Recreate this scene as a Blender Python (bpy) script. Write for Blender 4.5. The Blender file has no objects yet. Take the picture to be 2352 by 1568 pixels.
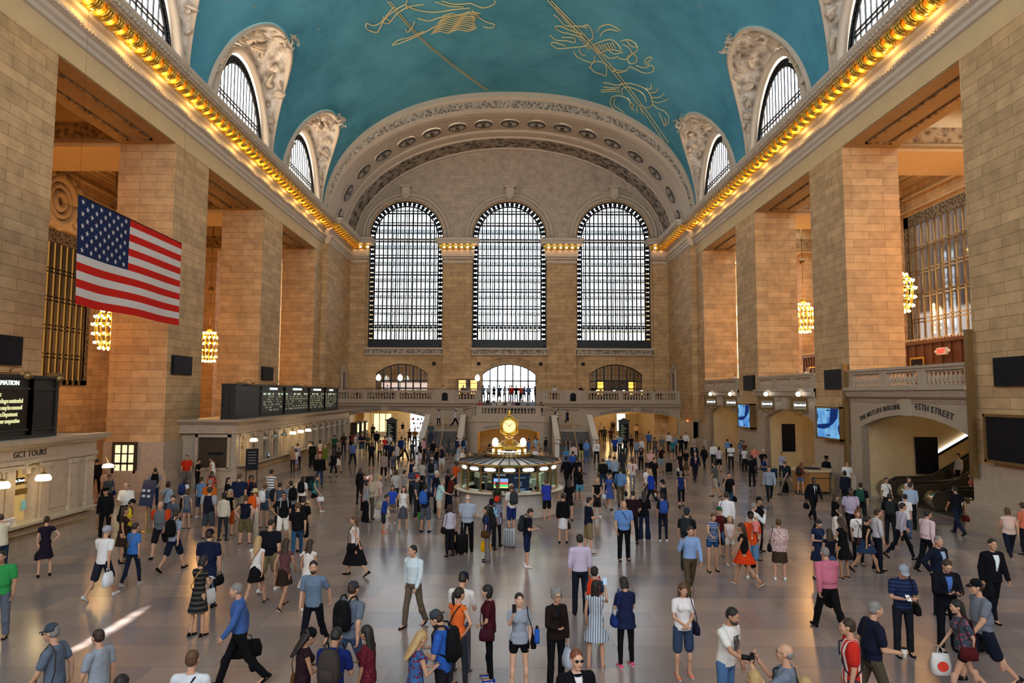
import re
import bpy, bmesh, math, random
from mathutils import Vector, Matrix, Euler
R = math.radians
sc = bpy.context.scene
COL = sc.collection
random.seed(7)
CAM_H = 5.1
# ---------------------------------------------------------------- helpers
def link(o, parent=None):
    COL.objects.link(o)
    if parent is not None: o.parent = parent
    return o
def tag(o, label=None, cat=None, group=None, kind=None):
    if label: o['label'] = label
    if cat: o['category'] = cat
    if group: o['group'] = group
    if kind: o['kind'] = kind
    return o
def empty(name, loc=(0, 0, 0), rz=0, label=None, cat=None, group=None, kind=None):
    o = bpy.data.objects.new(name, None); o.empty_display_size = .2
    COL.objects.link(o); o.location = loc; o.rotation_euler = (0, 0, rz)
    return tag(o, label, cat, group, kind)
def copy_tree(o, parent=None, kids=None):
    c = o.copy(); COL.objects.link(c); c.parent = parent
    for ch in list(o.children): copy_tree(ch, c)
    return c
class MB:
    """collects closed shapes; build() links them as one mesh"""
    def __init__(s): s.v = []; s.f = []; s.m = []; s.sm = []
    def add(s, vs, fs, m=0, smooth=False):
        o = len(s.v); s.v += [tuple(v) for v in vs]
        for f in fs: s.f.append([i + o for i in f]); s.m.append(m); s.sm.append(smooth)
        return s
    def box(s, x0, x1, y0, y1, z0, z1, m=0):
        vs = [(x, y, z) for z in (z0, z1) for y in (y0, y1) for x in (x0, x1)]
        return s.add(vs, [(0, 2, 3, 1), (4, 5, 7, 6), (0, 1, 5, 4), (2, 6, 7, 3), (0, 4, 6, 2), (1, 3, 7, 5)], m)
    def obox(s, c, size, M=None, m=0):
        M = M or Matrix(); vs = []
        for z in (-.5, .5):
            for y in (-.5, .5):
                for x in (-.5, .5):
                    vs.append(Vector(c) + M @ Vector((x * size[0], y * size[1], z * size[2])))
        return s.add(vs, [(0, 2, 3, 1), (4, 5, 7, 6), (0, 1, 5, 4), (2, 6, 7, 3), (0, 4, 6, 2), (1, 3, 7, 5)], m)
    def loft(s, rings, m=0, closed=True, cap=True, smooth=True):
        n = len(rings[0]); o = len(s.v)
        for r in rings: s.v += [tuple(p) for p in r]
        for i in range(len(rings) - 1):
            for j in range(n if closed else n - 1):
                a = o + i * n + j; b = o + i * n + (j + 1) % n
                s.f.append([a, b, b + n, a + n]); s.m.append(m); s.sm.append(smooth)
        if cap and closed:
            s.f.append([o + j for j in range(n)][::-1]); s.m.append(m); s.sm.append(False)
            k = o + (len(rings) - 1) * n
            s.f.append([k + j for j in range(n)]); s.m.append(m); s.sm.append(False)
        return s
    def lathe(s, prof, c=(0, 0, 0), n=16, m=0, smooth=True, ang=2 * math.pi, a0=0):
        full = abs(ang - 2 * math.pi) < 1e-6
        k = n if full else n + 1
        rings = [[(c[0] + r * math.cos(a0 + ang * j / n), c[1] + r * math.sin(a0 + ang * j / n), c[2] + z) for j in range(k)] for r, z in prof]
        return s.loft(rings, m, closed=full, cap=full, smooth=smooth)
    def tube(s, pts, r, n=8, m=0, smooth=True, cap=True):
        pts = [Vector(p) for p in pts]
        rr = r if isinstance(r, (list, tuple)) else [r] * len(pts)
        rings = []; up = None
        for i, p in enumerate(pts):
            d = (pts[min(i + 1, len(pts) - 1)] - pts[max(i - 1, 0)])
            if d.length < 1e-9: d = Vector((0, 0, 1))
            d.normalize()
            if up is None:
                up = Vector((0, 0, 1)) if abs(d.z) < .9 else Vector((1, 0, 0))
            a = d.cross(up)
            if a.length < 1e-6: a = d.orthogonal()
            a.normalize(); b = a.cross(d); b.normalize(); up = b
            rings.append([p + (a * math.cos(t) + b * math.sin(t)) * rr[i] for t in [2 * math.pi * j / n for j in range(n)]])
        return s.loft(rings, m, cap=cap, smooth=smooth)
    def ball(s, c, r, n=10, m=0, M=None):
        rx, ry, rz = r if isinstance(r, (tuple, list)) else (r, r, r)
        k = max(4, n // 2 + 1); rings = []
        for i in range(k + 1):
            t = math.pi * (i + .0) / k
            t = min(max(t, .08), math.pi - .08)
            ring = []
            for j in range(n):
                a = 2 * math.pi * j / n
                q = Vector((rx * math.sin(t) * math.cos(a), ry * math.sin(t) * math.sin(a), -rz * math.cos(t)))
                if M: q = M @ q
                ring.append(Vector(c) + q)
            rings.append(ring)
        return s.loft(rings, m)
    def extr(s, prof, path_axis, a, b, m=0, smooth=False, closed=True):
        """prof: list of 2D points; axis 'y': (x,z) profile swept from y=a to b; 'x': (y,z) profile"""
        if path_axis == 'y': r0 = [(p[0], a, p[1]) for p in prof]; r1 = [(p[0], b, p[1]) for p in prof]
        elif path_axis == 'x': r0 = [(a, p[0], p[1]) for p in prof]; r1 = [(b, p[0], p[1]) for p in prof]
        else: r0 = [(p[0], p[1], a) for p in prof]; r1 = [(p[0], p[1], b) for p in prof]
        return s.loft([r0, r1], m, closed=closed, cap=closed, smooth=smooth)
    def mesh(s, name):
        me = bpy.data.meshes.new(name); me.from_pydata(s.v, [], s.f)
        me.polygons.foreach_set('material_index', s.m); me.polygons.foreach_set('use_smooth', s.sm)
        me.update(); return me
    def build(s, name, mats, parent=None, kind=None, loc=None):
        me = s.mesh(name)
        for m in (mats if isinstance(mats, (list, tuple)) else [mats]): me.materials.append(m)
        o = bpy.data.objects.new(name, me); link(o, parent)
        if kind: o['kind'] = kind
        if loc: o.location = loc
        return o
PL = {'xz': lambda a: Matrix(((1, 0, 0, 0), (0, 0, -1, a), (0, 1, 0, 0), (0, 0, 0, 1))),
      'yz': lambda a: Matrix(((0, 0, 1, a), (1, 0, 0, 0), (0, 1, 0, 0), (0, 0, 0, 1))),
      'yzm': lambda a: Matrix(((0, 0, -1, a), (-1, 0, 0, 0), (0, 1, 0, 0), (0, 0, 0, 1))),
      'xy': lambda a: Matrix.Translation((0, 0, a))}
def plate_mesh(name, loops, plane, at, thick):
    cu = bpy.data.curves.new('tmpc', 'CURVE'); cu.dimensions = '2D'; cu.fill_mode = 'BOTH'; cu.extrude = thick / 2
    for lp in loops:
        sp = cu.splines.new('POLY'); sp.points.add(len(lp) - 1); sp.use_cyclic_u = True
        for i, p in enumerate(lp): sp.points[i].co = (p[0], p[1], 0, 1)
    o = bpy.data.objects.new('tmpo', cu); COL.objects.link(o)
    dg = bpy.context.evaluated_depsgraph_get()
    me = bpy.data.meshes.new_from_object(o.evaluated_get(dg)); me.name = name
    me.transform(PL[plane](at))
    bpy.data.objects.remove(o); bpy.data.curves.remove(cu)
    me.materials.clear()
    return me
def plate(name, loops, plane, at, thick, mat, parent=None, kind=None):
    me = plate_mesh(name, loops, plane, at, thick); me.materials.append(mat)
    o = bpy.data.objects.new(name, me); link(o, parent)
    if kind: o['kind'] = kind
    return o
def text(name, s, size, M, mat, parent=None, ext=.012, bold=0, align='CENTER', sx=1.0):
    cu = bpy.data.curves.new('tmpt', 'FONT'); cu.body = s; cu.size = size; cu.extrude = ext; cu.offset = bold
    cu.align_x = align; cu.align_y = 'CENTER'; cu.resolution_u = 2
    o = bpy.data.objects.new('tmpo', cu); COL.objects.link(o)
    dg = bpy.context.evaluated_depsgraph_get()
    me = bpy.data.meshes.new_from_object(o.evaluated_get(dg)); me.name = name
    bpy.data.objects.remove(o); bpy.data.curves.remove(cu)
    me.materials.clear(); me.materials.append(mat)
    if sx != 1: me.transform(Matrix.Diagonal((sx, 1, 1, 1)))
    me.transform(M)
    o = bpy.data.objects.new(name, me); link(o, parent)
    if parent is None and name.startswith('carved'): tag(o, 'carved dark words %s on the %s' % (s.strip(), 'left' if M[0][3] < 0 else 'right'), 'lettering')
    return o
# text facing -Y (towards the hall's east end), facing +X (left wall), facing -X (right wall)
def T_front(x, y, z, rot=0): return Matrix.Translation((x, y, z)) @ Matrix.Rotation(R(90), 4, 'X') @ Matrix.Rotation(rot, 4, 'Z')
def T_left(x, y, z, rot=0): return Matrix.Translation((x, y, z)) @ Matrix.Rotation(R(90), 4, 'Z') @ Matrix.Rotation(R(90), 4, 'X') @ Matrix.Rotation(rot, 4, 'Z')
def T_right(x, y, z, rot=0): return Matrix.Translation((x, y, z)) @ Matrix.Rotation(R(-90), 4, 'Z') @ Matrix.Rotation(R(90), 4, 'X') @ Matrix.Rotation(rot, 4, 'Z')
def arc_text(name, s, size, cx, cz, rad, a_mid, M_of, mat, parent=None, step=None, ext=.01, bold=.0, plane_r=False):
    """letters set one by one along a circle, joined into one mesh; M_of(u, v, rot)"""
    step = step or size * .78 / rad
    n = len(s); me_all = MB(); ws = []
    for ch in s: ws.append(.45 if ch in " I1.'" else (1.25 if ch in 'MW' else 1.0))
    tot = sum(ws); acc = 0
    for ch, w in zip(s, ws):
        a = a_mid - (acc + w / 2 - tot / 2) * step; acc += w
        if ch == ' ': continue
        M = M_of(cx + rad * math.cos(a), cz + rad * math.sin(a), a - math.pi / 2)
        o = text('t', ch, size, M, mat, None, ext, bold)
        k = len(me_all.v)
        me_all.v += [tuple(v.co) for v in o.data.vertices]
        for p in o.data.polygons: me_all.f.append([i + k for i in p.vertices]); me_all.m.append(0); me_all.sm.append(False)
        md = o.data; bpy.data.objects.remove(o); bpy.data.meshes.remove(md)
    o = me_all.build(name, mat, parent)
    if parent is None: tag(o, 'carved dark words %s above %s' % (' '.join(s.split()), 'the left arch' if cx < -5 else ('the right wall arch' if plane_r else ('the right arch' if cx > 5 else 'the middle opening'))), 'lettering')
    return o
# ---------------------------------------------------------------- materials
def newmat(name):
    m = bpy.data.materials.new(name); m.use_nodes = True
    nt = m.node_tree; b = nt.nodes['Principled BSDF']; return m, nt, b
def N(nt, t, **k):
    n = nt.nodes.new(t)
    for a, v in k.items():
        if a in n.inputs.keys(): n.inputs[a].default_value = v
        else: setattr(n, a, v)
    return n
def c4(c): return (c[0], c[1], c[2], 1)
def simple(name, col, rough=.6, metal=0, noise=0, nscale=8, bump=0, emit=None, estr=0, spec=.5):
    m, nt, b = newmat(name)
    b.inputs['Base Color'].default_value = c4(col); b.inputs['Roughness'].default_value = rough
    b.inputs['Metallic'].default_value = metal; b.inputs['Specular IOR Level'].default_value = spec
    if noise or bump:
        tc = N(nt, 'ShaderNodeTexCoord'); nz = N(nt, 'ShaderNodeTexNoise'); nz.inputs['Scale'].default_value = nscale; nz.inputs['Detail'].default_value = 4
        nt.links.new(tc.outputs['Object'], nz.inputs['Vector'])
        if noise:
            mx = N(nt, 'ShaderNodeMix', data_type='RGBA')
            mx.inputs[6].default_value = c4([c * (1 - noise) for c in col]); mx.inputs[7].default_value = c4([min(1, c * (1 + noise)) for c in col])
            nt.links.new(nz.outputs['Fac'], mx.inputs[0]); nt.links.new(mx.outputs[2], b.inputs['Base Color'])
        if bump:
            bp = N(nt, 'ShaderNodeBump'); bp.inputs['Strength'].default_value = bump; bp.inputs['Distance'].default_value = .02
            nt.links.new(nz.outputs['Fac'], bp.inputs['Height']); nt.links.new(bp.outputs['Normal'], b.inputs['Normal'])
    if emit is not None:
        b.inputs['Emission Color'].default_value = c4(emit); b.inputs['Emission Strength'].default_value = estr
    return m
def blocks(name, c1, c2, joint, bw, bh, rough=.75, bias=0, mortar=.012, mode='wall', gloss=None, spec=.3):
    """coursed ashlar / slabs laid in world space"""
    m, nt, b = newmat(name)
    g = N(nt, 'ShaderNodeNewGeometry'); sep = N(nt, 'ShaderNodeSeparateXYZ'); nt.links.new(g.outputs['Position'], sep.inputs[0])
    cmb = N(nt, 'ShaderNodeCombineXYZ')
    if mode == 'wall':
        ad = N(nt, 'ShaderNodeMath', operation='ADD'); nt.links.new(sep.outputs[0], ad.inputs[0]); nt.links.new(sep.outputs[1], ad.inputs[1])
        nt.links.new(ad.outputs[0], cmb.inputs[0]); nt.links.new(sep.outputs[2], cmb.inputs[1])
    else:
        nt.links.new(sep.outputs[0], cmb.inputs[0]); nt.links.new(sep.outputs[1], cmb.inputs[1])
    br = N(nt, 'ShaderNodeTexBrick'); br.offset = .5; br.inputs['Scale'].default_value = 1
    br.inputs['Brick Width'].default_value = bw; br.inputs['Row Height'].default_value = bh
    br.inputs['Mortar Size'].default_value = mortar; br.inputs['Mortar Smooth'].default_value = .2; br.inputs['Bias'].default_value = bias
    br.inputs['Color1'].default_value = c4(c1); br.inputs['Color2'].default_value = c4(c2); br.inputs['Mortar'].default_value = c4(joint)
    nt.links.new(cmb.outputs[0], br.inputs['Vector'])
    nz = N(nt, 'ShaderNodeTexNoise'); nz.inputs['Scale'].default_value = 1.7; nz.inputs['Detail'].default_value = 6 if mode == 'wall' else 1
    nt.links.new(g.outputs['Position'], nz.inputs['Vector'])
    mr = N(nt, 'ShaderNodeMapRange'); mr.inputs[1].default_value = .15; mr.inputs[2].default_value = .85; mr.inputs[3].default_value = .68; mr.inputs[4].default_value = 1.22
    if mode == 'floor': nz.inputs['Scale'].default_value = .55; mr.inputs[3].default_value = .8; mr.inputs[4].default_value = 1.15
    nt.links.new(nz.outputs['Fac'], mr.inputs[0])
    mx = N(nt, 'ShaderNodeMix', data_type='RGBA', blend_type='MULTIPLY'); mx.inputs[0].default_value = 1
    nt.links.new(br.outputs['Color'], mx.inputs[6]); nt.links.new(mr.outputs[0], mx.inputs[7]); nt.links.new(mx.outputs[2], b.inputs['Base Color'])
    b.inputs['Roughness'].default_value = rough; b.inputs['Specular IOR Level'].default_value = spec
    if mode == 'wall':
        bp = N(nt, 'ShaderNodeBump'); bp.inputs['Strength'].default_value = .25; bp.inputs['Distance'].default_value = .03
        nt.links.new(br.outputs['Fac'], bp.inputs['Height']); bp.invert = True
        nt.links.new(bp.outputs['Normal'], b.inputs['Normal'])
    else:
        n2 = N(nt, 'ShaderNodeTexNoise'); n2.inputs['Scale'].default_value = .45; n2.inputs['Detail'].default_value = 0
        nt.links.new(g.outputs['Position'], n2.inputs['Vector'])
        m2 = N(nt, 'ShaderNodeMapRange'); m2.inputs[3].default_value = rough - .1; m2.inputs[4].default_value = rough + .12
    return m
def relief(name, c1, c2, scale, rough=.8, bump=.8, dist=.12, dark=(.1, .08, .06)):
    """carved ornament: voronoi + noise relief"""
    m, nt, b = newmat(name)
    g = N(nt, 'ShaderNodeNewGeometry'); vo = N(nt, 'ShaderNodeTexVoronoi'); vo.inputs['Scale'].default_value = scale
    nz = N(nt, 'ShaderNodeTexNoise'); nz.inputs['Scale'].default_value = scale * 1.3; nz.inputs['Detail'].default_value = 3; nz.inputs['Distortion'].default_value = 1.5
    nt.links.new(g.outputs['Position'], vo.inputs['Vector']); nt.links.new(g.outputs['Position'], nz.inputs['Vector'])
    ad = N(nt, 'ShaderNodeMath', operation='MULTIPLY'); nt.links.new(vo.outputs['Distance'], ad.inputs[0]); nt.links.new(nz.outputs['Fac'], ad.inputs[1])
    cr = N(nt, 'ShaderNodeValToRGB'); e = cr.color_ramp.elements
    e[0].position = .06; e[0].color = c4(dark); e[1].position = .3; e[1].color = c4(c1)
    x = e.new(.45); x.color = c4(c2)
    nt.links.new(ad.outputs[0], cr.inputs[0]); nt.links.new(cr.outputs[0], b.inputs['Base Color'])
    bp = N(nt, 'ShaderNodeBump'); bp.inputs['Strength'].default_value = bump; bp.inputs['Distance'].default_value = dist
    nt.links.new(ad.outputs[0], bp.inputs['Height']); nt.links.new(bp.outputs['Normal'], b.inputs['Normal'])
    b.inputs['Roughness'].default_value = rough; b.inputs['Specular IOR Level'].default_value = .25
    return m
def glassy(name, tint=(1, 1, 1), refl=.1, alpha=.9):
    m = bpy.data.materials.new(name); m.use_nodes = True; nt = m.node_tree; nt.nodes.clear()
    out = N(nt, 'ShaderNodeOutputMaterial'); tr = N(nt, 'ShaderNodeBsdfTransparent'); gl = N(nt, 'ShaderNodeBsdfGlossy'); gl.inputs['Roughness'].default_value = .05
    tr.inputs['Color'].default_value = c4(tint); mx = N(nt, 'ShaderNodeMixShader'); mx.inputs[0].default_value = refl
    nt.links.new(tr.outputs[0], mx.inputs[1]); nt.links.new(gl.outputs[0], mx.inputs[2]); nt.links.new(mx.outputs[0], out.inputs[0])
    return m
def emis(name, col, s):
    m = bpy.data.materials.new(name); m.use_nodes = True; nt = m.node_tree; nt.nodes.clear()
    out = N(nt, 'ShaderNodeOutputMaterial'); em = N(nt, 'ShaderNodeEmission'); em.inputs[0].default_value = c4(col); em.inputs[1].default_value = s
    nt.links.new(em.outputs[0], out.inputs[0]); return m
M = {}
M['stone'] = blocks('limestone_ashlar', (.66, .435, .225), (.50, .325, .165), (.21, .135, .065), 1.7, .42, mortar=.010)
M['stone2'] = blocks('fine_ashlar', (.56, .46, .36), (.50, .41, .32), (.36, .29, .22), 1.1, .36)
M['marble'] = simple('pink_grey_marble', (.44, .355, .27), .5, noise=.22, nscale=5, spec=.4)
M['trim'] = simple('carved_limestone', (.60, .50, .39), .75, noise=.1, nscale=1.5)
M['trimy'] = simple('lamplit_fascia_stone', (.62, .46, .25), .75, noise=.1, nscale=1.2)  # extra yellow puts the cornice lamps' glow into the stone colour
M['relief'] = relief('carved_relief_stone', (.52, .45, .38), (.66, .58, .5), 2.2, dark=(.16, .13, .1))
M['leafband'] = relief('leaf_band_stone', (.46, .40, .33), (.58, .5, .42), 3.6, dark=(.12, .09, .07))
M['bronzeband'] = relief('floral_band', (.40, .34, .28), (.48, .41, .34), 1.6, dark=(.04, .035, .03))
M['floor'] = blocks('marble_floor', (.33, .25, .215), (.20, .175, .182), (.21, .17, .155), 2.2, 1.1, rough=.22, mode='floor', mortar=.012, spec=.5)
M['iron'] = simple('black_iron', (.012, .014, .018), .45, .3)
M['irongreen'] = simple('dark_green_metal', (.022, .026, .024), .45, .2)
M['gold'] = simple('gilded_bronze', (.75, .48, .08), .35, .85)
M['brass'] = simple('brass', (.55, .36, .12), .3, .9)
M['brassdull'] = simple('dull_bronze', (.28, .18, .07), .4, .8)
M['black'] = simple('black_plastic', (.008, .008, .010), .6, spec=.2)
M['screenoff'] = simple('dark_screen', (.005, .005, .009), .5, spec=.15)
M['glass'] = glassy('window_glass', (.97, .99, 1), .06)
M['panel'] = simple('dark_bronze_panel', (.06, .045, .03), .5, .4)
M['wood'] = simple('dark_mahogany', (.13, .045, .018), .4, noise=.3, nscale=4)
M['oak'] = simple('oak_counter', (.33, .15, .045), .45, noise=.2, nscale=5)
M['white'] = simple('white_paint', (.8, .8, .78), .5)
M['steel'] = simple('brushed_steel', (.45, .45, .45), .25, .9)
M['rubber'] = simple('black_rubber', (.012, .012, .012), .35)
M['letter'] = simple('dark_letter', (.05, .04, .035), .6)
M['bulb'] = emis('warm_bulb', (1, .62, .24), 26)
M['cbulb'] = emis('chandelier_bulb', (1, .72, .36), 18)
M['lampglass'] = emis('lamp_glass', (1, .80, .45), 9)
M['signwhite'] = emis('lit_sign', (1, .97, .88), 3)
M['globe'] = emis('white_globe', (1, .95, .82), 8)
# ================================================================ SETTING
OPEN = [(12.6, 22.2), (26.35, 35.97), (40.05, 49.2), (53.45, 62.6)]
Y0, YW = -12.0, 75.0
fl = MB(); fl.box(-34, 34, Y0 - 1, 100, -.3, 0); fl.build('floor', M['floor'], kind='structure')
def side_wall(s, name):
    m = MB()
    def bx(x0, x1, *a, **k):
        lo, hi = sorted((s * x0, s * x1)); m.box(lo, hi, *a, **k)
    ys = [Y0] + [y for o in OPEN for y in o] + [YW + 1]
    for i in range(0, len(ys), 2):
        bx(18, 21, ys[i], ys[i + 1], 0, 18.55)
    bx(18, 21, Y0, YW + 1, 18.55, 19.5, m=1); bx(18, 21, Y0, YW + 1, 19.5, 22.05)
    bx(17.5, 18, 65, YW, 0, 19.5)
    # polished dado and plinth of every pier
    for i in range(0, len(ys), 2):
        a, b = ys[i], ys[i + 1]
        bx(17.93, 21.07, a - .07 if a > Y0 else a, b + .07, 0, 2.55, m=2)
        bx(17.62, 21.2, a - .35 if a > Y0 else a, b + .35, 0, .95, m=2)
        bx(17.75, 21.1, a - .22 if a > Y0 else a, b + .22, .95, 1.08, m=2)
    bx(17.43, 18, 65, YW, 0, 2.55, m=2); bx(17.2, 18, 64.7, YW, 0, 1.0, m=2)
    # outer wall of the passage, with tall windows cut as separate spans
    zt = 21.6
    wins = [(39.9, 49.1, 8.65, 18.0)] if s > 0 else [(39.2, 46.9, 5.6, 15.4), (66.2, 73.5, 6.7, 17.5)]
    yy = Y0
    for (a, b, z0, z1) in wins:
        bx(29, 29.6, yy, a, 0, zt); bx(29, 29.6, a, b, 0, z0); bx(29, 29.6, a, b, z1, zt); yy = b
    bx(29, 29.6, yy, 100, 0, zt)
    bx(28.75, 29, Y0, 90, 20.2, 20.35, m=1); bx(28.5, 29, Y0, 90, 20.35, 20.6, m=1); bx(28.1, 29, Y0, 90, 20.65, 20.9, m=1); bx(27.8, 29, Y0, 90, 20.95, 21.25, m=1); bx(28.8, 29, Y0, 90, 19.3, 19.4, m=1); bx(28.85, 29, Y0, 90, 18.35, 18.45, m=1)
    bx(18, 29.6, 90, 90.5, 0, zt); bx(18, 29.6, Y0 - .5, Y0, 0, zt)
    # cross beams over the passage, by each pier
    for (a, b) in [(8.6, 12.6), (22.2, 26.35), (35.97, 40.05), (49.2, 53.45), (62.6, 66.8)]:
        bx(21, 29, a, b, 18.3, zt, m=1); bx(27.2, 29, a + .3, b - .3, 0, 18.3)
    return m.build(name, [M['stone'], M['trimy'], M['marble']], kind='structure'), wins
wl, winsL = side_wall(-1, 'wall_left'); wr, winsR = side_wall(1, 'wall_right')
# passage ceilings with soffit frames and skylights
tn = [0]
def trim(m, mats, parent=None):
    tn[0] += 1; return m.build('trim_%d' % tn[0], mats, parent, kind='structure')
M['frieze'] = relief('passage_frieze', (.36, .24, .12), (.42, .29, .15), 3, dark=(.12, .07, .03)); M['soffit'] = simple('shaded_soffit_stone', (.33, .215, .10), .8, noise=.15, nscale=1.5)  # soffit: darker stone, with the shade of the passage ceilings in its colour
for s in (-1, 1):
    m = MB()
    def bx(x0, x1, *a, **k):
        lo, hi = sorted((s * x0, s * x1)); m.box(lo, hi, *a, **k)
    segs = [(Y0, 8.6), (12.6, 22.2), (26.35, 35.97), (40.05, 49.2), (53.45, 62.6), (66.8, 90)]
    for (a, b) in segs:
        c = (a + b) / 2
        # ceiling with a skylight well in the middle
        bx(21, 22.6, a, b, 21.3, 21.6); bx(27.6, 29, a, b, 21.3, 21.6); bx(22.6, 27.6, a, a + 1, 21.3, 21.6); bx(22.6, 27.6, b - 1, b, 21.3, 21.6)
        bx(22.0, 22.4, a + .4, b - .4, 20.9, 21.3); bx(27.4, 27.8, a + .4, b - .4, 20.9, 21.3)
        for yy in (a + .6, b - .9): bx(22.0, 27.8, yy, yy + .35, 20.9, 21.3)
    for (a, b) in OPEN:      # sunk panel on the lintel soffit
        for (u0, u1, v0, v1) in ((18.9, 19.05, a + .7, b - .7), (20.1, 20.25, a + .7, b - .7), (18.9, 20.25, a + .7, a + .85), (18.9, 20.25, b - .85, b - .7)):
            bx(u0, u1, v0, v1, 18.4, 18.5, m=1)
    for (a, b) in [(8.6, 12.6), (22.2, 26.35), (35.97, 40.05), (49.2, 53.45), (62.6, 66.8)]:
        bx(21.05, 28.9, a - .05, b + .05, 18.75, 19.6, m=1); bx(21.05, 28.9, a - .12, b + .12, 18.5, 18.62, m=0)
    for (a, b) in OPEN: bx(18.03, 20.97, a, b, 18.5, 18.545)  # thin dark sheet under each lintel, painted in for the shade there
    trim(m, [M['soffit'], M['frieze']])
    sk = MB(); gl = MB()
    for (a, b) in segs:
        a += 1; b -= 1; n = 6
        for i in range(n + 1):
            y = a + (b - a) * i / n
            lo, hi = sorted((s * 22.6, s * 27.6)); sk.box(lo, hi, y - .07, y + .07, 21.4, 21.6)
        for i in range(6):
            x = s * (22.6 + 5 * i / 5); sk.box(x - .07, x + .07, a, b, 21.4, 21.6)
        lo, hi = sorted((s * 22.6, s * 27.6)); gl.box(lo, hi, a, b, 21.6, 21.63)
    w = empty('window_%d' % (40 + (s > 0)), kind='structure')
    sk.build('glazing_bars', M['iron'], w); gl.build('glass', simple('skylight_glass', (.10, .13, .17), .3) if s < 0 else M['glass'], w)
# ---- cornice running along both sides and its lamps
def cornice_prof(x, s):
    pts = [(0, 19.5), (-.12, 19.55), (-.12, 19.75), (-.24, 19.85), (-.24, 20.05), (-.38, 20.12), (-.38, 20.32), (-.1, 20.36), (-.1, 20.8),
           (-.3, 20.86), (-.42, 21.0), (-.5, 21.4), (-1.0, 21.45), (-1.0, 21.5), (-1.18, 21.52), (-1.18, 21.78), (-1.3, 21.88), (-1.34, 22.05), (0, 22.05), (.3, 22.05), (.3, 19.5)]
    return [(s * (x + p[0]), p[1]) for p in pts]
for s in (-1, 1):
    m = MB(); m.extr(cornice_prof(18, s), 'y', Y0, 65); trim(m, M['trim'])
    m = MB(); m.extr(cornice_prof(17.5, s), 'y', 64.9, YW); trim(m, M['trim'])
    m = MB()                                             # dentils and bead rows
    y = 22.0
    while y < 64.8:
        lo, hi = sorted((s * 17.54, s * 17.72)); m.box(lo, hi, y, y + .12, 20.14, 20.27)
        y += .22
    y = 22.0
    while y < 74.8:
        x = 16.66 if y < 64.9 else 16.16
        lo, hi = sorted((s * x, s * (x + .14))); m.box(lo, hi, y, y + .12, 21.58, 21.74)
        y += .3
    trim(m, M['trim'])
    m = MB()                                             # attic course the vault springs from
    lo, hi = sorted((s * 17.75, s * 18.6)); m.box(lo, hi, Y0, 64.4, 22.05, 22.25); trim(m, M['trim'])
# gilded lamp brackets: a scrolled leaf block with a bare bulb beside it
def lamp_proto(s):
    root = empty('cornice_lamp', (0, 0, 0))
    g = MB(); pf = [(-.05, -.02), (-.28, 0), (-.48, .1), (-.56, .26), (-.5, .40), (-.32, .46), (0, .47), (0, -.02)]
    g.extr([(s * a, b) for a, b in pf], 'y', -.25, .25, smooth=False); g.box(*sorted((s * -.1, s * -.6)), -.3, .3, .42, .5)
    for q in (-.17, 0, .17): g.tube([(s * -.08, q, .01), (s * -.32, q, .02), (s * -.53, q, .12), (s * -.6, q, .28), (s * -.52, q, .42)], .045, 5)
    g.ball((s * -.58, 0, .40), (.07, .27, .07), 8); g.ball((s * -.3, 0, -.03), (.12, .12, .06), 8)
    g.build('bracket', M['gold'], root)
    b = MB(); b.ball((s * -.12, .38, .24), (.07, .07, .09), 8); b.build('bulb', M['bulb'], root)
    return root
for s, side in ((-1, 'left'), (1, 'right')):
    p = lamp_proto(s); y = 23.2; first = True
    while y < 74.5:
        o = p if first else copy_tree(p)
        far = y > 64.9
        o.location = (s * (17.55 if not far else 17.05), y, 20.95); first = False
        tag(o, ('gilded bracket with bare bulb under the %s cornice, ' % side) + ('beside the west windows' if far else 'on the long run'),
            'cornice lamp', ('lamps under the %s cornice' % side) + (' by the west wall' if far else ''))
        y += .79
# ---- vault
VA, VZ, VB, VN = 18.0, 21.6, 12.85, 2.25
def vault_z(x):
    x = min(abs(x) / VA, 1.0); return VZ + VB * (1 - x ** VN) ** (1 / VN)
def vault_x(z):
    t = min(max((z - VZ) / VB, 0), 1); return VA * (1 - t ** VN) ** (1 / VN)
LUN = [4.5, 17.9, 31.2, 44.6, 58.1]
GW, GH = 5.42, 7.6
def groin_z(dy):
    t = abs(dy) / GW
    if t >= 1: return VZ
    return VZ + GH * (1 - t ** 2.5) ** .5
ys = []
for c in LUN:
    for i in range(33):
        t = -1 + 2 * i / 32.; ys.append(c + GW * math.sin(t * math.pi / 2))
ys += [Y0, 64.4] + [Y0 + i for i in range(1, 12)] ; ys = sorted(set(round(y, 4) for y in ys if y <= 64.4))
rings = []; NU = 56
for y in ys:
    zl = VZ + .4
    for c in LUN:
        if abs(y - c) < GW: zl = max(zl, groin_z(y - c))
    x0 = vault_x(zl); ring = []
    t0 = math.acos(min(1, x0 / VA))
    for j in range(NU + 1):
        t = t0 + (math.pi - 2 * t0) * j / NU
        x = VA * math.cos(t); ring.append((x, y, vault_z(x)))
    rings.append(ring)
m = MB(); m.loft(rings, closed=False, cap=False)
mt, nt, b = newmat('painted_teal_vault')
g = N(nt, 'ShaderNodeNewGeometry'); nz = N(nt, 'ShaderNodeTexNoise'); nz.inputs['Scale'].default_value = .16; nz.inputs['Detail'].default_value = 8; nz.inputs['Roughness'].default_value = .65
nt.links.new(g.outputs['Position'], nz.inputs['Vector'])
cr = N(nt, 'ShaderNodeValToRGB'); cr.color_ramp.elements[0].position = .3; cr.color_ramp.elements[0].color = (.03, .225, .34, 1); cr.color_ramp.elements[1].position = .72; cr.color_ramp.elements[1].color = (.12, .45, .61, 1)
nt.links.new(nz.outputs['Fac'], cr.inputs[0])
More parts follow.
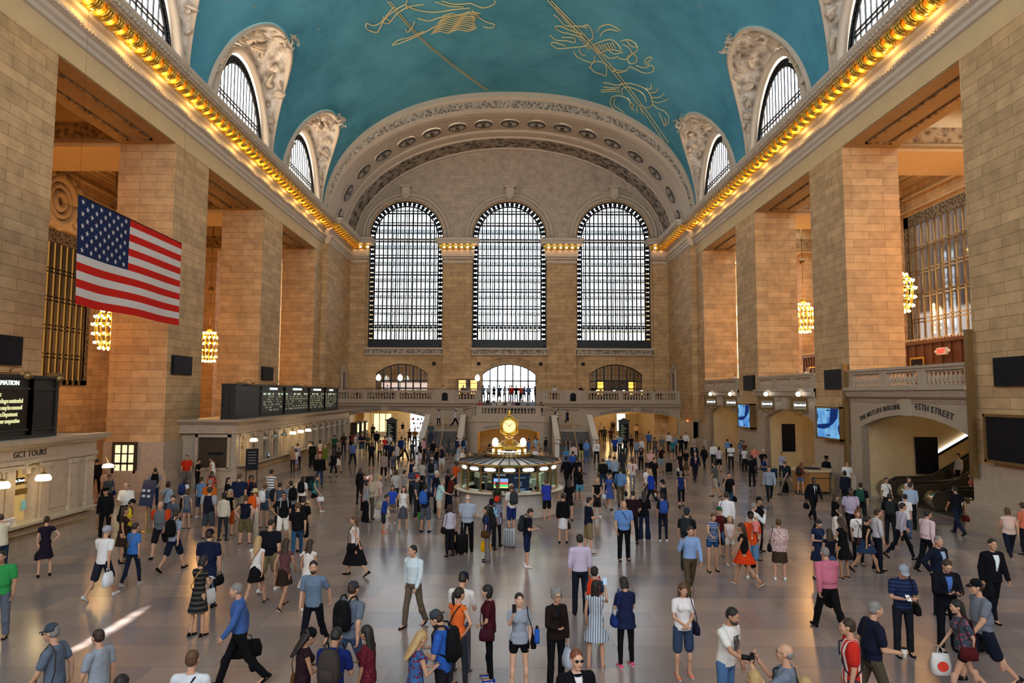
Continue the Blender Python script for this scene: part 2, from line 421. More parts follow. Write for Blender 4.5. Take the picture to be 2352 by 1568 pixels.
vo = N(nt, 'ShaderNodeTexVoronoi'); vo.inputs['Scale'].default_value = .75; vo.inputs['Randomness'].default_value = 1     # small painted stars
nt.links.new(g.outputs['Position'], vo.inputs['Vector'])
lt = N(nt, 'ShaderNodeMath', operation='LESS_THAN'); lt.inputs[1].default_value = .05; nt.links.new(vo.outputs['Distance'], lt.inputs[0])
mx = N(nt, 'ShaderNodeMix', data_type='RGBA'); mx.inputs[7].default_value = (.55, .42, .16, 1)
nt.links.new(lt.outputs[0], mx.inputs[0]); nt.links.new(cr.outputs[0], mx.inputs[6]); nt.links.new(mx.outputs[2], b.inputs['Base Color'])
b.inputs['Roughness'].default_value = .8
m.build('ceiling', mt, kind='structure')
# ---- lunettes: splayed cell with relief, roll moulding, arched window
M['relief_w'] = relief('lunette_relief', (.72, .65, .57), (.82, .76, .68), 1.5, dark=(.3, .25, .2), dist=.25)
wn = [10]
def lunette(s, c):
    NS = 40; WX, WH, WHH = 18.25, 4.35, 5.8
    def wa(t, k=1.0, x=WX): return (s * x, c - WH * k * math.cos(t), 21.7 + (WHH * k) * math.sin(t))
    def gr(t, off=0.0):
        dy = -GW * math.cos(t); z = groin_z(dy * (1 - 1e-6)); z = max(z, VZ)
        return (s * vault_x(z), c + dy, z)
    ts = [math.pi * i / NS for i in range(NS + 1)]
    m = MB()
    # relief surface between window surround and groin rim
    rr = []
    for k in range(7):
        u = k / 6.
        ring = []
        for t in ts:
            a = Vector(wa(t, 1.12, 18.0)); b = Vector(gr(t))
            p = a.lerp(b, .04 + u * .9); p.z += .25 * math.sin(u * math.pi) * math.sin(t)
            ring.append(p)
        rr.append(ring)
    m.loft(rr, 0, closed=False, cap=False)
    # plain stone rim against the painted vault
    ring1 = []; ring2 = []; ring3 = []; ring4 = []
    for t in ts:
        a = Vector(wa(t, 1.12, 18.0)); b = Vector(gr(t)); d = (b - a); L = d.length; d.normalize()
        p = a.lerp(b, .93); ring1.append(p); n = Vector((-s * .22, 0, -.12))
        ring2.append(p + n); ring3.append(b + n + d * .02); q = b + d * .12 + Vector((0, 0, .05)); ring4.append(q)
    m.loft([ring1, ring2, ring3, ring4], 1, closed=False, cap=False)
    m2 = MB()
    # roll moulding round the window
    m.tube([wa(t, 1.07, 17.95) for t in ts], .3, 8, 1)
    trim(m, [M['relief_w'], M['trim']])
    # applied carving: boughs and figures in relief, a leafy cluster at the crown
    rnd = random.Random(int(c * 10) + s)
    k = MB()
    for i in range(46):
        t = rnd.uniform(.35, math.pi - .35); u = rnd.uniform(.2, .85)
        a = Vector(wa(t, 1.12, 18.0)); b = Vector(gr(t)); p = a.lerp(b, u); p.z -= .08; p.x -= s * .08
        r = rnd.uniform(.12, .34); MM = Euler((rnd.uniform(0, 3), rnd.uniform(0, 3), rnd.uniform(0, 3))).to_matrix()
        k.ball(p, (r, r * .35, r * 1.5), 7, 0, MM)
    tip = Vector(gr(math.pi * .53))
    for i in range(26):
        d = Vector((rnd.uniform(-.4, .25) * s * 1, rnd.uniform(-.75, .75), rnd.uniform(-.6, .5)))
        MM = Euler((rnd.uniform(0, 3), rnd.uniform(0, 3), rnd.uniform(0, 3))).to_matrix()
        k.ball(tip + d + Vector((-s * .25, 0, -.15)), (.1, .05, .3), 6, 0, MM)
    trim(k, M['trim'])
    # window
    wn[0] += 1; w = empty('window_%d' % wn[0], kind='structure')
    f = MB()
    f.loft([[Vector(wa(t, 1.0)) for t in ts], [Vector(wa(t, .90)) for t in ts]], 0, closed=False, cap=False)
    f.tube([wa(t, .91, 18.2) for t in ts], .06, 6); f.tube([wa(t, .99, 18.2) for t in ts], .08, 6)
    for t in ts[1:-1:1]:
        a = Vector(wa(t, .95, 18.15)); f.ball(a, .09, 6)
    f.build('frame', M['iron'], w)
    br = MB(); x = s * 18.2; lo, hi = min(x, x + s * .08), max(x, x + s * .08)
    n = 15
    for i in range(1, n):
        y = -WH * .9 + 2 * WH * .9 * i / n; h = 21.7 + WHH * .9 * math.sqrt(max(0, 1 - (y / (WH * .9)) ** 2)); wdt = .05 if i % 3 else .075
        br.box(lo, hi, c + y - wdt / 2, c + y + wdt / 2, 21.7, h)
    for z in (23.9, 24.15): 
        hw = WH * .9 * math.sqrt(max(0, 1 - ((z - 21.7) / (WHH * .9)) ** 2)); br.box(lo, hi, c - hw, c + hw, z, z + .1)
    br.build('glazing_bars', M['iron'], w)
    gl = MB(); pts = [wa(t, .92, 18.3) for t in ts]; gl.add(pts, [list(range(len(pts)))]); gl.build('glass', M['frost'], w)
# frosted glazing: daylight diffuses through it
fm = bpy.data.materials.new('frosted_glass'); fm.use_nodes = True; nt = fm.node_tree; nt.nodes.clear()
o_ = N(nt, 'ShaderNodeOutputMaterial'); a_ = N(nt, 'ShaderNodeBsdfTransparent'); a_.inputs[0].default_value = (1, 1, 1, 1); t_ = N(nt, 'ShaderNodeBsdfTranslucent'); t_.inputs[0].default_value = (.9, .93, .95, 1)
mx_ = N(nt, 'ShaderNodeMixShader'); mx_.inputs[0].default_value = .25; nt.links.new(a_.outputs[0], mx_.inputs[1]); nt.links.new(t_.outputs[0], mx_.inputs[2]); nt.links.new(mx_.outputs[0], o_.inputs[0])
M['frost'] = fm
for c in LUN:
    for s in (-1, 1): lunette(s, c)
# wall strips behind the lunettes so the shell is closed around each window
for s in (-1, 1):
    loops = [[(Y0, 21.6), (64.4, 21.6), (64.4, 30), (Y0, 30)]]
    for c in LUN: loops.append([(c - 4.1 * math.cos(math.pi * i / 24), 21.75 + 7.2 * math.sin(math.pi * i / 24)) for i in range(25)])
    plate('wall_%s_attic' % ('left' if s < 0 else 'right'), loops, 'yz', s * 18.6, .3, M['trim'], kind='structure')
# ---- the great arch at the west end
prof = [(64.4, 34.45, 18.0, 2.25), (64.38, 33.95, 17.9, 2.25), (64.6, 33.75, 17.8, 2.25), (64.75, 33.7, 17.75, 2.25), (64.85, 33.0, 17.6, 2.23), (65.0, 32.9, 17.55, 2.22), (65.3, 32.75, 17.5, 2.2), (66.0, 32.72, 17.45, 2.2),
        (66.4, 32.9, 17.45, 2.17), (70.5, 33.1, 17.45, 2.1), (70.55, 32.85, 17.4, 2.1), (70.8, 32.8, 17.4, 2.08), (71.5, 32.75, 17.35, 2.06), (71.6, 32.55, 17.3, 2.05), (74.6, 32.66, 17.25, 2.0), (74.65, 32.45, 17.15, 2.0), (75.1, 32.45, 17.15, 2.0)]
def arc(y, top, a, n, NS=72, zb=21.9):
    out = []
    for j in range(NS + 1):
        t = math.pi * j / NS; cx = math.cos(t); sx = math.sin(t)
        # superellipse by angle
        r = (abs(cx) ** n + abs(sx) ** n) ** (-1 / n)
        out.append((a * r * cx, y, 21.6 + (top - 21.6) * r * sx))
    return out
mid = {3: 1, 8: 0, 13: 2}
m = MB()
for i in range(len(prof) - 1):
    m.loft([arc(*prof[i]), arc(*prof[i + 1])], mid.get(i, 0), closed=False, cap=False, smooth=False)
m.loft([arc(64.4, 34.45, 18.0, 2.25), arc(64.4, 36.5, 20, 2.25)], 0, closed=False, cap=False)
trim(m, [M['trim'], M['leafband'], M['bronzeband']])
# rosettes set in the soffit of the arch
def pt_arc(y, t, inset=0):
    y0, t0, a0, n0 = prof[8]; y1, t1, a1, n1 = prof[9]; k = (y - y0) / (y1 - y0)
    top, a, n = t0 + (t1 - t0) * k, a0 + (a1 - a0) * k, n0 + (n1 - n0) * k
    def P(t):
        r = (abs(math.cos(t)) ** n + abs(math.sin(t)) ** n) ** (-1 / n)
        return Vector((a * r * math.cos(t), y, 21.6 + (top - 21.6) * r * math.sin(t)))
    p = P(t); d = (P(t + .01) - P(t - .01)).normalized(); nn = Vector((d.z, 0, -d.x))
    if nn.dot(Vector((0, 0, 24)) - p) < 0: nn = -nn
    return p, d, nn
ros = MB(); ros.lathe([(1.0, 0), (1.0, .1), (.94, .14), (.9, .05)], n=20, m=0); ros.lathe([(.93, .14), (.88, .17), (.3, .16), (.22, .22), (.05, .26)], n=20, m=1)
for i in range(14):
    a = 2 * math.pi * i / 14; ros.obox((.5 * math.cos(a), .5 * math.sin(a), .19), (.5, .035, .05), Matrix.Rotation(a, 3, 'Z'), 0)
rosm = ros.mesh('rosette'); rosm.materials.append(M['trim']); rosm.materials.append(simple('rosette_dark', (.05, .045, .04), .6))
# equal spacing by arc length
PP = [pt_arc(68.4, math.pi * i / 600)[0] for i in range(601)]; L = [0]
for i in range(600): L.append(L[-1] + (PP[i + 1] - PP[i]).length)
NR = 17
for q in range(NR):
    tgt = L[-1] * (q + .5) / NR; i = min(range(601), key=lambda j: abs(L[j] - tgt)); p, d, nn = pt_arc(68.4, math.pi * i / 600)
    o = bpy.data.objects.new('ceiling_rosette', rosm); link(o); p = p + nn * .02
    yv = Vector((0, 1, 0)); o.matrix_world = Matrix(((d.x, yv.x, nn.x, p.x), (d.y, yv.y, nn.y, p.y), (d.z, yv.z, nn.z, p.z), (0, 0, 0, 1)))
    pos = ['low on the left haunch', 'on the left shoulder', 'near the crown', 'on the right shoulder', 'low on the right haunch'][min(4, (NR - 1 - q) * 5 // NR)]
    tag(o, 'round carved rosette set in the soffit of the west arch, ' + pos, 'rosette', 'rosettes of the west arch ' + pos)
# ---- west wall with three great windows
WX = [-11.5, 0.03, 11.63]; WH2, WB, WT = 4.1, 10.17, 26.67; WS = WT - WH2
def arch_loop(cx, hw, z0, zs, n=24, rise=None):
    rise = hw if rise is None else rise
    return [(cx - hw, z0), (cx + hw, z0)] + [(cx + hw * math.cos(math.pi * i / n), zs + rise * math.sin(math.pi * i / n)) for i in range(n + 1)]
def seg_loop(cx, hw, z0, zs, rise, n=14):
    r = (hw * hw + rise * rise) / (2 * rise); a = math.asin(hw / r)
    return [(cx - hw, z0), (cx + hw, z0)] + [(cx + r * math.sin(a - 2 * a * i / n), zs + rise - r + r * math.cos(a - 2 * a * i / n)) for i in range(n + 1)]
loops = [[(-19, 0), (19, 0), (19, 35), (-19, 35)]]
for x in WX: loops.append(arch_loop(x, WH2, WB, WS))
DX = [(-11.75, 2.85), (0.03, 2.95), (11.75, 2.9)]
for x, hw in DX: loops.append(seg_loop(x, hw, 4.15, 7.3, 1.1))
for x, hw in ((-12.6, 4.2), (12.9, 4.4)): loops.append([(x - hw, 0.001), (x + hw, 0.001), (x + hw, 3.9), (x - hw, 3.9)])
plate('wall_west', loops, 'xz', YW + .5, 1.0, M['stone'], kind='structure')
# upper lunette wall: finer stone skin above the cornice line
loops = [[(x, z) for x, _, z in arc(75, 32.8, 17.3, 2.0, 48)] + [(-17.4, 21.9), (17.4, 21.9)][:0]]
loops = [[(17.3, 22.1)] + [(x, max(z, 22.1)) for x, _, z in arc(75, 32.8, 17.3, 2.0, 48)] + [(-17.3, 22.1)]]
for x in WX: loops.append([(x - WH2 - .1, 22.2), (x + WH2 + .1, 22.2)] + [(x + (WH2 + .1) * math.cos(math.pi * i / 24), WS + (WH2 + .1) * math.sin(math.pi * i / 24)) for i in range(25)])
plate('wall_west_upper', loops, 'xz', YW - .05, .1, M['stone2'], kind='structure')
# west pilasters with capitals, arch rings, sills
m = MB()
for (a, b) in [(-7.25, -4.15), (4.2, 7.35), (-17.5, -15.75), (15.9, 17.5)]: m.box(a, b, 74.55, 75, 0, 20.8)
m.build('wall_west_pilasters', M['stone'], kind='structure')
m = MB()
caps = [(-7.5, -3.9), (3.95, 7.6), (-17.5, -15.5), (15.65, 17.5)]
for (a, b) in caps:
    m.box(a + .12, b - .12, 74.4, 75, 19.5, 19.75); m.box(a + .05, b - .05, 74.3, 75, 19.95, 20.15); m.box(a, b, 74.2, 75, 20.2, 20.3)
    m.box(a - .02, b + .02, 74.3, 75, 20.3, 20.95); m.box(a - .45, b + .45, 73.55, 75, 21.5, 21.85); m.box(a - .6, b + .6, 73.4, 75, 21.85, 22.12)
    for i in range(12): x = a + (b - a) * (i + .5) / 12; m.box(x - .06, x + .06, 74.15, 74.3, 20.15, 20.3)
for x in WX:
    ts = [math.pi * i / 32 for i in range(33)]
    for rr, w in ((4.35, .12), (4.75, .16), (5.15, .08)):
        m.tube([(x + rr * math.cos(t), 74.85, WS + rr * math.sin(t)) for t in ts], w, 6)
    m.box(x - 4.3, x + 4.3, 74.5, 75, 9.95, 10.15); m.box(x - 4.15, x + 4.15, 74.7, 75, 9.48, 9.95, m=1); m.box(x - 4.3, x + 4.3, 74.55, 75, 9.36, 9.48)
    # scrolled keystone
    m.box(x - .45, x + .45, 74.2, 75, 26.9, 28.0); m.box(x - .62, x + .62, 73.95, 75, 27.95, 28.15); m.box(x - .3, x + .3, 74.0, 74.3, 26.8, 27.6)
    m.ball((x, 74.1, 26.85), (.3, .25, .25), 8)
trim(m, [M['trim'], M['leafband']])
# gilded lamps of the west capitals
pw = empty('cornice_lamp'); g = MB(); g.box(-.2, .2, -.55, 0, 0, .45); g.ball((0, -.5, .1), (.18, .12, .12), 8); g.build('bracket', M['gold'], pw)
b = MB(); b.ball((.36, -.3, .2), (.1, .1, .12), 8); b.build('bulb', M['bulb'], pw)
first = True
for ci, (a, b_) in enumerate(caps):
    n = 6 if b_ - a > 3 else 3
    for i in range(n):
        o = pw if first else copy_tree(pw); first = False
        o.location = (a + .2 + (b_ - a - .4) * i / (n - 1) - .18, 74.3, 20.98)
        tag(o, 'gilded lamp bracket on the capital ' + ['left of the middle west window', 'right of the middle west window', 'at the far left corner of the west wall', 'at the far right corner of the west wall'][ci], 'cornice lamp', 'lamps of west capital %d' % (ci + 1))
# great windows
for wi, x in enumerate(WX):
    w = empty('window_%d' % (wi + 1), kind='structure')
    f = MB(); NSg = 32; ring_o = []; ring_i = []
    fw_ = .55
    oo = [(x - WH2, WB)] + [(x - WH2, z) for z in (12, 15, 18, 21)] + [(x - WH2 * math.cos(math.pi * i / NSg), WS + WH2 * math.sin(math.pi * i / NSg)) for i in range(NSg + 1)] + [(x + WH2, z) for z in (21, 18, 15, 12)] + [(x + WH2, WB)]
    h2 = WH2 - fw_
    ii = [(x - h2, WB)] + [(x - h2, z) for z in (12, 15, 18, 21)] + [(x - h2 * math.cos(math.pi * i / NSg), WS + h2 * math.sin(math.pi * i / NSg)) for i in range(NSg + 1)] + [(x + h2, z) for z in (21, 18, 15, 12)] + [(x + h2, WB)]
    # lattice border: two rails with rings and lozenges between, light passes through
    for lp, r in ((oo, .12), (ii, .10)): f.tube([(p[0], 75.55, p[1]) for p in lp], r, 6)
    mm = [((a[0] + b[0]) / 2, (a[1] + b[1]) / 2) for a, b in zip(oo, ii)]
    # resample the middle line
    segL = [0]
    for a, b in zip(mm, mm[1:]): segL.append(segL[-1] + math.dist(a, b))
    nr = 70
    for q in range(nr):
        tg = segL[-1] * (q + .5) / nr; j = max(k for k in range(len(segL) - 1) if segL[k] <= tg); u = (tg - segL[j]) / (segL[j + 1] - segL[j])
        px, pz = mm[j][0] + (mm[j + 1][0] - mm[j][0]) * u, mm[j][1] + (mm[j + 1][1] - mm[j][1]) * u
        f.tube([(px + .17 * math.cos(k * math.pi / 4), 75.55, pz + .17 * math.sin(k * math.pi / 4)) for k in range(9)], .07, 4)
        f.ball((px, 75.55, pz), .15, 6)
    f.box(x - WH2, x + WH2, 75.45, 75.65, WB, WB + .95)
    f.build('frame', M['iron'], w)
    br = MB(); n = 15
    for i in range(n + 1):
        u = x - h2 + 2 * h2 * i / n; hh = WS + math.sqrt(max(0, h2 * h2 - (u - x) ** 2))
        br.box(u - .08, u + .08, 75.5, 75.62, WB + .9, hh)
        if i < n: 
            uu = u + h2 / n; hh = WS + math.sqrt(max(0, h2 * h2 - (uu - x) ** 2)); br.box(uu - .03, uu + .03, 75.52, 75.6, WB + .9, hh)
    for k, z in enumerate((12.7, 14.55, 16.45, 18.35, 20.25, 22.1, 23.95, 25.3)):
        hw = h2 if z < WS else math.sqrt(max(0, h2 * h2 - (z - WS) ** 2))
        br.box(x - hw, x + hw, 75.46, 75.64, z - .09, z + .07); br.box(x - hw, x + hw, 75.46, 75.64, z + .24, z + .35)
        br.box(x - hw, x + hw, 75.52, 75.6, z + 1.0, z + 1.03)
    for i in range(15):
        u = x - h2 + 2 * h2 * (i + .5) / 15; br.ball((u, 75.55, 12.45), (.17, .06, .17), 6)
    br.build('glazing_bars', M['iron'], w)
    # outer skin of the double window with its walkways
    ob = MB()
    for i in range(n + 1):
        u = x - WH2 + 2 * WH2 * i / n; ob.box(u - .045, u + .045, 77.8, 77.9, WB, WT)
    for z in (12.3, 14.2, 16.1, 18.0, 19.9, 21.8, 23.6): ob.box(x - WH2 - .4, x + WH2 + .4, 76.1, 77.9, z, z + .03); ob.box(x - WH2, x + WH2, 77.8, 77.9, z - .1, z + .12)
    ob.build('outer_frame', simple('pale_steel', (.30, .36, .40), .6), w)
    gl = MB(); pts = [(p[0], 75.58, p[1]) for p in oo]; gl.add(pts, [list(range(len(pts)))]); gl.build('glass', M['glass'], w)
# ---- closing walls of the shell behind the camera, with its own daylight openings
loops = [[(-19, 0), (19, 0), (19, 35), (-19, 35)]]
for x in WX: loops.append(arch_loop(x, WH2, WB, WS, 12))
plate('wall_east', loops, 'xz', Y0 - .5, 1.0, M['stone'], kind='structure')
# ================================================================ BALCONIES, STAIRS, ARCHES
M['orange'] = simple('warm_marble', (.55, .42, .24), .45, noise=.2, nscale=2)
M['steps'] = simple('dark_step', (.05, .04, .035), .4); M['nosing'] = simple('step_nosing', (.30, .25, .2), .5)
balm = MB(); balm.lathe([(.085, 0), (.085, .05), (.05, .08), (.11, .22), (.10, .3), (.045, .45), (.05, .52), (.085, .56), (.085, .62)], n=10)
BAL = balm.mesh('baluster'); BAL.materials.append(M['marble'])
def balustrade(axis, fix, z, groups, a, b, label, peds=(), H=1.15, group=None):
    """axis 'x': runs along X at y=fix; axis 'y': runs along Y at x=fix"""
    root = empty('balustrade', ((a + b) / 2, fix, z) if axis == 'x' else (fix, (a + b) / 2, z), label=label, cat='balustrade', group=group)
    mid = (a + b) / 2
    def bx(m, u0, u1, v0, v1, z0, z1):
        if axis == 'x': m.box(u0 - mid, u1 - mid, v0, v1, z0, z1)
        else: m.box(v0, v1, u0 - mid, u1 - mid, z0, z1)
    m = MB(); bx(m, a, b, -.17, .17, 0, .25); m.build('plinth', M['marble'], root)
    m = MB(); bx(m, a, b, -.15, .15, H - .24, H - .12); bx(m, a, b, -.21, .21, H - .12, H); m.build('handrail', M['marble'], root)
    g = sorted(groups); prev = a
    for (u0, u1) in g + [(b, b)]:
        if u0 > prev + .02: m = MB(); bx(m, prev, u0, -.14, .14, .25, H - .24); m.build('pedestal', M['marble'], root)
        prev = u1
    for (u0, u1) in peds: m = MB(); bx(m, u0, u1, -.3, .3, 0, H + .06); m.build('pedestal', M['marble'], root)
    for (u0, u1) in g:
        n = max(2, round((u1 - u0) / .3))
        for i in range(n):
            u = u0 + (u1 - u0) * (i + .5) / n - mid
            o = bpy.data.objects.new('baluster', BAL); link(o, root); o.scale = (1, 1, (H - .49) / .62)
            o.location = (u, 0, .25) if axis == 'x' else (0, u, .25)
    return root
# ---- north (right) balcony in the three bays
def arch_face(a, b, y0, y1, zs, rise, top):
    hw = (y1 - y0) / 2; c = (y0 + y1) / 2; r = (hw * hw + rise * rise) / (2 * rise); al = math.asin(hw / r)
    arcp = [(c - r * math.sin(al - 2 * al * i / 16), zs + rise - r + r * math.cos(al - 2 * al * i / 16)) for i in range(17)]
    return [(a, 0), (y0, 0)] + arcp + [(y1, 0), (b, 0), (b, top), (a, top)]
BAYS = [(26.35, 35.97, 26.6, 34.95, 'nearest'), (40.05, 49.2, 40.3, 48.1, 'middle'), (53.45, 62.6, 53.7, 61.3, 'farthest')]
for i, (a, b, y0, y1, nm) in enumerate(BAYS):
    plate('wall_right_arch', [arch_face(a, b, y0, y1, 3.5, .72, 5.3)], 'yz', 18.15, .4, M['marble'], kind='structure')
    m = MB(); m.extr([(17.9, 4.95), (17.75, 5.05), (17.7, 5.3), (17.6, 5.35), (17.6, 5.5), (18.5, 5.5), (18.5, 4.95)], 'y', a, b)
    for (u0, u1) in ((a + .2, (a + b) / 2 - .5), ((a + b) / 2 + .5, b - .2)):
        m.box(17.9, 17.97, u0, u1, 4.78, 4.84); m.box(17.88, 17.97, u0, u1, 4.86, 4.9)
    c = (y0 + y1) / 2; m.add([(17.8, c - .28, 4.2), (17.8, c + .28, 4.2), (17.8, c + .38, 4.95), (17.8, c - .38, 4.95), (18, c - .28, 4.2), (18, c + .28, 4.2), (18, c + .38, 4.95), (18, c - .38, 4.95)], [(0, 1, 2, 3), (4, 7, 6, 5), (0, 3, 7, 4), (1, 5, 6, 2), (0, 4, 5, 1), (3, 2, 6, 7)])
    trim(m, M['marble'])
    w = (b - a) / 3
    balustrade('y', 18.05, 5.3, [(a + .45, a + w - .2), (a + w + .35, a + 2 * w - .35), (a + 2 * w + .2, b - .45)], a, b, 'marble balustrade over the %s arch of the right wall' % nm, H=1.12)
    fl = MB(); fl.box(18.2, 29, a, b, 5.0, 5.25); fl.build('floor', M['marble'], kind='structure')
fl = MB()
for (a, b) in ((35.97, 40.05), (49.2, 53.45), (62.6, 75), (Y0, 26.35)): fl.box(21, 29, a, b, 5.0, 5.25)
fl.build('floor', M['marble'], kind='structure')
# rooms behind the arches
def room(x0, x1, y0, y1, z1, mat, openside, name='wall_inner'):
    m = MB(); t = .2
    m.box(x0, x1, y0, y1, z1, z1 + t)
    if openside != 'x0': m.box(x0 - t, x0, y0, y1, 0, z1)
    if openside != 'x1': m.box(x1, x1 + t, y0, y1, 0, z1)
    if openside != 'y0': m.box(x0, x1, y0 - t, y0, 0, z1)
    if openside != 'y1': m.box(x0, x1, y1, y1 + t, 0, z1)
    return m.build(name, mat, kind='structure')
room(18.35, 27, 26.5, 35.1, 4.4, M['orange'], 'x0', 'wall_escalator'); 
for (y0, y1) in ((40.2, 48.2), (53.6, 61.4)):
    room(18.35, 24, y0, y1, 4.35, M['orange'], 'x0', 'wall_track_gate')
    loops = [arch_face(18.3, 24, 20.6, 23.4, 2.6, .45, 4.35)]
    plate('wall_gate_arch', loops, 'xz', y1 - .12, .2, M['orange'], kind='structure')
# black boards inside the arches
def slab(name, x0, x1, y0, y1, z0, z1, mat, label, cat, group=None):
    m = MB(); m.box(x0, x1, y0, y1, z0, z1); o = m.build(name, mat); return tag(o, label, cat, group)
slab('notice_board', 20.75, 21.85, 34.95, 35.08, 1.15, 3.0, M['screenoff'], 'tall black board on the wall left of the escalators', 'board')
slab('notice_board', 19.1, 20.0, 47.9, 47.99, 1.2, 3.1, M['screenoff'], 'tall black board inside the middle arch of the right wall', 'board')
m = MB(); m.lathe([(.32, 0), (.32, .05)], n=20); o = m.build('wall_disc', M['irongreen']); o.matrix_world = Matrix.Translation((19.5, 61.3, 1.9)) @ Matrix.Rotation(R(90), 4, 'X')
tag(o, 'dark round plate on the wall inside the farthest right arch', 'plate')
arc_text('carved_lettering', 'THE METLIFE BUILDING', .31, 30.77, -7.95, 12.55, math.pi / 2 + .192, lambda u, v, r: T_right(17.93, 61.54 - u, v, r), M['letter'], None, step=.0172, bold=.006, plane_r=True)
arc_text('carved_lettering', '45TH STREET', .38, 30.77, -7.95, 12.58, math.pi / 2 - .15, lambda u, v, r: T_right(17.93, 61.54 - u, v, r), M['letter'], None, step=.0205, bold=.006, plane_r=True)
# ---- west balcony
m = MB()
left = arch_face(-17.5, -7.6, -16.7, -8.55, 2.75, .6, 4.1); right = arch_face(7.6, 17.5, 8.55, 17.3, 2.7, .62, 4.1)
plate('wall_west_arches', [left], 'xz', 70.2, .4, M['marble'], kind='structure'); plate('wall_west_arches', [right], 'xz', 70.2, .4, M['marble'], kind='structure')
m.box(-7.6, -2.7, 70, 70.4, 0, 4.1); m.box(2.7, 7.6, 70, 70.4, 0, 4.1); m.build('wall_west_landing', M['marble'], kind='structure')
m = MB(); pr = [(69.9, 3.75), (69.75, 3.85), (69.7, 4.1), (69.45, 4.16), (69.45, 4.35), (70.5, 4.35), (70.5, 3.75)]
m.extr(pr, 'x', -17.5, -2.8); m.extr(pr, 'x', 2.8, 17.5)
for (a, b) in ((-17.2, -13.2), (-12.2, -7.8), (7.8, 12.5), (13.5, 17.2)): m.box(a, b, 69.86, 69.98, 3.62, 3.68)
for c in (-12.65, 13.0): m.box(c - .35, c + .35, 69.8, 70, 3.3, 3.8)
trim(m, M['marble'])
f = MB(); f.box(-17.5, -2.8, 70.2, 75.6, 4.1, 4.3); f.box(2.8, 17.5, 70.2, 75.6, 4.1, 4.3); f.box(-2.8, 2.8, 70.2, 75.6, 4.1, 4.3); f.box(-17.5, 17.5, 75, 84, 4.1, 4.3); f.build('floor', M['marble'], kind='structure')
balustrade('x', 70.0, 4.33, [(-17.3, -14.9), (-14.4, -11.55), (-11.1, -7.9), (-5.1, -3.5)], -17.5, -2.8, 'west balcony balustrade, left of the middle stairs', peds=[(-7.5, -5.5), (-3.1, -2.8)], H=1.15)
balustrade('x', 70.0, 4.33, [(3.6, 5.2), (8.0, 11.2), (11.65, 14.5), (15.0, 17.0)], 2.8, 17.5, 'west balcony balustrade, right of the middle stairs', peds=[(5.6, 7.5), (2.8, 3.1)], H=1.15)
for x, sd in ((-6.5, 'left'), (6.55, 'right')):
    pl = MB(); pl.extr([(-.3, -.42), (.3, -.42), (.3, .2), (.22, .32), (0, .42), (-.22, .32), (-.3, .2)], 'y', -.05, 0); o = pl.build('wall_plaque', M['screenoff'], loc=(x, 69.68, 4.85)); tag(o, 'dark shield-shaped plaque on the %s pedestal of the west balcony' % sd, 'plaque')
# middle flight and projecting landing
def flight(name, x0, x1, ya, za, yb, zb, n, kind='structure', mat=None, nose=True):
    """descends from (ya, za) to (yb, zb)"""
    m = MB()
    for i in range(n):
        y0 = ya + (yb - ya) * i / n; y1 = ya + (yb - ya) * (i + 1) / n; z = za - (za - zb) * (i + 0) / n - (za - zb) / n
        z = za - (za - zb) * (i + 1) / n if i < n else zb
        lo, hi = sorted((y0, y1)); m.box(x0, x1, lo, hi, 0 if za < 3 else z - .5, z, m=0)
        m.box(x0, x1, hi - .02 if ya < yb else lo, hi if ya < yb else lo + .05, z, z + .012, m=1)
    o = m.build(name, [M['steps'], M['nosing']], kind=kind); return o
flight('stair_middle', -2.8, 2.8, 70.2, 4.3, 67.0, 2.9, 9)
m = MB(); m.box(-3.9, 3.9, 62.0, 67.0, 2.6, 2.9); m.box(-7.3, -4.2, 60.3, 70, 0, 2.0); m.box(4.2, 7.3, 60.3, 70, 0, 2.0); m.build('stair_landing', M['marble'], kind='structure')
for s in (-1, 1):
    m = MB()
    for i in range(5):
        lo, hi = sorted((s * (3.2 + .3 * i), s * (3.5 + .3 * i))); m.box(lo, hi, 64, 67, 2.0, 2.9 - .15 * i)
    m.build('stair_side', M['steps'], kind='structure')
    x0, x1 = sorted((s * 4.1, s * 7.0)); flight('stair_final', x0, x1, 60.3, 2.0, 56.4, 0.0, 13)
    # parapets of the final flight
    for xx, sd in ((4.0, 'inner'), (7.15, 'outer')):
        m = MB(); lo, hi = sorted((s * (xx - .18), s * (xx + .18)))
        prof_ = [(61.3, 0), (61.3, 3.15), (60.6, 3.1), (57.0, 1.5), (56.6, 1.45), (56.5, 0)]
        m.extr(prof_, 'x', lo, hi); lo2, hi2 = sorted((s * (xx - .24), s * (xx + .24)))
        m.extr([(61.4, 3.15), (61.4, 3.3), (60.6, 3.25), (56.9, 1.65), (56.4, 1.6), (56.4, 1.45), (57.0, 1.5), (60.6, 3.1)], 'x', lo2, hi2)
        m.ball((s * xx, 56.55, 1.2), (.26, .2, .2), 10)
        o = m.build('trim_%d' % (60 + int(xx) + (s > 0) * 10), simple('lit_marble', (.62, .58, .52), .45) if 'pm' not in M else M['pm']); M['pm'] = o.data.materials[0]  # paler marble carries the light on the parapets in its colour
        o['kind'] = 'structure'
    hr = MB(); hx = s * 5.6; pts = [(hx, 61.4, 3.0), (hx, 60.3, 3.0), (hx, 56.6, 1.0), (hx, 56.35, .95), (hx, 56.3, 0)]
    hr.tube(pts, .035, 6); hr.tube([(hx, 61.4, 2.0), (hx, 61.4, 3.0)], .03, 6); hr.tube([(hx, 58.5, 1.0), (hx, 58.5, 2.0)], .025, 6)
    hr.tube([(s * 4.35, 60.3, 2.9), (s * 4.35, 56.6, 1.0)], .03, 6)
    tag(hr.build('handrail', M['brass']), 'brass handrail up the middle of the %s staircase' % ('left' if s < 0 else 'right'), 'handrail')
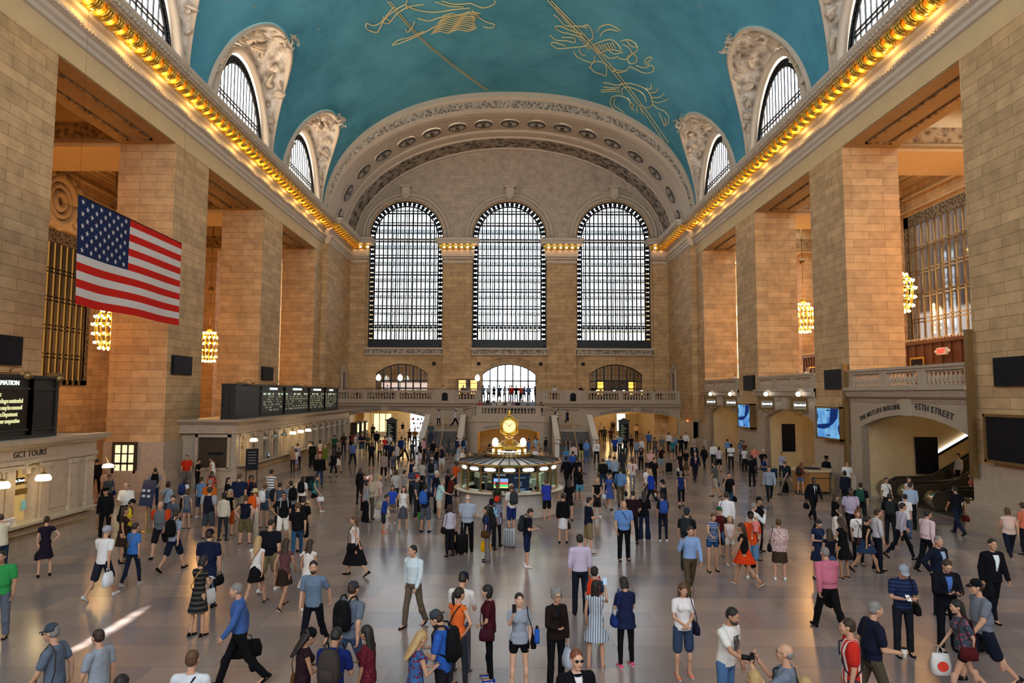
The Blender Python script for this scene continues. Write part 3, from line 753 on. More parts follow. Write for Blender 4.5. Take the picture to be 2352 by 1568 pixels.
# curved block below the landing with the dining concourse arch
fp = [(-4.15, 67.0), (-4.15, 63.6)] + [(-2.85 - 1.3 * math.cos(t), 62.9 - 2.6 * math.sin(t)) for t in [R(90) * i / 8 for i in range(9)]]
fp = fp + [(-x, y) for x, y in reversed(fp)]
m = MB(); outer = [(x, y) for x, y in fp]
def blockwall(pts, z0f, z1f):
    for (a, b) in zip(pts, pts[1:]):
        d = Vector((b[0] - a[0], b[1] - a[1])); nrm = Vector((-d.y, d.x)).normalized() * .3
        vs = [(a[0], a[1], z0f(a)), (b[0], b[1], z0f(b)), (b[0] + nrm.x, b[1] + nrm.y, z0f(b)), (a[0] + nrm.x, a[1] + nrm.y, z0f(a)),
              (a[0], a[1], z1f(a)), (b[0], b[1], z1f(b)), (b[0] + nrm.x, b[1] + nrm.y, z1f(b)), (a[0] + nrm.x, a[1] + nrm.y, z1f(a))]
        m.add(vs, [(0, 3, 2, 1), (4, 5, 6, 7), (0, 1, 5, 4), (1, 2, 6, 5), (2, 3, 7, 6), (3, 0, 4, 7)])
half = fp[:len(fp) // 2]
zt = lambda p: 3.1 if abs(p[0]) > 2.9 and p[1] > 62 else (3.1 + (3.0 * 0 + max(0, (62.9 - p[1]) / 2.6)) * .0)
def ztop(p): return 2.95 + .25 * max(0, min(1, (62.9 - p[1]) / 2.6)) if p[1] < 63 else 3.05
blockwall(half, lambda p: 0, ztop); blockwall(fp[len(fp) // 2:], lambda p: 0, ztop)
m.build('wall_stair_block', M['marble'], kind='structure')
plate('wall_dining_arch', [arch_face(-2.9, 2.9, -2.72, 2.72, 1.75, .42, 3.2)], 'xz', 60.45, .3, M['marble'], kind='structure')
m = MB(); m.tube([(-4.2, 63.2, 2.55)] + [(-2.85 - 1.35 * math.cos(t), 62.9 - 2.65 * math.sin(t), 2.6 + .1 * math.sin(t)) for t in [R(90) * i / 8 for i in range(9)]] + [(2.85 + 1.35 * math.cos(t), 62.9 - 2.65 * math.sin(t), 2.6 + .1 * math.sin(t)) for t in [R(90) * (8 - i) / 8 for i in range(9)]] + [(4.2, 63.2, 2.55)], .06, 6)
trim(m, M['marble'])
room(-2.75, 2.75, 60.6, 68, 2.3, M['orange'], 'y0', 'wall_dining')
# its balustrade with curved ends
root = balustrade('x', 60.6, 3.15, [(-2.35, 2.35)], -2.85, 2.85, 'small marble balustrade of the stair landing behind the clock', H=.95)
m = MB(); m2 = MB()
for s in (-1, 1):
    pts = [Vector((s * (2.85 + 1.2 * math.sin(t)), 63.0 - 2.4 * math.cos(t) - 60.6, .9 - .35 * (t / R(90)))) for t in [R(90) * i / 8 for i in range(9)]]
    rings = [[p + Vector((0, 0, -.1)) + Vector((dx, dy, dz)) for dx, dy, dz in ((-.12, -.12, 0), (.12, .12, 0), (.12, .12, .14), (-.12, -.12, .14))] for p in pts]
    m.loft(rings, smooth=False)
    for p in pts[1:-1]:
        o = bpy.data.objects.new('baluster', BAL); link(o, root); o.location = (p.x, p.y, -.02); o.scale = (1, 1, .9)
    m.build('curved_handrail', M['marble'], root); m = MB()
arc_text('carved_lettering', 'DINING CONCOURSE     TRACKS 100 TO 117', .2, 0, -6.9, 9.28, math.pi / 2, lambda u, v, r: T_front(u, 60.28, v, r), M['letter'], None, step=.0158)
for x in (-6.4, 6.25): text('carved_lettering', 'WEST BALCONY', .26, T_front(x, 69.98, 3.52), M['letter'])
arc_text('carved_lettering', 'TICKET MACHINES', .33, -12.6, -13.1, 16.6, math.pi / 2 + .125, lambda u, v, r: T_front(u, 69.97, v, r), M['letter'], None, step=.0143)
arc_text('carved_lettering', 'SUBWAY \u2022 42ND ST', .33, -12.6, -13.1, 16.6, math.pi / 2 - .125, lambda u, v, r: T_front(u, 69.97, v, r), M['letter'], None, step=.0143)
arc_text('carved_lettering', 'TICKET MACHINES', .33, 12.9, -13.1, 16.6, math.pi / 2 + .125, lambda u, v, r: T_front(u, 69.97, v, r), M['letter'], None, step=.0143)
arc_text('carved_lettering', 'TRACKS 31 TO 42', .33, 12.9, -13.1, 16.6, math.pi / 2 - .125, lambda u, v, r: T_front(u, 69.97, v, r), M['letter'], None, step=.0143)
arc_text('carved_lettering', 'TO VANDERBILT AVENUE', .27, 0.03, 4.1, 4.95, math.pi / 2, lambda u, v, r: T_front(u, 74.95, v, r), M['letter'], None, step=.05)
arc_text('carved_lettering', 'THE CAMPBELL APARTMENT', .27, 0.03, 4.1, 4.6, math.pi / 2, lambda u, v, r: T_front(u, 74.95, v, r), M['letter'], None, step=.05)
# corridors behind the west arches
for (x0, x1) in ((-16.75, -8.5), (8.5, 17.35)):
    m = MB(); m.box(x0, x1, 70.4, 92, 3.7, 3.9); m.box(x0 - .2, x0, 70.4, 92, 0, 3.7); m.box(x1, x1 + .2, 70.4, 92, 0, 3.7); m.box(x0, x1, 92, 92.2, 0, 3.7)
    m.box(x0, x1, 79.9, 80.2, 2.9, 3.7); m.build('wall_corridor', M['orange'], kind='structure')
text('carved_lettering', 'SUBWAY', .3, T_front(-12.0, 79.85, 3.25), M['letter']); text('carved_lettering', 'WAITING ROOM', .3, T_front(12.6, 79.85, 3.25), M['letter'])
# shops, machines and lit cases in the corridors
M['shopwhite'] = emis('lit_shop', (.80, .93, 1), 3.2); M['shopwarm'] = emis('lit_shop_warm', (1, .78, .38), 2.0); M['shopred'] = simple('shop_red', (.6, .08, .05), .5)
def shop(name, x0, x1, y, z0, z1, mat, label, shelves=True):
    root = empty(name, ((x0 + x1) / 2, y, 0), label=label, cat='shop front'); c = (x0 + x1) / 2
    m = MB(); m.box(x0 - c, x1 - c, 0, .05, z0, z1); m.build('lit_window', mat, root)
    m = MB()
    for i in range(4): u = x0 - c + (x1 - x0) * i / 3; m.box(u - .05, u + .05, -.1, 0, 0, z1)
    m.box(x0 - c, x1 - c, -.1, 0, z1 - .02, z1 + .12); m.box(x0 - c, x1 - c, -.12, 0, 0, z0)
    m.build('frame', M['white'], root)
    if shelves:
        m = MB(); rnd = random.Random(3)
        for k in range(3):
            z = z0 + .35 + .55 * k; m.box(x0 - c, x1 - c, -.35, -.05, z, z + .03)
            for q in range(14): u = rnd.uniform(x0 - c + .1, x1 - c - .1); m.box(u - .06, u + .06, -.3, -.15, z + .03, z + rnd.uniform(.15, .35), m=rnd.randint(1, 3))
        m.build('shelves', [M['white'], M['shopred'], simple('sea_blue', (.1, .35, .5), .5), M['black']], root)
shop('shop_front', -12.6, -8.8, 88, .3, 3.1, M['shopwhite'], 'bright white lit shop at the end of the left corridor')
shop('shop_front', -16.5, -14.3, 84, .5, 2.7, M['shopwarm'], 'warm lit shop window left in the left corridor', False)
slab('display_case', 13.6, 14.6, 86, 86.2, .6, 2.7, M['signwhite'], 'bright lit display case in the right corridor', 'display case')
def kiosk(x, y, label):
    root = empty('departure_kiosk', (x, y, 0), label=label, cat='kiosk')
    m = MB(); m.box(-.5, .5, -.15, .15, .35, 2.45); m.extr([(-.6, 2.45), (.6, 2.45), (.6, 2.55), (.3, 2.62), (0, 2.8), (-.3, 2.62), (-.6, 2.55)], 'y', -.2, .2); m.box(-.42, -.3, -.1, .1, 0, .35); m.box(.3, .42, -.1, .1, 0, .35); m.build('case', M['irongreen'], root)
    m = MB(); m.box(-.4, .4, -.17, -.15, .6, 2.2); m.build('screen', M['screenoff'], root)
    m = MB()
    for i in range(9): m.box(-.33, -.33 + .25 + .35 * ((i * 7) % 5) / 5, -.176, -.17, 2.05 - i * .17, 2.09 - i * .17)
    m.build('lit_rows', emis('dim_rows', (.6, .7, .4), .5), root)
kiosk(-11.6, 68.2, 'dark green departure kiosk before the left arch'); kiosk(11.45, 68.2, 'dark green departure kiosk before the right arch')
# ticket machine strip in left arch
m = MB(); m.box(-16.6, -16.4, 71, 79, 0, 3.4); m.build('wall_ticket_machines', M['orange'], kind='structure')
for k in range(3):
    root = empty('ticket_machine', (-16.05, 72 + k * 2.2, 0), label='lit ticket machine in the left corridor, ' + ['nearest of three', 'second of three', 'deepest of three'][k], cat='machine', group='ticket machines of the left corridor')
    m = MB(); m.box(-.3, .3, -.5, .5, 0, 2.1); m.build('cabinet', M['panel'], root); m = MB(); m.box(.3, .32, -.35, .35, 1.1, 1.9); m.build('screen', M['shopwarm'], root)
# arched balcony level glazing
for di, (x, hw) in enumerate(DX):
    w = empty('window_%d' % (30 + di), kind='structure'); m = MB(); n = 7
    for i in range(n + 1):
        u = -hw + 2 * hw * i / n; rr = (hw * hw + 1.21) / 2.2; zz = 7.3 + 1.1 - rr + math.sqrt(max(0, rr * rr - u * u))
        m.box(x + u - .07, x + u + .07, 75.3, 75.5, 4.3, zz)
        if i < n: uu = u + hw / n; m.box(x + uu - .02, x + uu + .02, 75.38, 75.44, 6.7, 7.3 + 1.1 - rr + math.sqrt(max(0, rr * rr - uu * uu)))
    for z, t in ((6.55, .07), (5.75, .05), (7.2, .02)): m.box(x - hw, x + hw, 75.3, 75.5, z - t, z + t)
    ring = [(x + (hw - .05) * 0 + rr * math.sin(a), 75.4, 7.3 + 1.1 - rr + rr * math.cos(a)) for a in [math.asin(hw / rr) * (1 - i / 8) for i in range(17)]]
    m.tube(ring, .1, 6); m.build('frame', M['iron'], w)
    g = MB(); g.box(x - hw, x + hw, 75.42, 75.44, 5.8 if di == 1 else 4.3, 8.5); g.build('glass', M['glass'], w)
# what lies beyond the balcony doors: a vestibule open to daylight in the middle, warm rooms at the sides
m = MB(); m.box(-17, 17, 76, 84, 8.9, 9.1); m.box(-17.2, -17, 76, 84, 4, 9); m.box(17, 17.2, 76, 84, 4, 9); m.box(-4.2, -4, 76, 84, 4.3, 9); m.box(4, 4.2, 76, 84, 4.3, 9); m.box(-17, -4, 84, 84.2, 4, 9); m.box(4, 17, 84, 84.2, 4, 9); m.build('wall_vestibule', M['orange'], kind='structure')
# bar behind the right window and restaurant behind the left
def shelfunit(x0, x1, y, z0, label, name, lit, group=None):
    root = empty(name, ((x0 + x1) / 2, y, z0), label=label, cat='bar shelves', group=group); w_ = (x1 - x0) / 2; m = MB()
    m.box(-w_, w_, 0, .1, 0, 2.4); 
    for z in (0, .75, 1.35, 1.95, 2.4): m.box(-w_, w_, -.4, 0, z, z + .05)
    for u in (-w_, -w_ + .9, w_ - .9, w_): m.box(u - .06, u + .06, -.42, 0, 0, 2.45)
    m.build('case', M['wood'], root); m = MB(); m.box(-w_ + .06, -w_ + .84, -.05, -.02, .8, 2.3); m.box(w_ - .84, w_ - .06, -.05, -.02, .8, 2.3); m.build('lit_panels', lit, root)
    m = MB(); rnd = random.Random(int(x0 * 7))
    for z in (.8, 1.4, 2.0):
        u = -w_ + 1.0
        while u < w_ - 1.0: m.lathe([(.045, 0), (.045, .2), (.015, .26), (.015, .33)], (u, -.2, z), 6, m=rnd.randint(0, 2)); u += rnd.uniform(.12, .25)
    b = m.build('bottles', [simple('green_glass', (.05, .2, .1), .2), simple('clear_glass', (.6, .6, .55), .2), simple('amber_glass', (.4, .15, .03), .2)], root); b['kind'] = 'stuff'
shelfunit(9.9, 14.3, 77.2, 4.3, 'wooden back bar with amber lit ends behind the right balcony window', 'back_bar', emis('amber_panel', (1, .42, .06), 3.2))
shelfunit(-5.5, -3.3, 74.4, 4.3, 'lit wooden bar shelves against the balcony pilaster left of the doors', 'bar_shelves', emis('amber_panel2', (1, .5, .15), 2.5))
m = MB(); m.box(-14.4, -9.2, 77.5, 77.55, 5.2, 6.35); o = m.build('lit_screen', emis('bar_light', (1, .72, .6), 1.1)); tag(o, 'bright strip of lit shelves behind the left balcony window', 'shelves')
# rail and lamps of the restaurant terrace
root = empty('terrace_rail', (-11, 71.6, 4.3), label='wooden terrace rail with glass panels on the west balcony left side', cat='rail')
m = MB(); m.box(-6.3, 8, -.05, .05, 1.28, 1.36); m.box(-6.3, 8, -.04, .04, .95, 1.0)
for i in range(12): u = -6.3 + 14.3 * i / 11; m.box(u - .05, u + .05, -.05, .05, 0, 1.3)
m.build('frame', M['wood'], root); m = MB(); m.box(-6.3, 8, -.01, .01, .2, 1.28); m.build('glass', M['glass'], root)
def post_lamp(x, y, z, h, label, group):
    root = empty('globe_lamp', (x, y, z), label=label, cat='lamp', group=group)
    m = MB(); m.lathe([(.16, 0), (.1, .1), (.04, .15), (.04, h)], n=8); m.build('post', M['iron'], root)
    m = MB(); m.lathe([(.1, h), (.24, h + .1), (.26, h + .35), (.15, h + .6), (.02, h + .68)], n=12); m.build('shade', M['globe'], root)
for x, q in ((-13.9, 'left of'), (-11.6, 'in the middle of'), (-3.35, 'right of')): post_lamp(x, 73, 4.3, 2.2, 'white shaded lamp on a dark post, standing %s the balcony restaurant' % q, 'terrace lamps')
for x, q in ((9.3, 'first'), (11.1, 'second'), (12.1, 'third'), (14.0, 'fourth')):
    root = empty('table_lamp', (x, 71.95, 5.05), label='small glowing table lamp, %s from the left on the right balcony terrace' % q, cat='lamp', group='table lamps on the right terrace')
    m = MB(); m.lathe([(.08, 0), (.03, .03), (.02, .2)], n=8); m.build('base', M['brass'], root); m = MB(); m.lathe([(.12, .2), (.13, .45), (.1, .5)], n=10); m.build('shade', M['lampglass'], root)
def table(x, y, z, label, group, rx=.45):
    root = empty('dining_table', (x, y, z), label=label, cat='table', group=group)
    m = MB(); m.lathe([(rx, .71), (rx, .75)], n=16); m.build('tabletop', M['wood'], root); m = MB(); m.lathe([(.25, 0), (.05, .05), (.05, .71)], n=8); m.build('pedestal', M['iron'], root)
for x in (9.3, 11.1, 12.1 + .1, 14.0): table(x, 71.95, 4.3, 'small round dining table behind the right balcony balustrade', 'right terrace tables')
for x in (-16.2, -14.6, -12.9, -10.8, -9.2): table(x, 73.2, 4.3, 'small round dining table on the left balcony terrace', 'left terrace tables')
slab('host_desk', 3.5, 4.1, 72.6, 73.0, 4.3, 5.5, M['white'], 'pale host desk right of the balcony doors', 'desk')
for x, y0_ in ((-3.2, 71), (3.25, 71)): pass
for x, z, sd in ((-8.2, 8.25, 'left'), (-3.3, 8.25, 'left of the middle doors'), (3.5, 8.25, 'right of the middle doors'), (8.15, 8.25, 'right')):
    slab('wall_speaker', x - .17, x + .17, 74.7, 74.98, z, z + .35, M['black'], 'small black speaker on the west wall, ' + {'left': 'beside the left arched window', 'right': 'beside the right arched window'}.get(sd, sd), 'speaker')
# pedimented side doors on the balcony
for s in (-1, 1):
    root = empty('door_%d' % (1 if s < 0 else 2), (s * 17.45, 69.6 + 2.2, 4.3), kind='structure')
    m = MB(); lo, hi = sorted((0, s * -.25)); m.box(lo, hi, -.9, -.65, 0, 3.0); m.box(lo, hi, .65, .9, 0, 3.0); m.box(lo, hi, -1.0, 1.0, 3.0, 3.3)
    m.add([(lo, -1.1, 3.3), (lo, 1.1, 3.3), (lo, 0, 4.0), (hi, -1.1, 3.3), (hi, 1.1, 3.3), (hi, 0, 4.0)], [(0, 1, 2), (3, 5, 4), (0, 3, 4, 1), (1, 4, 5, 2), (2, 5, 3, 0)]); m.build('surround', M['marble'], root)
    m = MB(); lo, hi = sorted((0, s * -.06)); m.box(lo, hi, -.65, .65, 0, 3.0); m.build('leaf', M['wood'], root)
# outer passage windows
def passage_window(n, X, a, b, z0, z1, lit):
    w = empty('window_%d' % n, kind='structure'); s = 1 if X > 0 else -1; x0, x1 = sorted((X - s * .02, X - s * .12))
    m = MB(); nv = 11; lit_ = X < 0
    m.box(x0, x1, a, b, z1 - .8, z1, m=1); m.box(x0, x1, a, a + .55, z0, z1, m=1); m.box(x0, x1, b - .55, b, z0, z1, m=1); m.box(x0, x1, a, b, z0, z0 + .3, m=1)
    for i in range(nv + 1): y = a + .55 + (b - a - 1.1) * i / nv; m.box(x0, x1, y - (.15 if lit_ else .06), y + (.15 if lit_ else .06), z0, z1 - .8)
    for i in range(1, 5):
        z = z0 + (z1 - .8 - z0) * i / 5
        for d in (-.14, .1): m.box(x0, x1, a + .5, b - .5, z + d, z + d + .07)
    m.build('frame', [M['panel'] if lit_ else M['brassdull'], M['frieze_dk']], w)
    g = MB(); xx = X + s * .1; g.box(min(xx, xx + .02), max(xx, xx + .02), a, b, z0, z1); g.build('glass', lit, w)
M['frieze_dk'] = relief('bronze_lattice', (.20, .16, .10), (.26, .22, .15), 6, dark=(.01, .01, .01))
passage_window(20, 29, 39.9, 49.1, 8.65, 18.0, M['paleglass'] if 'paleglass' in M else glassy('reflective_pane', (.75, .75, .78), .25))
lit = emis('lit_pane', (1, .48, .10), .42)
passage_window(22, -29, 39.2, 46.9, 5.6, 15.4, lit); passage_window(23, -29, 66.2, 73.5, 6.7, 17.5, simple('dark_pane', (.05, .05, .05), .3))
# rooms / sky beyond: light well wall behind right windows, cover added to block sun
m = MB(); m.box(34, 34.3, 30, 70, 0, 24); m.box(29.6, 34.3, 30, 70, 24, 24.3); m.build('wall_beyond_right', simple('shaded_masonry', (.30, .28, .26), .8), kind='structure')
# carved cartouche above the left passage window
m = MB(); ts = [2 * math.pi * i / 20 for i in range(21)]
for r, w_ in ((1.5, .3), (1.0, .2), (.5, .22)): m.tube([(-28.8, 43 + r * math.cos(t), 17.3 + r * math.sin(t)) for t in ts], w_, 6)
for i in range(16): a = i * math.pi / 8; m.ball((-28.75, 43 + 1.9 * math.cos(a) * 1.3, 17.3 + 1.6 * math.sin(a)), (.25, .5, .35), 6)
m.box(-29, -28.6, 39, 47, 15.5, 15.8); trim(m, M['trimy'])
# lit glazed door in the pier on the left
root = empty('door_3', (-19.9, 35.9, .3), kind='structure')
m = MB(); m.box(-.62, -.5, -.15, 0, 0, 2.1); m.box(.5, .62, -.15, 0, 0, 2.1); m.box(-.62, .62, -.15, 0, 2.1, 2.25); m.box(-.5, .5, -.12, -.02, 0, .5); m.box(-.5, .5, -.12, -.02, 1.1, 1.2)
for u in (-.17, .17): m.box(u - .03, u + .03, -.12, -.02, .5, 2.1)
m.box(-.5, .5, -.12, -.02, 1.62, 1.68); m.build('frame', M['panel'], root)
m = MB(); m.box(-.5, .5, -.06, -.04, .5, 2.1); m.build('lit_panes', emis('lit_door', (1, .86, .5), 1.3), root)
m = MB(); m.ball((-.42, -.16, 1.0), .05, 6); m.build('door_knob', M['brass'], root)
# ================================================================ THINGS IN THE HALL
def chan(o, l, c, g=None): return tag(o, l, c, g)
# ---------------- ticket offices along the left wall
def ticket_office(nm, ya, yb, wins, name_text=None, lit=(), end_low=True):
    root = empty('ticket_office', (-16.6, (ya + yb) / 2, 0), label=nm, cat='ticket office')
    oy = (ya + yb) / 2
    def B(m, x0, x1, y0, y1, z0, z1, k=0): m.box(x0 + 16.6, x1 + 16.6, y0 - oy, y1 - oy, z0, z1, m=k)
    FX = -14.9; m = MB()
    B(m, -18.0, FX - .45, ya + .3, yb - .3, 0, 3.0)
    B(m, FX - .45, FX, ya, yb, 0, 1.05)                                  # wall under the counter
    prev = ya
    for c in wins:
        B(m, FX - .45, FX, prev, c - .45, 1.05, 2.95); prev = c + .45
    B(m, FX - .45, FX, prev, yb, 1.05, 2.95)
    m.build('wall', M['marble'], root)
    m = MB(); B(m, -18, FX + .2, ya - .15, yb + .15, 0, .18); B(m, -18, FX + .12, ya - .1, yb + .1, .18, .95)
    m.build('plinth', M['marble'], root)
    pr = [(0, 2.88), (.08, 2.9), (.08, 3.02), (.03, 3.05), (.03, 3.35), (.12, 3.4), (.2, 3.48), (.34, 3.52), (.38, 3.66), (0, 3.68)]
    m = MB(); ring = []
    for (x, y, sx, sy) in ((-18, ya, 0, -1), (FX, ya, 1, -1), (FX, yb, 1, 1), (-18, yb, 0, 1)):
        ring.append([(x + sx * p + 16.6, y + sy * p - oy, z) for p, z in pr])
    m.loft(ring, 0, closed=False, cap=False, smooth=False); B(m, -18, FX, ya, yb, 3.0, 3.66)
    m.build('cornice', M['marble'], root)
    m = MB(); B(m, FX - .5, FX + .42, ya + .3, yb - .3, 1.08, 1.16); m.build('counter', simple('polished_counter', (.45, .38, .28), .25), root)
    m = MB()
    for i in range(int((yb - ya - 1) / 2.4)):
        y = ya + 1 + i * 2.4 - oy; m.tube([(FX + 16.6, y, .8), (FX + 16.6 + .3, y, .8)], .02, 6)
    m.tube([(FX + 16.9, ya + .8 - oy, .8), (FX + 16.9, yb - .8 - oy, .8)], .03, 6); m.build('foot_rail', M['brass'], root)
    m = MB()
    for a, b in zip(wins, wins[1:]):
        c = (a + b) / 2; hw = (b - a) / 2 - .55
        for s in (-1, 1): B(m, FX, FX + .07, c + s * hw * .55 - .13, c + s * hw * .55 + .13, 1.2, 2.75)
        B(m, FX, FX + .09, c - hw, c + hw, 2.75, 2.88)
    for c in wins:
        for s in (-1, 1): B(m, FX, FX + .05, c + s * .5 - .06, c + s * .5 + .06, 1.16, 2.8)
        B(m, FX, FX + .06, c - .56, c + .56, 2.75, 2.86); B(m, FX, FX + .12, c - .1, c + .1, 2.6, 2.95)
    if yb - wins[-1] > 1.6:
        for q in (wins[-1] + .85, yb - 1.25, yb - .35): B(m, FX, FX + .09, q - .2, q + .2, 1.16, 2.8); B(m, FX, FX + .12, q - .25, q + .25, 2.72, 2.88); B(m, FX, FX + .12, q - .24, q + .24, 1.16, 1.3)
        B(m, FX, FX + .03, wins[-1] + 1.15, yb - 1.55, 1.35, 2.65)
    m.build('pilasters', M['marble'], root)
    for i, c in enumerate(wins):
        m = MB(); B(m, FX - .3, FX - .27, c - .45, c + .45, 1.16, 2.75); w = m.build('ticket_window', M['litwin'] if i in lit else M['darkwin'], root)
        m = MB(); B(m, FX - .27, FX - .22, c - .45, c + .45, 2.25, 2.3); B(m, FX - .27, FX - .22, c - .02, c + .02, 2.3, 2.75); B(m, FX - .27, FX - .2, c - .45, c + .45, 1.95, 2.12); m.build('grille', M['brassdull'], w)
        m = MB(); lx = FX + .58 + 16.6
        m.tube([(FX + 16.6, c - oy, 2.82), (FX + 16.9, c - oy, 2.9), (lx, c - oy, 2.8), (lx, c - oy, 2.62)], .022, 6); m.lathe([(.03, 2.66), (.12, 2.6), (.05, 2.58)], (lx, c - oy, 0), 8)
        br = m.build('lamp_bracket', M['brassdull'], root)
        m = MB(); m.lathe([(.06, 2.6), (.17, 2.57), (.22, 2.47), (.2, 2.4), (.02, 2.39)], (lx, c - oy, 0), 12); m.build('lamp_shade', M['lampglass'] if i in lit else M['shadeoff'], br)
    return root
M['litwin'] = simple('lit_ticket_window', (.25, .2, .1), .3, emit=(1, .62, .2), estr=.35); M['darkwin'] = simple('dark_ticket_window', (.02, .018, .012), .15); M['shadeoff'] = simple('unlit_glass_shade', (.35, .33, .28), .3)
W2 = [38.75 + 1.74 * k for k in range(14)]
ticket_office('long marble ticket office under the departures board', 37.7, 64.0, W2, lit=(0, 4, 5, 6))
W1 = [21.35 - 1.74 * k for k in range(5)][::-1]
ticket_office('marble tour ticket office at the left edge', 12.5, 24.9, W1, lit=(0, 1, 2, 3, 4))
text('carved_lettering', 'GCT TOURS', .27, T_left(-14.86, 21.5, 3.2), M['letter'])
# end window of the long office
root = empty('office_window', (-16.1, 37.65, 0), label='wide framed window in the end wall of the long ticket office', cat='window')
m = MB(); 
for (a, b, z0, z1) in ((-.95, -.8, 1.0, 2.85), (.8, .95, 1.0, 2.85), (-.95, .95, 2.7, 2.85), (-1.05, 1.05, .92, 1.05)): m.box(a, b, -.14, .03, z0, z1)
m.build('frame', M['marble'], root); m = MB(); m.box(-.8, .8, -.02, .02, 1.05, 2.7); m.build('shutter', M['panel'], root)
m = MB(); m.box(-.25, .55, -.05, -.02, 1.75, 1.88); m.build('slot', M['black'], root)
root = empty('wall_lamp', (-14.75, 25.2, 0), label='lit glass lamp on the end corner of the tour ticket office', cat='lamp')
m = MB(); m.tube([(0, -.25, 2.7), (0, .1, 2.8), (0, .3, 2.55)], .02, 6); m.build('bracket', M['brassdull'], root)
m = MB(); m.lathe([(.06, 2.5), (.17, 2.46), (.2, 2.36), (.02, 2.34)], (0, .3, 0), 12); m.build('lamp_shade', M['lampglass'], root)
# window dressing: poster, sign, brochures, screens
def flat(name, cx, cy, z0, z1, w_, mat, label, cat, ax='x', th=.02, group=None):
    m = MB()
    if ax == 'x': m.box(cx, cx + th, cy - w_ / 2, cy + w_ / 2, z0, z1)
    else: m.box(cx - w_ / 2, cx + w_ / 2, cy, cy + th, z0, z1)
    return tag(m.build(name, mat), label, cat, group)
flat('poster', -15.1, 19.75, 1.2, 2.2, .7, simple('poster_paper', (.75, .68, .45), .6), 'cream tour poster in the ticket window at the left edge', 'poster')
p = flat('window_sign', -15.12, 21.35, 2.3, 2.46, .6, M['black'], 'small dark sign over the second tour window', 'sign'); text('lettering', 'Audio Tours', .11, T_left(-15.095, 21.35, 2.38), M['signwhite'], p)
p2 = flat('notice', -15.1, 21.65, 1.45, 1.75, .2, simple('blue_notice', (.2, .5, .6), .5), 'small blue notice in the tour ticket window', 'notice')
for k, (y, c) in enumerate(((20.35, (.6, .45, .45)), (20.55, (.5, .5, .6)), (20.75, (.65, .6, .5)))):
    m = MB(); m.obox((0, 0, .11), (.1, .16, .22), Matrix.Rotation(R(10), 3, 'Y')); m.box(-.06, .06, -.09, .09, 0, .03)
    tag(m.build('brochure_rack', simple('brochure_%d' % k, c, .5), loc=(-14.75, y, 1.16)), 'small rack of brochures on the tour office counter', 'brochures', 'brochures on the tour counter')
for y in (W2[0], W2[2], W2[5], W2[7]):
    root = empty('counter_screen', (-14.75, y + .2, 1.16), label='small customer screen on the long ticket counter', cat='screen', group='customer screens on the ticket counter')
    m = MB(); m.box(-.02, .02, -.08, .08, .08, .26); m.box(-.05, .05, -.03, .03, 0, .08); m.build('housing', M['black'], root); m = MB(); m.box(.02, .025, -.07, .07, .1, .24); m.build('screen', emis('cool_screen', (.6, .8, 1), 1.2), root)
# ---------------- departure boards
M['amber'] = emis('led_amber', (.95, .9, .45), .9); M['greenled'] = emis('led_green', (.75, .95, .6), 1.1); M['boardface'] = simple('board_face', (.008, .009, .008), .3); M['header'] = emis('header_white', (.85, 1, .85), 1.6)
M['dimled'] = emis('led_dim', (.7, .75, .45), .32)
def board(nm, ya, yb, panels):
    root = empty('departure_board', (-15.25, (ya + yb) / 2, 3.68), label=nm, cat='departure board'); oy = (ya + yb) / 2
    m = MB(); m.box(-.45, .3, ya - oy, yb - oy, 0, 1.85); m.box(-.5, .38, ya - oy - .05, yb - oy + .05, 1.85, 1.95); m.box(-.5, .38, ya - oy - .05, yb - oy + .05, .0, .1)
    m.box(-.5, .36, ya - oy - .04, yb - oy + .04, 1.5, 1.56)
    for x in (-.44, -.1, .28):
        m.box(x - .03, x + .03, ya - oy - .06, ya - oy, 0, 1.9); m.box(x - .03, x + .03, yb - oy, yb - oy + .06, 0, 1.9)
    m.build('housing', M['irongreen'], root)
    for k in range(len(panels)):
        a, b = panels[k][:2]
        m = MB(); m.box(.3, .325, a - oy + .12, b - oy - .12, .3, 1.5); f = m.build('panel', M['boardface'], root)
        m = MB()
        for u in (a - oy, b - oy): m.box(.3, .37, u - .06, u + .06, 0, 1.9)
        m.box(.3, .36, a - oy, b - oy, .24, .3); m.build('mullions', M['irongreen'], f)
        text('heading', panels[k][2], .2, T_left(.34, (a + b) / 2 - oy, 1.7), M['header'], root)
    # lamps curving over the top
    for i, y in enumerate([ya + (yb - ya) * t for t in ((.08, .3, .53, .8) if len(panels) > 1 else (.85,))]):
        m = MB(); m.tube([(0, y - oy, 1.95), (.05, y - oy, 2.15), (.35, y - oy, 2.2), (.55, y - oy, 2.0)], .025, 6); m.ball((.58, y - oy, 1.93), (.14, .14, .12), 8); m.box(-.2, .2, y - oy - .5, y - oy + .2, 1.95, 2.03); m.build('spotlight', M['brassdull'], root)
    return root, oy
P2 = [(41.4, 45.6, 'INFORMATION'), (45.6, 51.2, 'HARLEM DEPARTURES'), (51.2, 55.6, 'HUDSON DEPARTURES'), (55.6, 59.6, 'NEW HAVEN')]
b2, oy2 = board('long dark green departures board on top of the ticket office', 37.6, 60.0, P2)
rnd = random.Random(5)
for (a, b, t) in P2:
    m = MB(); h = MB()
    for r in range(7):
        z = 1.38 - r * .165; u = a - oy2 + .35
        while u < b - oy2 - .4:
            L_ = rnd.uniform(.12, .5)
            if rnd.random() < .78:
                k = u
                while k < min(u + L_, b - oy2 - .3): (h if r == 0 else m).box(.326, .332, k, k + .055, z - .05, z + .05); k += .085
            u += L_ + rnd.uniform(.08, .45)
    m.build('led_rows', M['dimled'], b2); h.build('led_header', M['greenled'], b2)
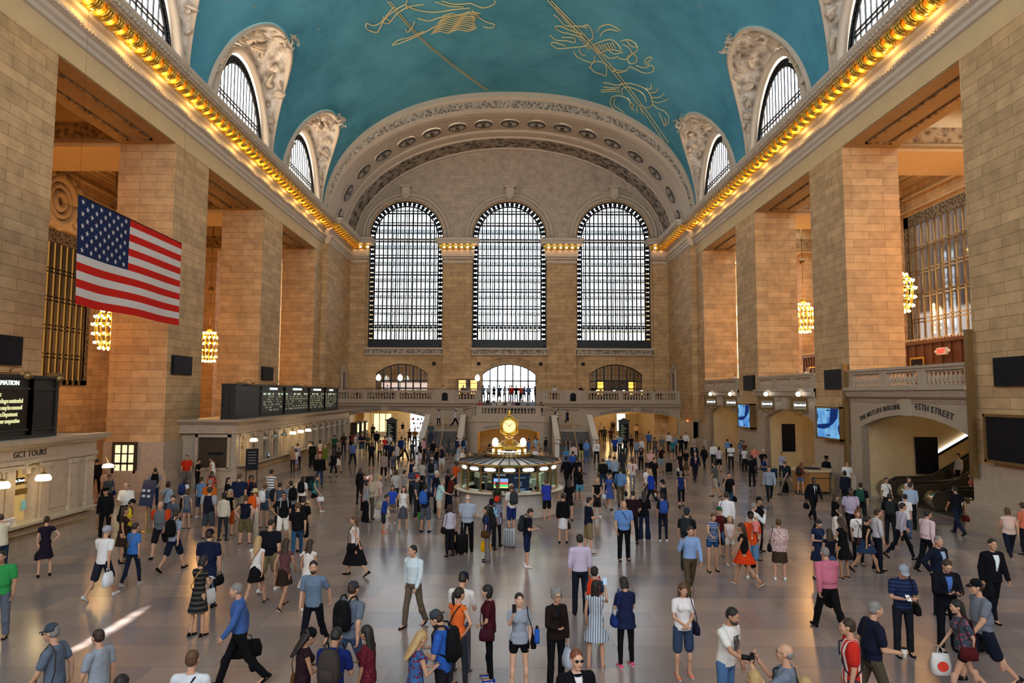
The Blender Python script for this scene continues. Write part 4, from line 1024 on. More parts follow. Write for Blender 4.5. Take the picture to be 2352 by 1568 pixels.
b1, oy1 = board('dark information board cut off by the left edge, with yellow message', 14.0, 22.65, [(14.0, 21.45, 'INFORMATION'), (21.45, 22.65, '')])
for i, s_ in enumerate(('Attention Customers:', 'Bags or packages unattended', 'or items may be removed', 'by MTA Police Department', 'Thank you for your cooperation')):
    text('message_line', s_, .2, T_left(.34, (20.2, 21.1, 21.08, 20.9, 21.0)[i] - oy1, 1.36 - i * .2), M['amber'], b1, align='RIGHT', sx=.62)
for o in list(b1.children):
    if o.name.startswith('heading'): o.location.y += 2.5
M['louvre'] = blocks('louvre', (.03, .032, .03), (.025, .028, .026), (.005, .005, .005), 50, .035, .5)
m = MB(); m.box(.33, .36, 21.55 - oy1, 22.45 - oy1, .32, 1.45); m.build('louvre', M['louvre'], b1)
# ---------------- flag
NX, NZ = 78, 39; W_, H_ = 7.55, 3.8
fm_ = MB()
def fpos(u, v):  # u along the length, v down
    y = 23.35 + u * W_; z = 11.95 - v * H_ - .04 * v * math.sin(u * 9) * (1 - u)
    x = -15 + .05 * math.sin(u * 11 + v * 2) * v + .22 * v * max(0, .25 - u)
    return (x, y, z)
vs = [fpos(i / NX, j / NZ) for j in range(NZ + 1) for i in range(NX + 1)]; fs = []; ms = []
for j in range(NZ):
    for i in range(NX):
        a = j * (NX + 1) + i; st = j // 3
        k = 2 if (i / NX < .43 and st < 7) else (0 if st % 2 == 0 else 1)
        fs.append((a, a + 1, a + NX + 2, a + NX + 1)); ms.append(k)
o_ = len(fm_.v); fm_.v += vs
for f, k in zip(fs, ms): fm_.f.append(list(f)); fm_.m.append(k); fm_.sm.append(True)
for r in range(9):
    n = 6 if r % 2 == 0 else 5
    for c in range(n):
        u = .43 * ((c + .5) / 6 if n == 6 else (c + 1) / 6); v = (7 / 13) * (r + .8) / 9.6
        for dx in (.015, -.015):
            pts = []
            for k in range(10):
                rr = (.115 if k % 2 == 0 else .045); a = math.pi / 2 + k * math.pi / 5
                p = fpos(u + rr * math.cos(a) / W_, v - rr * math.sin(a) / H_); pts.append((p[0] + dx, p[1], p[2]))
            c0 = fpos(u, v); pts.append((c0[0] + dx, c0[1], c0[2]))
            fm_.add(pts, [(10, k, (k + 1) % 10) for k in range(10)], 1)
root = empty('hanging_flag', (-15, 27.1, 11.9), label='large red white and blue flag with stars hanging at the left', cat='flag')
def cloth(n, c):
    m = simple(n, c, .9, noise=.1, nscale=30, spec=.08); return m
o = fm_.build('cloth', [cloth('flag_red', (.58, .02, .012)), cloth('flag_white', (.66, .62, .6)), cloth('flag_blue', (.018, .028, .085))], root); o.location = (15, -27.1, -11.9)
m = MB(); m.tube([(0, -3.75, .06), (0, 3.8, .02)], .02, 6); m.build('rod', M['black'], root)
for yy in (-3.7, 3.7): m = MB(); m.tube([(0, yy, 0), (0, yy, 9)], .004, 4); m.build('wire', M['black'], root)
# ---------------- chandeliers
def chandelier(x, y, z, top, label):
    root = empty('chandelier', (x, y, z), label=label, cat='chandelier', group=None)
    m = MB(); 
    for r, zz in ((.35, 1.15), (.68, .8), (.78, .3), (.72, -.3), (.62, -.85), (.35, -1.15)):
        m.tube([(r * math.cos(a), r * math.sin(a), zz) for a in [i * math.pi / 8 for i in range(17)]], .035, 5)
    for i in range(16):
        a = i * math.pi / 8; m.tube([(r * math.cos(a), r * math.sin(a), zz) for r, zz in ((.2, 1.3), (.68, .8), (.78, .3), (.72, -.3), (.62, -.85), (.3, -1.2))], .02, 4)
    m.lathe([(.05, 1.6), (.18, 1.5), (.22, 1.35), (.1, 1.2)], n=10); m.build('frame', M['gold'], root)
    m = MB(); m.tube([(0, 0, 1.5), (0, 0, top - z)], .03, 6); m.ball((0, 0, 4.6), .22, 8); m.ball((0, 0, 8.0 if top - z > 9 else 6.5), .12, 8)
    m.build('chain', M['brassdull'], root)
    m = MB()
    for r, zz, n in ((.45, 1.1, 10), (.78, .72, 14), (.9, .25, 14), (.86, -.3, 14), (.74, -.82, 14), (.5, -1.15, 12), (.25, -1.2, 6)):
        for i in range(n): a = 2 * math.pi * (i + .5 * (zz > 0)) / n; m.ball((r * math.cos(a), r * math.sin(a), zz), .075, 6)
    m.build('bulbs', M['cbulb'], root)
    return root
CH = [(-24, 54.6, 8.8, 'lit gold chandelier seen between the left piers'), (24, 55.2, 11.4, 'lit gold chandelier hanging beyond the right piers'), (-24, 40.9, 8.9, 'lit chandelier mostly hidden behind the nearest left pier'), (24, 41.5, 11.4, 'lit chandelier mostly hidden behind the nearest right pier')]
for c in CH: chandelier(c[0], c[1], c[2], 21.4, c[3])
# ---------------- wall screens, speaker arrays, signs
for (x, y0, y1, z0, z1, l) in ((17.9, 49.86, 52.1, 5.45, 6.56, 'on the pier between the far and middle right arches'), (17.9, 36.53, 38.68, 5.44, 6.52, 'on the pier left of the escalator arch'), (17.9, 23.0, 25.13, 5.45, 6.5, 'at the right edge, above the big dark screen'),
                            (-17.9, 22.9, 25.14, 6.07, 7.13, 'at the left edge above the information board'), (-17.9, 36.44, 38.64, 6.09, 7.12, 'on the nearest left pier beside the flag'), (-17.9, 49.69, 51.98, 6.05, 7.05, 'on the second left pier above the ticket office')):
    s = 1 if x > 0 else -1; root = empty('speaker_panel', (x + s * .1, (y0 + y1) / 2, z0), label='black square loudspeaker panel ' + l, cat='loudspeaker'); h = (y1 - y0) / 2
    m = MB(); m.box(*sorted((0, -s * .12)), -h, h, 0, z1 - z0); m.build('housing', M['black'], root); m = MB(); xx = -s * .12; m.box(*sorted((xx, xx - s * .02)), -h + .08, h - .08, .08, z1 - z0 - .08); m.build('grille', M['screenoff'], root)
def screen(y0, y1, z0, z1, label, on):
    root = empty('video_screen', (17.95, (y0 + y1) / 2, z0), label=label, cat='screen'); h = (y1 - y0) / 2; H = z1 - z0; d = -.45 if on else -.3
    m = MB(); m.box(d, 0, -h, -h + .1, 0, H); m.box(d, 0, h - .1, h, 0, H); m.box(d, 0, -h, h, 0, .1); m.box(d, 0, -h, h, H - .1, H); m.build('frame', M['brassdull'], root)
    m = MB(); m.box(d + .06, d + .1, -h + .1, h - .1, .1, H - .1); p = m.build('display', M['blueled'] if on else M['screenoff'], root)
    if on:
        m = MB(); x = d + .055
        def poly(pts): m.add([(x, -(u - .5) * 2 * (h - .12), .1 + v * (H - .2)) for u, v in pts], [list(range(len(pts)))])
        poly([(.62, 1), (.95, 1), (.9, .7), (.75, .52), (.5, .45), (.1, .38), (.0, .42), (.0, .3), (.3, .28), (.52, .36), (.56, .6)]); poly([(0, .95), (.06, .7), (.0, .5)]); poly([(1, .6), (.9, .35), (.94, .15), (1, .1)])
        m.build('dark_shape', emis('led_dark_blue', (.02, .06, .30), .5), root)
        m = MB()
        for v in (.93, .08): m.box(x - .004, x, -.22, .22, .1 + v * (H - .2) - .03, .1 + v * (H - .2) + .03)
        m.build('bars', M['black'], root)
        m = MB()
        for k in (1, 2): m.box(x - .002, x + .002, -h + .1, h - .1, .1 + (H - .2) * k / 3 - .004, .1 + (H - .2) * k / 3 + .004)
        m.box(x - .002, x + .002, -.004, .004, .1, H - .1); m.build('seams', M['black'], root)
bm, nt, b = newmat('blue_display'); b.inputs['Base Color'].default_value = (0, 0, 0, 1); g = N(nt, 'ShaderNodeNewGeometry'); nz = N(nt, 'ShaderNodeTexNoise'); nz.inputs['Scale'].default_value = 1.2
nt.links.new(g.outputs['Position'], nz.inputs['Vector']); cr = N(nt, 'ShaderNodeValToRGB'); cr.color_ramp.elements[0].position = .35; cr.color_ramp.elements[0].color = (.05, .25, .75, 1); cr.color_ramp.elements[1].position = .65; cr.color_ramp.elements[1].color = (.25, .62, .95, 1)
nt.links.new(nz.outputs['Fac'], cr.inputs[0]); nt.links.new(cr.outputs[0], b.inputs['Emission Color']); b.inputs['Emission Strength'].default_value = .9; M['blueled'] = bm
screen(49.69, 52.5, 2.65, 4.47, 'blue video screen on the pier between the two far right arches', True)
screen(36.2, 39.1, 2.69, 4.49, 'blue video screen on the pier left of the escalator arch', True)
screen(22.0, 25.5, 2.67, 4.44, 'large dark video screen in a bronze frame at the right edge', False)
for i, (y, q) in enumerate(((59.2, 'farthest'), (53.9, 'second farthest'), (46.4, 'second nearest'), (41.2, 'nearest'))):
    root = empty('gate_sign', (17.45, y, 4.15), label='boxed lit gate sign with globe lamp, %s of four' % q, cat='sign')
    m = MB(); m.box(-.48, .48, -.16, .16, 0, .72); m.box(-.54, .54, -.2, .2, .7, .78); m.box(-.54, .54, -.2, .2, -.04, .04); m.extr([(-.35, .78), (.35, .78), (.2, .88), (-.2, .88)], 'y', -.12, .12); m.tube([(.3, 0, 0), (.1, 0, -.25), (-.3, 0, -.1)], .03, 5); m.build('case', M['brassdull'], root)
    m = MB(); m.box(-.38, .38, -.18, -.165, .12, .58); m.build('face', simple('sign_face_%d' % i, (.4, .36, .28), .5), root); m = MB(); m.box(-.3, .3, -.19, -.182, .24, .46); m.build('dark_field', M['black'], root)
    text('lettering', 'TRACK %d' % (17 + i * 3), .15, Matrix.Translation((0, -.2, .35)) @ Matrix.Rotation(R(90), 4, 'X'), M['signbright'] if 'signbright' in M else M['signwhite'], root, bold=.012)
    m = MB(); m.ball((0, 0, 1.02), .15, 10); m.build('globe', M['globe'], root)
for x, z0, z1, y, l in ((17.75, .9, 6.7, 36.1, 'tall bronze cable duct on the pier left of the escalators'), (17.75, 2.0, 7.6, 26.25, 'tall bronze cable duct right of the escalator arch')):
    m = MB(); m.box(x - .08, x + .12, y - .12, y + .12, z0, z1); m.box(x - .1, x + .14, y - .14, y + .14, z1, z1 + .06); tag(m.build('cable_duct', M['brassdull']), l, 'duct')
# fire alarm lights
for x, y, z, l in ((17.3, 66.5, 2.6, 'small glowing red alarm light on the right wall'), (-17.2, 70.0, 2.55, 'small glowing red light beside the left corridor')):
    m = MB(); m.ball((0, 0, 0), .07, 8); m.box(-.05, .12, -.05, .05, -.05, .05); tag(m.build('alarm_light', emis('red_light', (1, .12, .03), 6), loc=(x, y, z)), l, 'light')
# ---------------- wooden pavilions on the north balcony
def pavilion(y0, y1, label, pic):
    root = empty('wooden_pavilion', (27.2, (y0 + y1) / 2, 5.25), label=label, cat='pavilion'); h = (y1 - y0) / 2
    m = MB(); m.box(-1, 1, -h, h, 0, 3.1); m.box(-1.15, 1.1, -h - .1, h + .1, 3.1, 3.3)
    for i in range(9): u = -h + 2 * h * i / 8; m.box(-1.07, -1, u - .06, u + .06, 0, 3.1)
    m.build('panelling', M['wood'], root)
    m = MB()
    for i in range(24): u = -h + 2 * h * (i + .5) / 24; m.ball((-1.1, u, 3.38), (.07, .09, .1), 6)
    m.build('cresting', simple('pale_cresting', (.5, .35, .2), .5), root)
    m = MB(); m.box(-1.12, -1.07, pic - .75, pic + .75, .4, 2.3); m.build('picture_frame', M['gold'], root)
    m = MB(); m.box(-1.13, -1.11, pic - .62, pic + .62, .52, 2.18); m.build('picture', M['screenoff'], root); m = MB(); m.ball((-1.14, pic + .05, 1.2), (.01, .18, .45), 8); m.ball((-1.14, pic - .02, 1.7), (.01, .12, .13), 8); m.build('pale_figure', simple('pale_paint', (.5, .4, .35), .6), root)
    return root
pv = pavilion(37.5, 44.7, 'dark wooden panelled pavilion on the balcony above the escalators', 2.4)
pavilion(56.5, 60.5, 'dark wooden panelled pavilion on the balcony above the middle right arch', 0)
root = empty('exit_sign', (25.9, 40.6, 7.55), label='red and white lit EXIT sign on the wooden pavilion', cat='sign')
m = MB(); m.box(-.08, .08, -.45, .45, 0, .42); m.ball((0, -.6, .2), .1, 8); m.ball((0, .6, .2), .1, 8); m.build('case', M['white'], root)
text('lettering', 'EXIT', .36, Matrix.Translation((-.09, 0, .21)) @ T_right(0, 0, 0), emis('exit_red', (1, .05, .03), 2.5), root, bold=.012)
m = MB(); m.lathe([(.12, 0), (.32, .3), (.3, .7), (.1, 1.0), (.02, 1.05)], n=12); tag(m.build('stone_urn', M['white'], loc=(26.6, 38.3, 8.55)), 'pale rounded vase on top of the wooden pavilion', 'vase')
# ---------------- escalators inside the right arch
def escalator_rail(y, nm, steps=True):
    root = empty('escalator', (19.4, y, 0), label=nm, cat='escalator')
    path = [(0, 1.0), (1.2, 1.02), (2.2, 1.35), (7.3, 4.2)]
    m = MB(); w_ = .22
    prof_ = [(-.35, .25), (-.45, .5), (-.35, .8), (0, .95), (1.2, .98), (2.2, 1.3), (7.3, 4.18), (7.3, 3.1), (2.6, .5), (1.5, 0), (0, 0), (-.3, .05)]
    m.add([(p[0], -w_, p[1]) for p in prof_] + [(p[0], w_, p[1]) for p in prof_], [list(range(12))[::-1], list(range(12, 24))] + [(i, (i + 1) % 12, 12 + (i + 1) % 12, 12 + i) for i in range(12)])
    m.build('balustrade', M['panel'], root)
    m = MB(); hp = [(.1, 0, .12), (-.3, 0, .2), (-.5, 0, .5), (-.35, 0, .85), (0, 0, 1.02), (1.2, 0, 1.05), (1.8, 0, 1.15), (2.3, 0, 1.4), (7.3, 0, 4.28)]
    m.tube(hp, .06, 8); m.build('handrail', M['rubber'], root)
    m = MB(); m.tube([(-.42, -.3, .5), (-.42, .3, .5)], .4, 14, smooth=True); m.build('newel_drum', M['steeldark'], root)
    return root
M['steeldark'] = simple('dark_steel', (.42, .36, .25), .2, .9)
for y, l in ((34.5, 'escalator balustrade nearest the far side of the escalator arch'), (32.7, 'second escalator balustrade from the far side, dark with rubber handrail'), (30.6, 'wide-nosed escalator balustrade in the middle of the right arch'), (28.6, 'escalator balustrade nearest the camera in the right arch')): escalator_rail(y, l)
for y0, y1 in ((32.95, 34.25), (30.85, 32.45), (28.85, 30.35)):
    m = MB()
    m.box(18.6, 20.2, y0, y1, 0, .03, m=1)
    for i in range(22):
        x = 20.2 + i * .3; z = max(0, .17 * (i - 3)); m.box(x, x + .3, y0, y1, z - .15 if z > .15 else 0, z + .02 + .001, m=0)
    tag(m.build('moving_steps', [M['steps'], M['steel']]), 'dark ridged moving steps between two escalator balustrades', 'steps', 'escalator steps in the right arch')
m = MB(); m.box(20, 28, 26.5, 35.1, 4.4, 4.45); 
root = empty('light_strip', (23, 35.0, 2.9), label='long bright light strip rising along the far escalator wall', cat='light'); m = MB(); m.obox((0, 0, 0), (5, .05, .12), Matrix.Rotation(-R(29.5), 3, 'Y')); m.build('tube', M['signwhite'], root)
m = MB(); m.obox((0, .0, -.15), (5.2, .08, .12), Matrix.Rotation(-R(29.5), 3, 'Y')); m.build('housing', M['black'], root)
# ---------------- podium desk, stanchions, sign stand
root = empty('information_desk', (16.1, 36.6, 0), label='wooden polygonal desk with pale top beside the middle right arch', cat='desk')
m = MB(); m.lathe([(1.0, .12), (1.0, 1.12)], n=6, smooth=False); m.build('body', M['oak'], root); m = MB(); m.lathe([(1.12, 1.12), (1.14, 1.2), (1.1, 1.22)], n=6, smooth=False); m.build('top', simple('pale_top', (.55, .42, .26), .4), root)
m = MB()
for i in range(6): a = i * math.pi / 3; m.ball((.8 * math.cos(a), .8 * math.sin(a), .06), .06, 6)
m.build('casters', M['black'], root); m = MB(); m.lathe([(.5, 1.22), (.45, 1.26), (.1, 1.28)], n=10); m.build('bag_on_top', M['black'], root)
def stanchion(x, y, l):
    root = empty('stanchion', (x, y, 0), label=l, cat='stanchion'); m = MB(); m.lathe([(.17, 0), (.16, .03), (.04, .06), (.03, .1), (.03, .95), (.045, .97), (.03, 1.02)], n=12); m.build('post', M['brass'], root); return root
stanchion(16.3, 34.6, 'brass stanchion post beside the uniformed guard on the right'); stanchion(13.9, 39.8, 'brass stanchion post in front of the middle right arch')
m = MB(); m.tube([(16.3, 34.6, .95), (15.4, 36.8, .7), (13.9, 39.8, .95)], .02, 5); tag(m.build('queue_belt', M['black']), 'black queue belt strung between two brass posts', 'belt')
root = empty('sign_stand', (-13.35, 25.7, 0), rz=R(-20), label='blue sign board on a brass pole at the tour office corner', cat='sign'); m = MB(); m.lathe([(.27, 0), (.26, .03), (.03, .06), (.03, 1.0)], n=16); m.build('pole', M['brass'], root)
m = MB(); m.obox((0, 0, 1.4), (.62, .04, .95), Matrix.Rotation(R(-12), 3, 'X')); m.build('panel', simple('navy_panel', (.02, .03, .08), .4), root)
m = MB()
for i in range(2):
    for j in range(2): m.obox((-.12 + .24 * i, -.07 - .0, 1.3 + .2 * j), (.14, .02, .09), Matrix.Rotation(R(-12), 3, 'X'))
m.build('pictures', simple('pale_print', (.5, .55, .55), .5), root)
root = empty('easel_sign', (-13.9, 36.95 + .5, 0), rz=R(15), label='black sign board standing at the corner of the long ticket office', cat='sign'); m = MB(); m.box(-.32, .32, -.02, .02, .95, 2.1); m.build('panel', M['black'], root)
m = MB(); m.box(-.3, -.26, -.02, .02, 0, 1); m.box(.26, .3, -.02, .02, 0, 1); m.build('legs', M['black'], root); m = MB(); 
for i in range(5): m.box(-.2, .2, -.03, -.021, 1.9 - i * .15, 1.93 - i * .15)
m.build('print', simple('grey_print', (.25, .25, .25), .6), root)
root = empty('dome_camera', (-14.5, 21.9, 5.6), label='small dome security camera on the information board', cat='camera'); m = MB(); m.box(-.15, .15, -.15, .15, .0, .12); m.ball((.15, 0, -.05), .12, 10); m.build('dome', M['brassdull'], root)
# ---------------- round information booth with its clock
BX, BY = 0.03, 30.5
root = empty('information_booth', (BX, BY, 0), label='round marble and glass information booth in the middle of the hall', cat='booth')
m = MB(); m.lathe([(2.28, 0), (2.28, .1), (2.2, .12), (2.2, .93), (2.24, .97), (2.24, 1.0)], n=48); m.build('base', simple('booth_marble', (.42, .39, .35), .4, noise=.15, nscale=4), root)
m = MB(); m.lathe([(2.2, 1.0), (2.42, 1.0), (2.45, 1.03), (2.42, 1.07), (1.85, 1.07), (1.85, 1.0)], n=48); m.build('counter', simple('booth_counter', (.5, .44, .34), .25), root)
NP = 16; r_ = 2.12
m = MB()
for i in range(NP):
    a = 2 * math.pi * (i + .5) / NP; x, y = r_ * math.cos(a), r_ * math.sin(a); m.obox((x, y, 1.6), (.06, .06, 1.1), Matrix.Rotation(a, 3, 'Z'))
pts = [(r_ * math.cos(2 * math.pi * (i + .5) / NP), r_ * math.sin(2 * math.pi * (i + .5) / NP)) for i in range(NP + 1)]
for z, t in ((1.1, .03), (1.86, .02), (2.12, .045)): m.tube([(x, y, z) for x, y in pts], t, 5, smooth=False)
m.build('mullions', M['brassdull'], root)
gl = MB(); hd = MB(); M['bsign'] = emis('booth_sign', (1, 1, .93), 5)
for i in range(NP):
    a0, a1 = 2 * math.pi * (i - .5) / NP, 2 * math.pi * (i + .5) / NP; p, q = (r_ * math.cos(a0), r_ * math.sin(a0)), (r_ * math.cos(a1), r_ * math.sin(a1))
    gl.add([(p[0] * .985, p[1] * .985, 1.1), (q[0] * .985, q[1] * .985, 1.1), (q[0] * .985, q[1] * .985, 1.86), (p[0] * .985, p[1] * .985, 1.86)], [(0, 1, 2, 3)])
    hd.add([(p[0] * .99, p[1] * .99, 1.86), (q[0] * .99, q[1] * .99, 1.86), (q[0] * .99, q[1] * .99, 2.12), (p[0] * .99, p[1] * .99, 2.12)], [(0, 1, 2, 3)])
    am = 2 * math.pi * i / NP; ra = r_ * math.cos(math.pi / NP) * 1.0; MM = Matrix.Rotation(am, 3, 'Z')
    c = Vector((ra * math.cos(am), ra * math.sin(am), 1.98)); sg = MB(); sg.obox(c, (.03, .5, .085), MM); sg.obox(c + MM @ Vector((.002, 0, 0)), (.03, .36, .13), MM); sg.build('lit_sign', M['bsign'], root)
gl.build('glass', glassy('booth_glass', (.75, .85, .8), .06), root); hd.build('header_panel', M['black'], root)
m = MB(); rr = [2.28, 1.02]; 
m.lathe([(2.26, 2.14), (2.26, 2.2), (1.0, 2.36), (1.0, 2.3), (2.1, 2.12)], n=16, smooth=False, a0=math.pi / 16); m.build('roof', simple('roof_panel', (.40, .44, .50), .3), root)
m = MB()
for i in range(16):
    for k in (0, .5):
        a = 2 * math.pi * (i + .5 + k) / 16; w_ = .03 if k else .05; m.tube([(2.26 * math.cos(a) * (1 if not k else .985), 2.26 * math.sin(a) * (1 if not k else .985), 2.215), (1.0 * math.cos(a), 1.0 * math.sin(a), 2.375)], w_ * .6, 4)
m.build('roof_ribs', M['panel'], root)
pts = [(2.28 * math.cos(2 * math.pi * (i + .5) / NP), 2.28 * math.sin(2 * math.pi * (i + .5) / NP), 2.17) for i in range(NP + 1)]
m = MB(); m.tube(pts, .045, 5, smooth=False); m.build('eave', M['brass'], root)
m = MB(); m.lathe([(1.0, 2.36), (1.02, 2.4), (1.02, 2.52)], n=32); 
for i in range(36): a = 2 * math.pi * i / 36; m.tube([(1.02 * math.cos(a), 1.02 * math.sin(a), 2.4), (1.02 * math.cos(a), 1.02 * math.sin(a), 2.6)], .018, 4)
m.tube([(1.02 * math.cos(a), 1.02 * math.sin(a), 2.6) for a in [2 * math.pi * i / 32 for i in range(33)]], .02, 5); m.build('gallery', M['brassdull'], root)
# booth interior: wall of racks, screens, terminals
m = MB(); m.lathe([(.55, 0), (.55, 2.1)], n=12, smooth=False); m.build('core', M['irongreen'], root)
def at_r(a, r, z): return Vector((r * math.cos(a), r * math.sin(a), z))
a = math.pi * 1.5 - .17; m = MB(); m.obox(at_r(a, 1.98, 1.48), (.04, .78, .76), Matrix.Rotation(a, 3, 'Z')); sc1 = m.build('info_screen', M['black'], root)
m = MB(); MM = Matrix.Rotation(a, 3, 'Z')
for k, (dz, h_, mi, w_, dy) in enumerate(((.12, .14, 0, .6, 0), (.0, .09, 1, .6, 0), (-.09, .08, 2, .6, 0), (-.165, .06, 3, .6, 0), (.33, .07, 4, .4, 0))): m.obox(at_r(a, 2.01, 1.44 + dz) + MM @ Vector((0, dy, 0)), (.02, w_, h_), MM, mi)
m.build('display', [emis('d_blue', (.3, .45, .9), 1.5), emis('d_red', (.9, .08, .08), 1.5), emis('d_green', (.1, .7, .3), 1.5), emis('d_yellow', (.8, .85, .3), 1.5), emis('d_grey', (.3, .35, .38), .8)], sc1)
a = math.pi * 1.5 + .23; m = MB(); m.obox(at_r(a, 1.98, 1.48), (.04, .78, .76), Matrix.Rotation(a, 3, 'Z')); sc2 = m.build('notice_panel', simple('navy_notice', (.015, .03, .09), .3), root)
m = MB(); MM = Matrix.Rotation(a, 3, 'Z')
for dz, w_ in ((.2, .5), (.0, .14), (-.1, .14), (-.26, .45), (-.31, .35)): m.obox(at_r(a, 2.01, 1.46 + dz), (.015, w_, .035 if abs(dz) > .15 else .06), MM)
m.build('print', emis('notice_print', (.25, .4, .6), .6), sc2)
for (da, z, w_, h_, col) in ((-.75, 1.5, .3, .22, (.1, .1, .1)), (-1.15, 1.35, .5, .35, (.06, .06, .06)), (.8, 1.35, .45, .3, (.5, .55, .5)), (1.2, 1.5, .5, .4, (.55, .6, .5)), (-.5, 1.25, .4, .25, (.04, .04, .04)), (.55, 1.25, .4, .2, (.35, .35, .3)), (2.2, 1.4, .5, .4, (.4, .3, .2)), (3.4, 1.4, .5, .4, (.3, .3, .3)), (4.4, 1.4, .5, .4, (.4, .4, .3))):
    a = math.pi * 1.5 + da; m = MB(); m.obox(at_r(a, 1.5, z), (.12, w_, h_), Matrix.Rotation(a, 3, 'Z')); m.box(*[v for v in (at_r(a, 1.45, 0).x - .05, at_r(a, 1.45, 0).x + .05, at_r(a, 1.45, 0).y - .05, at_r(a, 1.45, 0).y + .05, 1.0, z)]); m.build('terminal', simple('terminal_grey_%d' % int(100 * da), col, .5), root)
m = MB(); m.lathe([(1.1, .0), (1.3, .95), (1.3, 1.0), (.6, 1.0)], n=24); m.build('inner_desk', M['steel'], root)
m = MB(); 
for i in range(10):
    a = math.pi * 1.5 - 1.3 + i * .27; m.obox(at_r(a, 2.06, 1.1), (.12, .5, .05), Matrix.Rotation(a, 3, 'Z'), i % 2)
m.build('timetable_racks', [simple('rack_paper', (.6, .65, .6), .5), simple('rack_red', (.5, .25, .2), .5)], root)
m = MB(); m.lathe([(1.8, 2.08), (1.8, 2.1), (.6, 2.1), (.6, 2.08)], n=24); m.build('ceiling_light', emis('booth_light', (.85, 1, .8), 2.2), root)
# clock
ck = empty('four_faced_clock', (BX, BY, 2.36), label='golden four faced ball clock on top of the information booth', cat='clock')
m = MB(); m.lathe([(.72, 0), (.72, .1), (.76, .12), (.76, .38), (.8, .4), (.8, .46), (.5, .5)], n=10, smooth=False, a0=math.pi / 10 * 0); m.build('sign_drum', M['gold'], ck)
for i in range(10):
    a = math.pi * 1.5 + 2 * math.pi * i / 10
    if i == 0:
        m = MB(); m.obox((0, -.745, .25), (.52, .03, .2)); m.build('sign_panel', M['black'], ck); text('lettering', 'information', .15, Matrix.Translation((0, -.765, .25)) @ Matrix.Rotation(R(90), 4, 'X'), emis('sign_glow', (1, .97, .8), 7), ck, bold=.008)
    else:
        m = MB(); m.obox((.75 * math.cos(a), .75 * math.sin(a), .25), (.02, .14, .18), Matrix.Rotation(a, 3, 'Z')); m.build('lit_number', emis('sign_glow2', (1, .93, .7), 4) if 'sg2' not in M else M['sg2'], ck)
m = MB(); m.lathe([(.6, .46), (.55, .52), (.42, .58), (.33, .66), (.2, .74), (.15, .8), (.2, .86), (.22, .9), (.16, .94)], n=24); m.build('pedestal', M['brass'], ck)
m = MB(); m.lathe([(.1, .9), (.26, .95), (.3, 1.02), (.24, 1.06)], n=16)
for i in range(4):
    a = R(45) + i * math.pi / 2; m.tube([(.3 * math.cos(a), .3 * math.sin(a), 1.0), (.42 * math.cos(a), .42 * math.sin(a), 1.25), (.43 * math.cos(a), .43 * math.sin(a), 1.45), (.3 * math.cos(a), .3 * math.sin(a), 1.62), (.05, 0, 1.72)], .045, 6); m.ball((.36 * math.cos(a), .36 * math.sin(a), 1.06), .09, 8)
m.lathe([(.3, 1.64), (.22, 1.72), (.1, 1.78), (.06, 1.84), (.1, 1.88), (.04, 1.95), (.06, 1.99), (.01, 2.05)], n=16); m.build('frame', M['gold'], ck)
m = MB(); m.ball((0, 0, 1.36), (.335, .335, .36), 24); m.build('globe_body', simple('clock_glass_body', (.12, .13, .11), .12, .3), ck)
for i in range(4):
    a = math.pi * 1.5 + i * math.pi / 2; MM = Matrix.Translation((0, 0, 1.34)) @ Matrix.Rotation(a + math.pi / 2, 4, 'Z')
    m = MB(); m.lathe([(.3, 0), (.3, .02), (.27, .03), (.0, .03)], n=32); me = m.mesh('face'); me.transform(MM @ Matrix.Translation((0, -.36, 0)) @ Matrix.Rotation(R(90), 4, 'X')); me.materials.append(emis('opal_face', (1, .80, .38), 1.5) if 'opal' not in M else M['opal']); M['opal'] = me.materials[0]
    o = bpy.data.objects.new('clock_face', me); link(o, ck)
    m = MB(); m.tube([(.3 * math.cos(t), -.37, .3 * math.sin(t)) for t in [2 * math.pi * k / 32 for k in range(33)]], .03, 6); me = m.mesh('bezel'); me.transform(MM); me.materials.append(M['gold']); link(bpy.data.objects.new('bezel', me), o)
    m = MB()
    for (ang, L_, w_) in ((R(-50), .25, .014), (R(48), .17, .02)):
        m.obox((math.sin(ang) * L_ * .4, -.4, math.cos(ang) * L_ * .4), (w_, .01, L_ * 1.2), Matrix.Rotation(ang, 3, 'Y'))
    for k in range(12): t = k * math.pi / 6; m.obox((.24 * math.sin(t), -.395, .24 * math.cos(t)), (.012, .006, .045), Matrix.Rotation(t, 3, 'Y'))
    me = m.mesh('hands'); me.transform(MM); me.materials.append(M['letter']); link(bpy.data.objects.new('hands', me), o)
for s in (-1, 1):
    for t in (-1, 1):
        m = MB(); m.ball((s * .62, t * .35, .62), (.13, .13, .17), 12); lg = m.build('globe_lamp', M['globe'], ck)
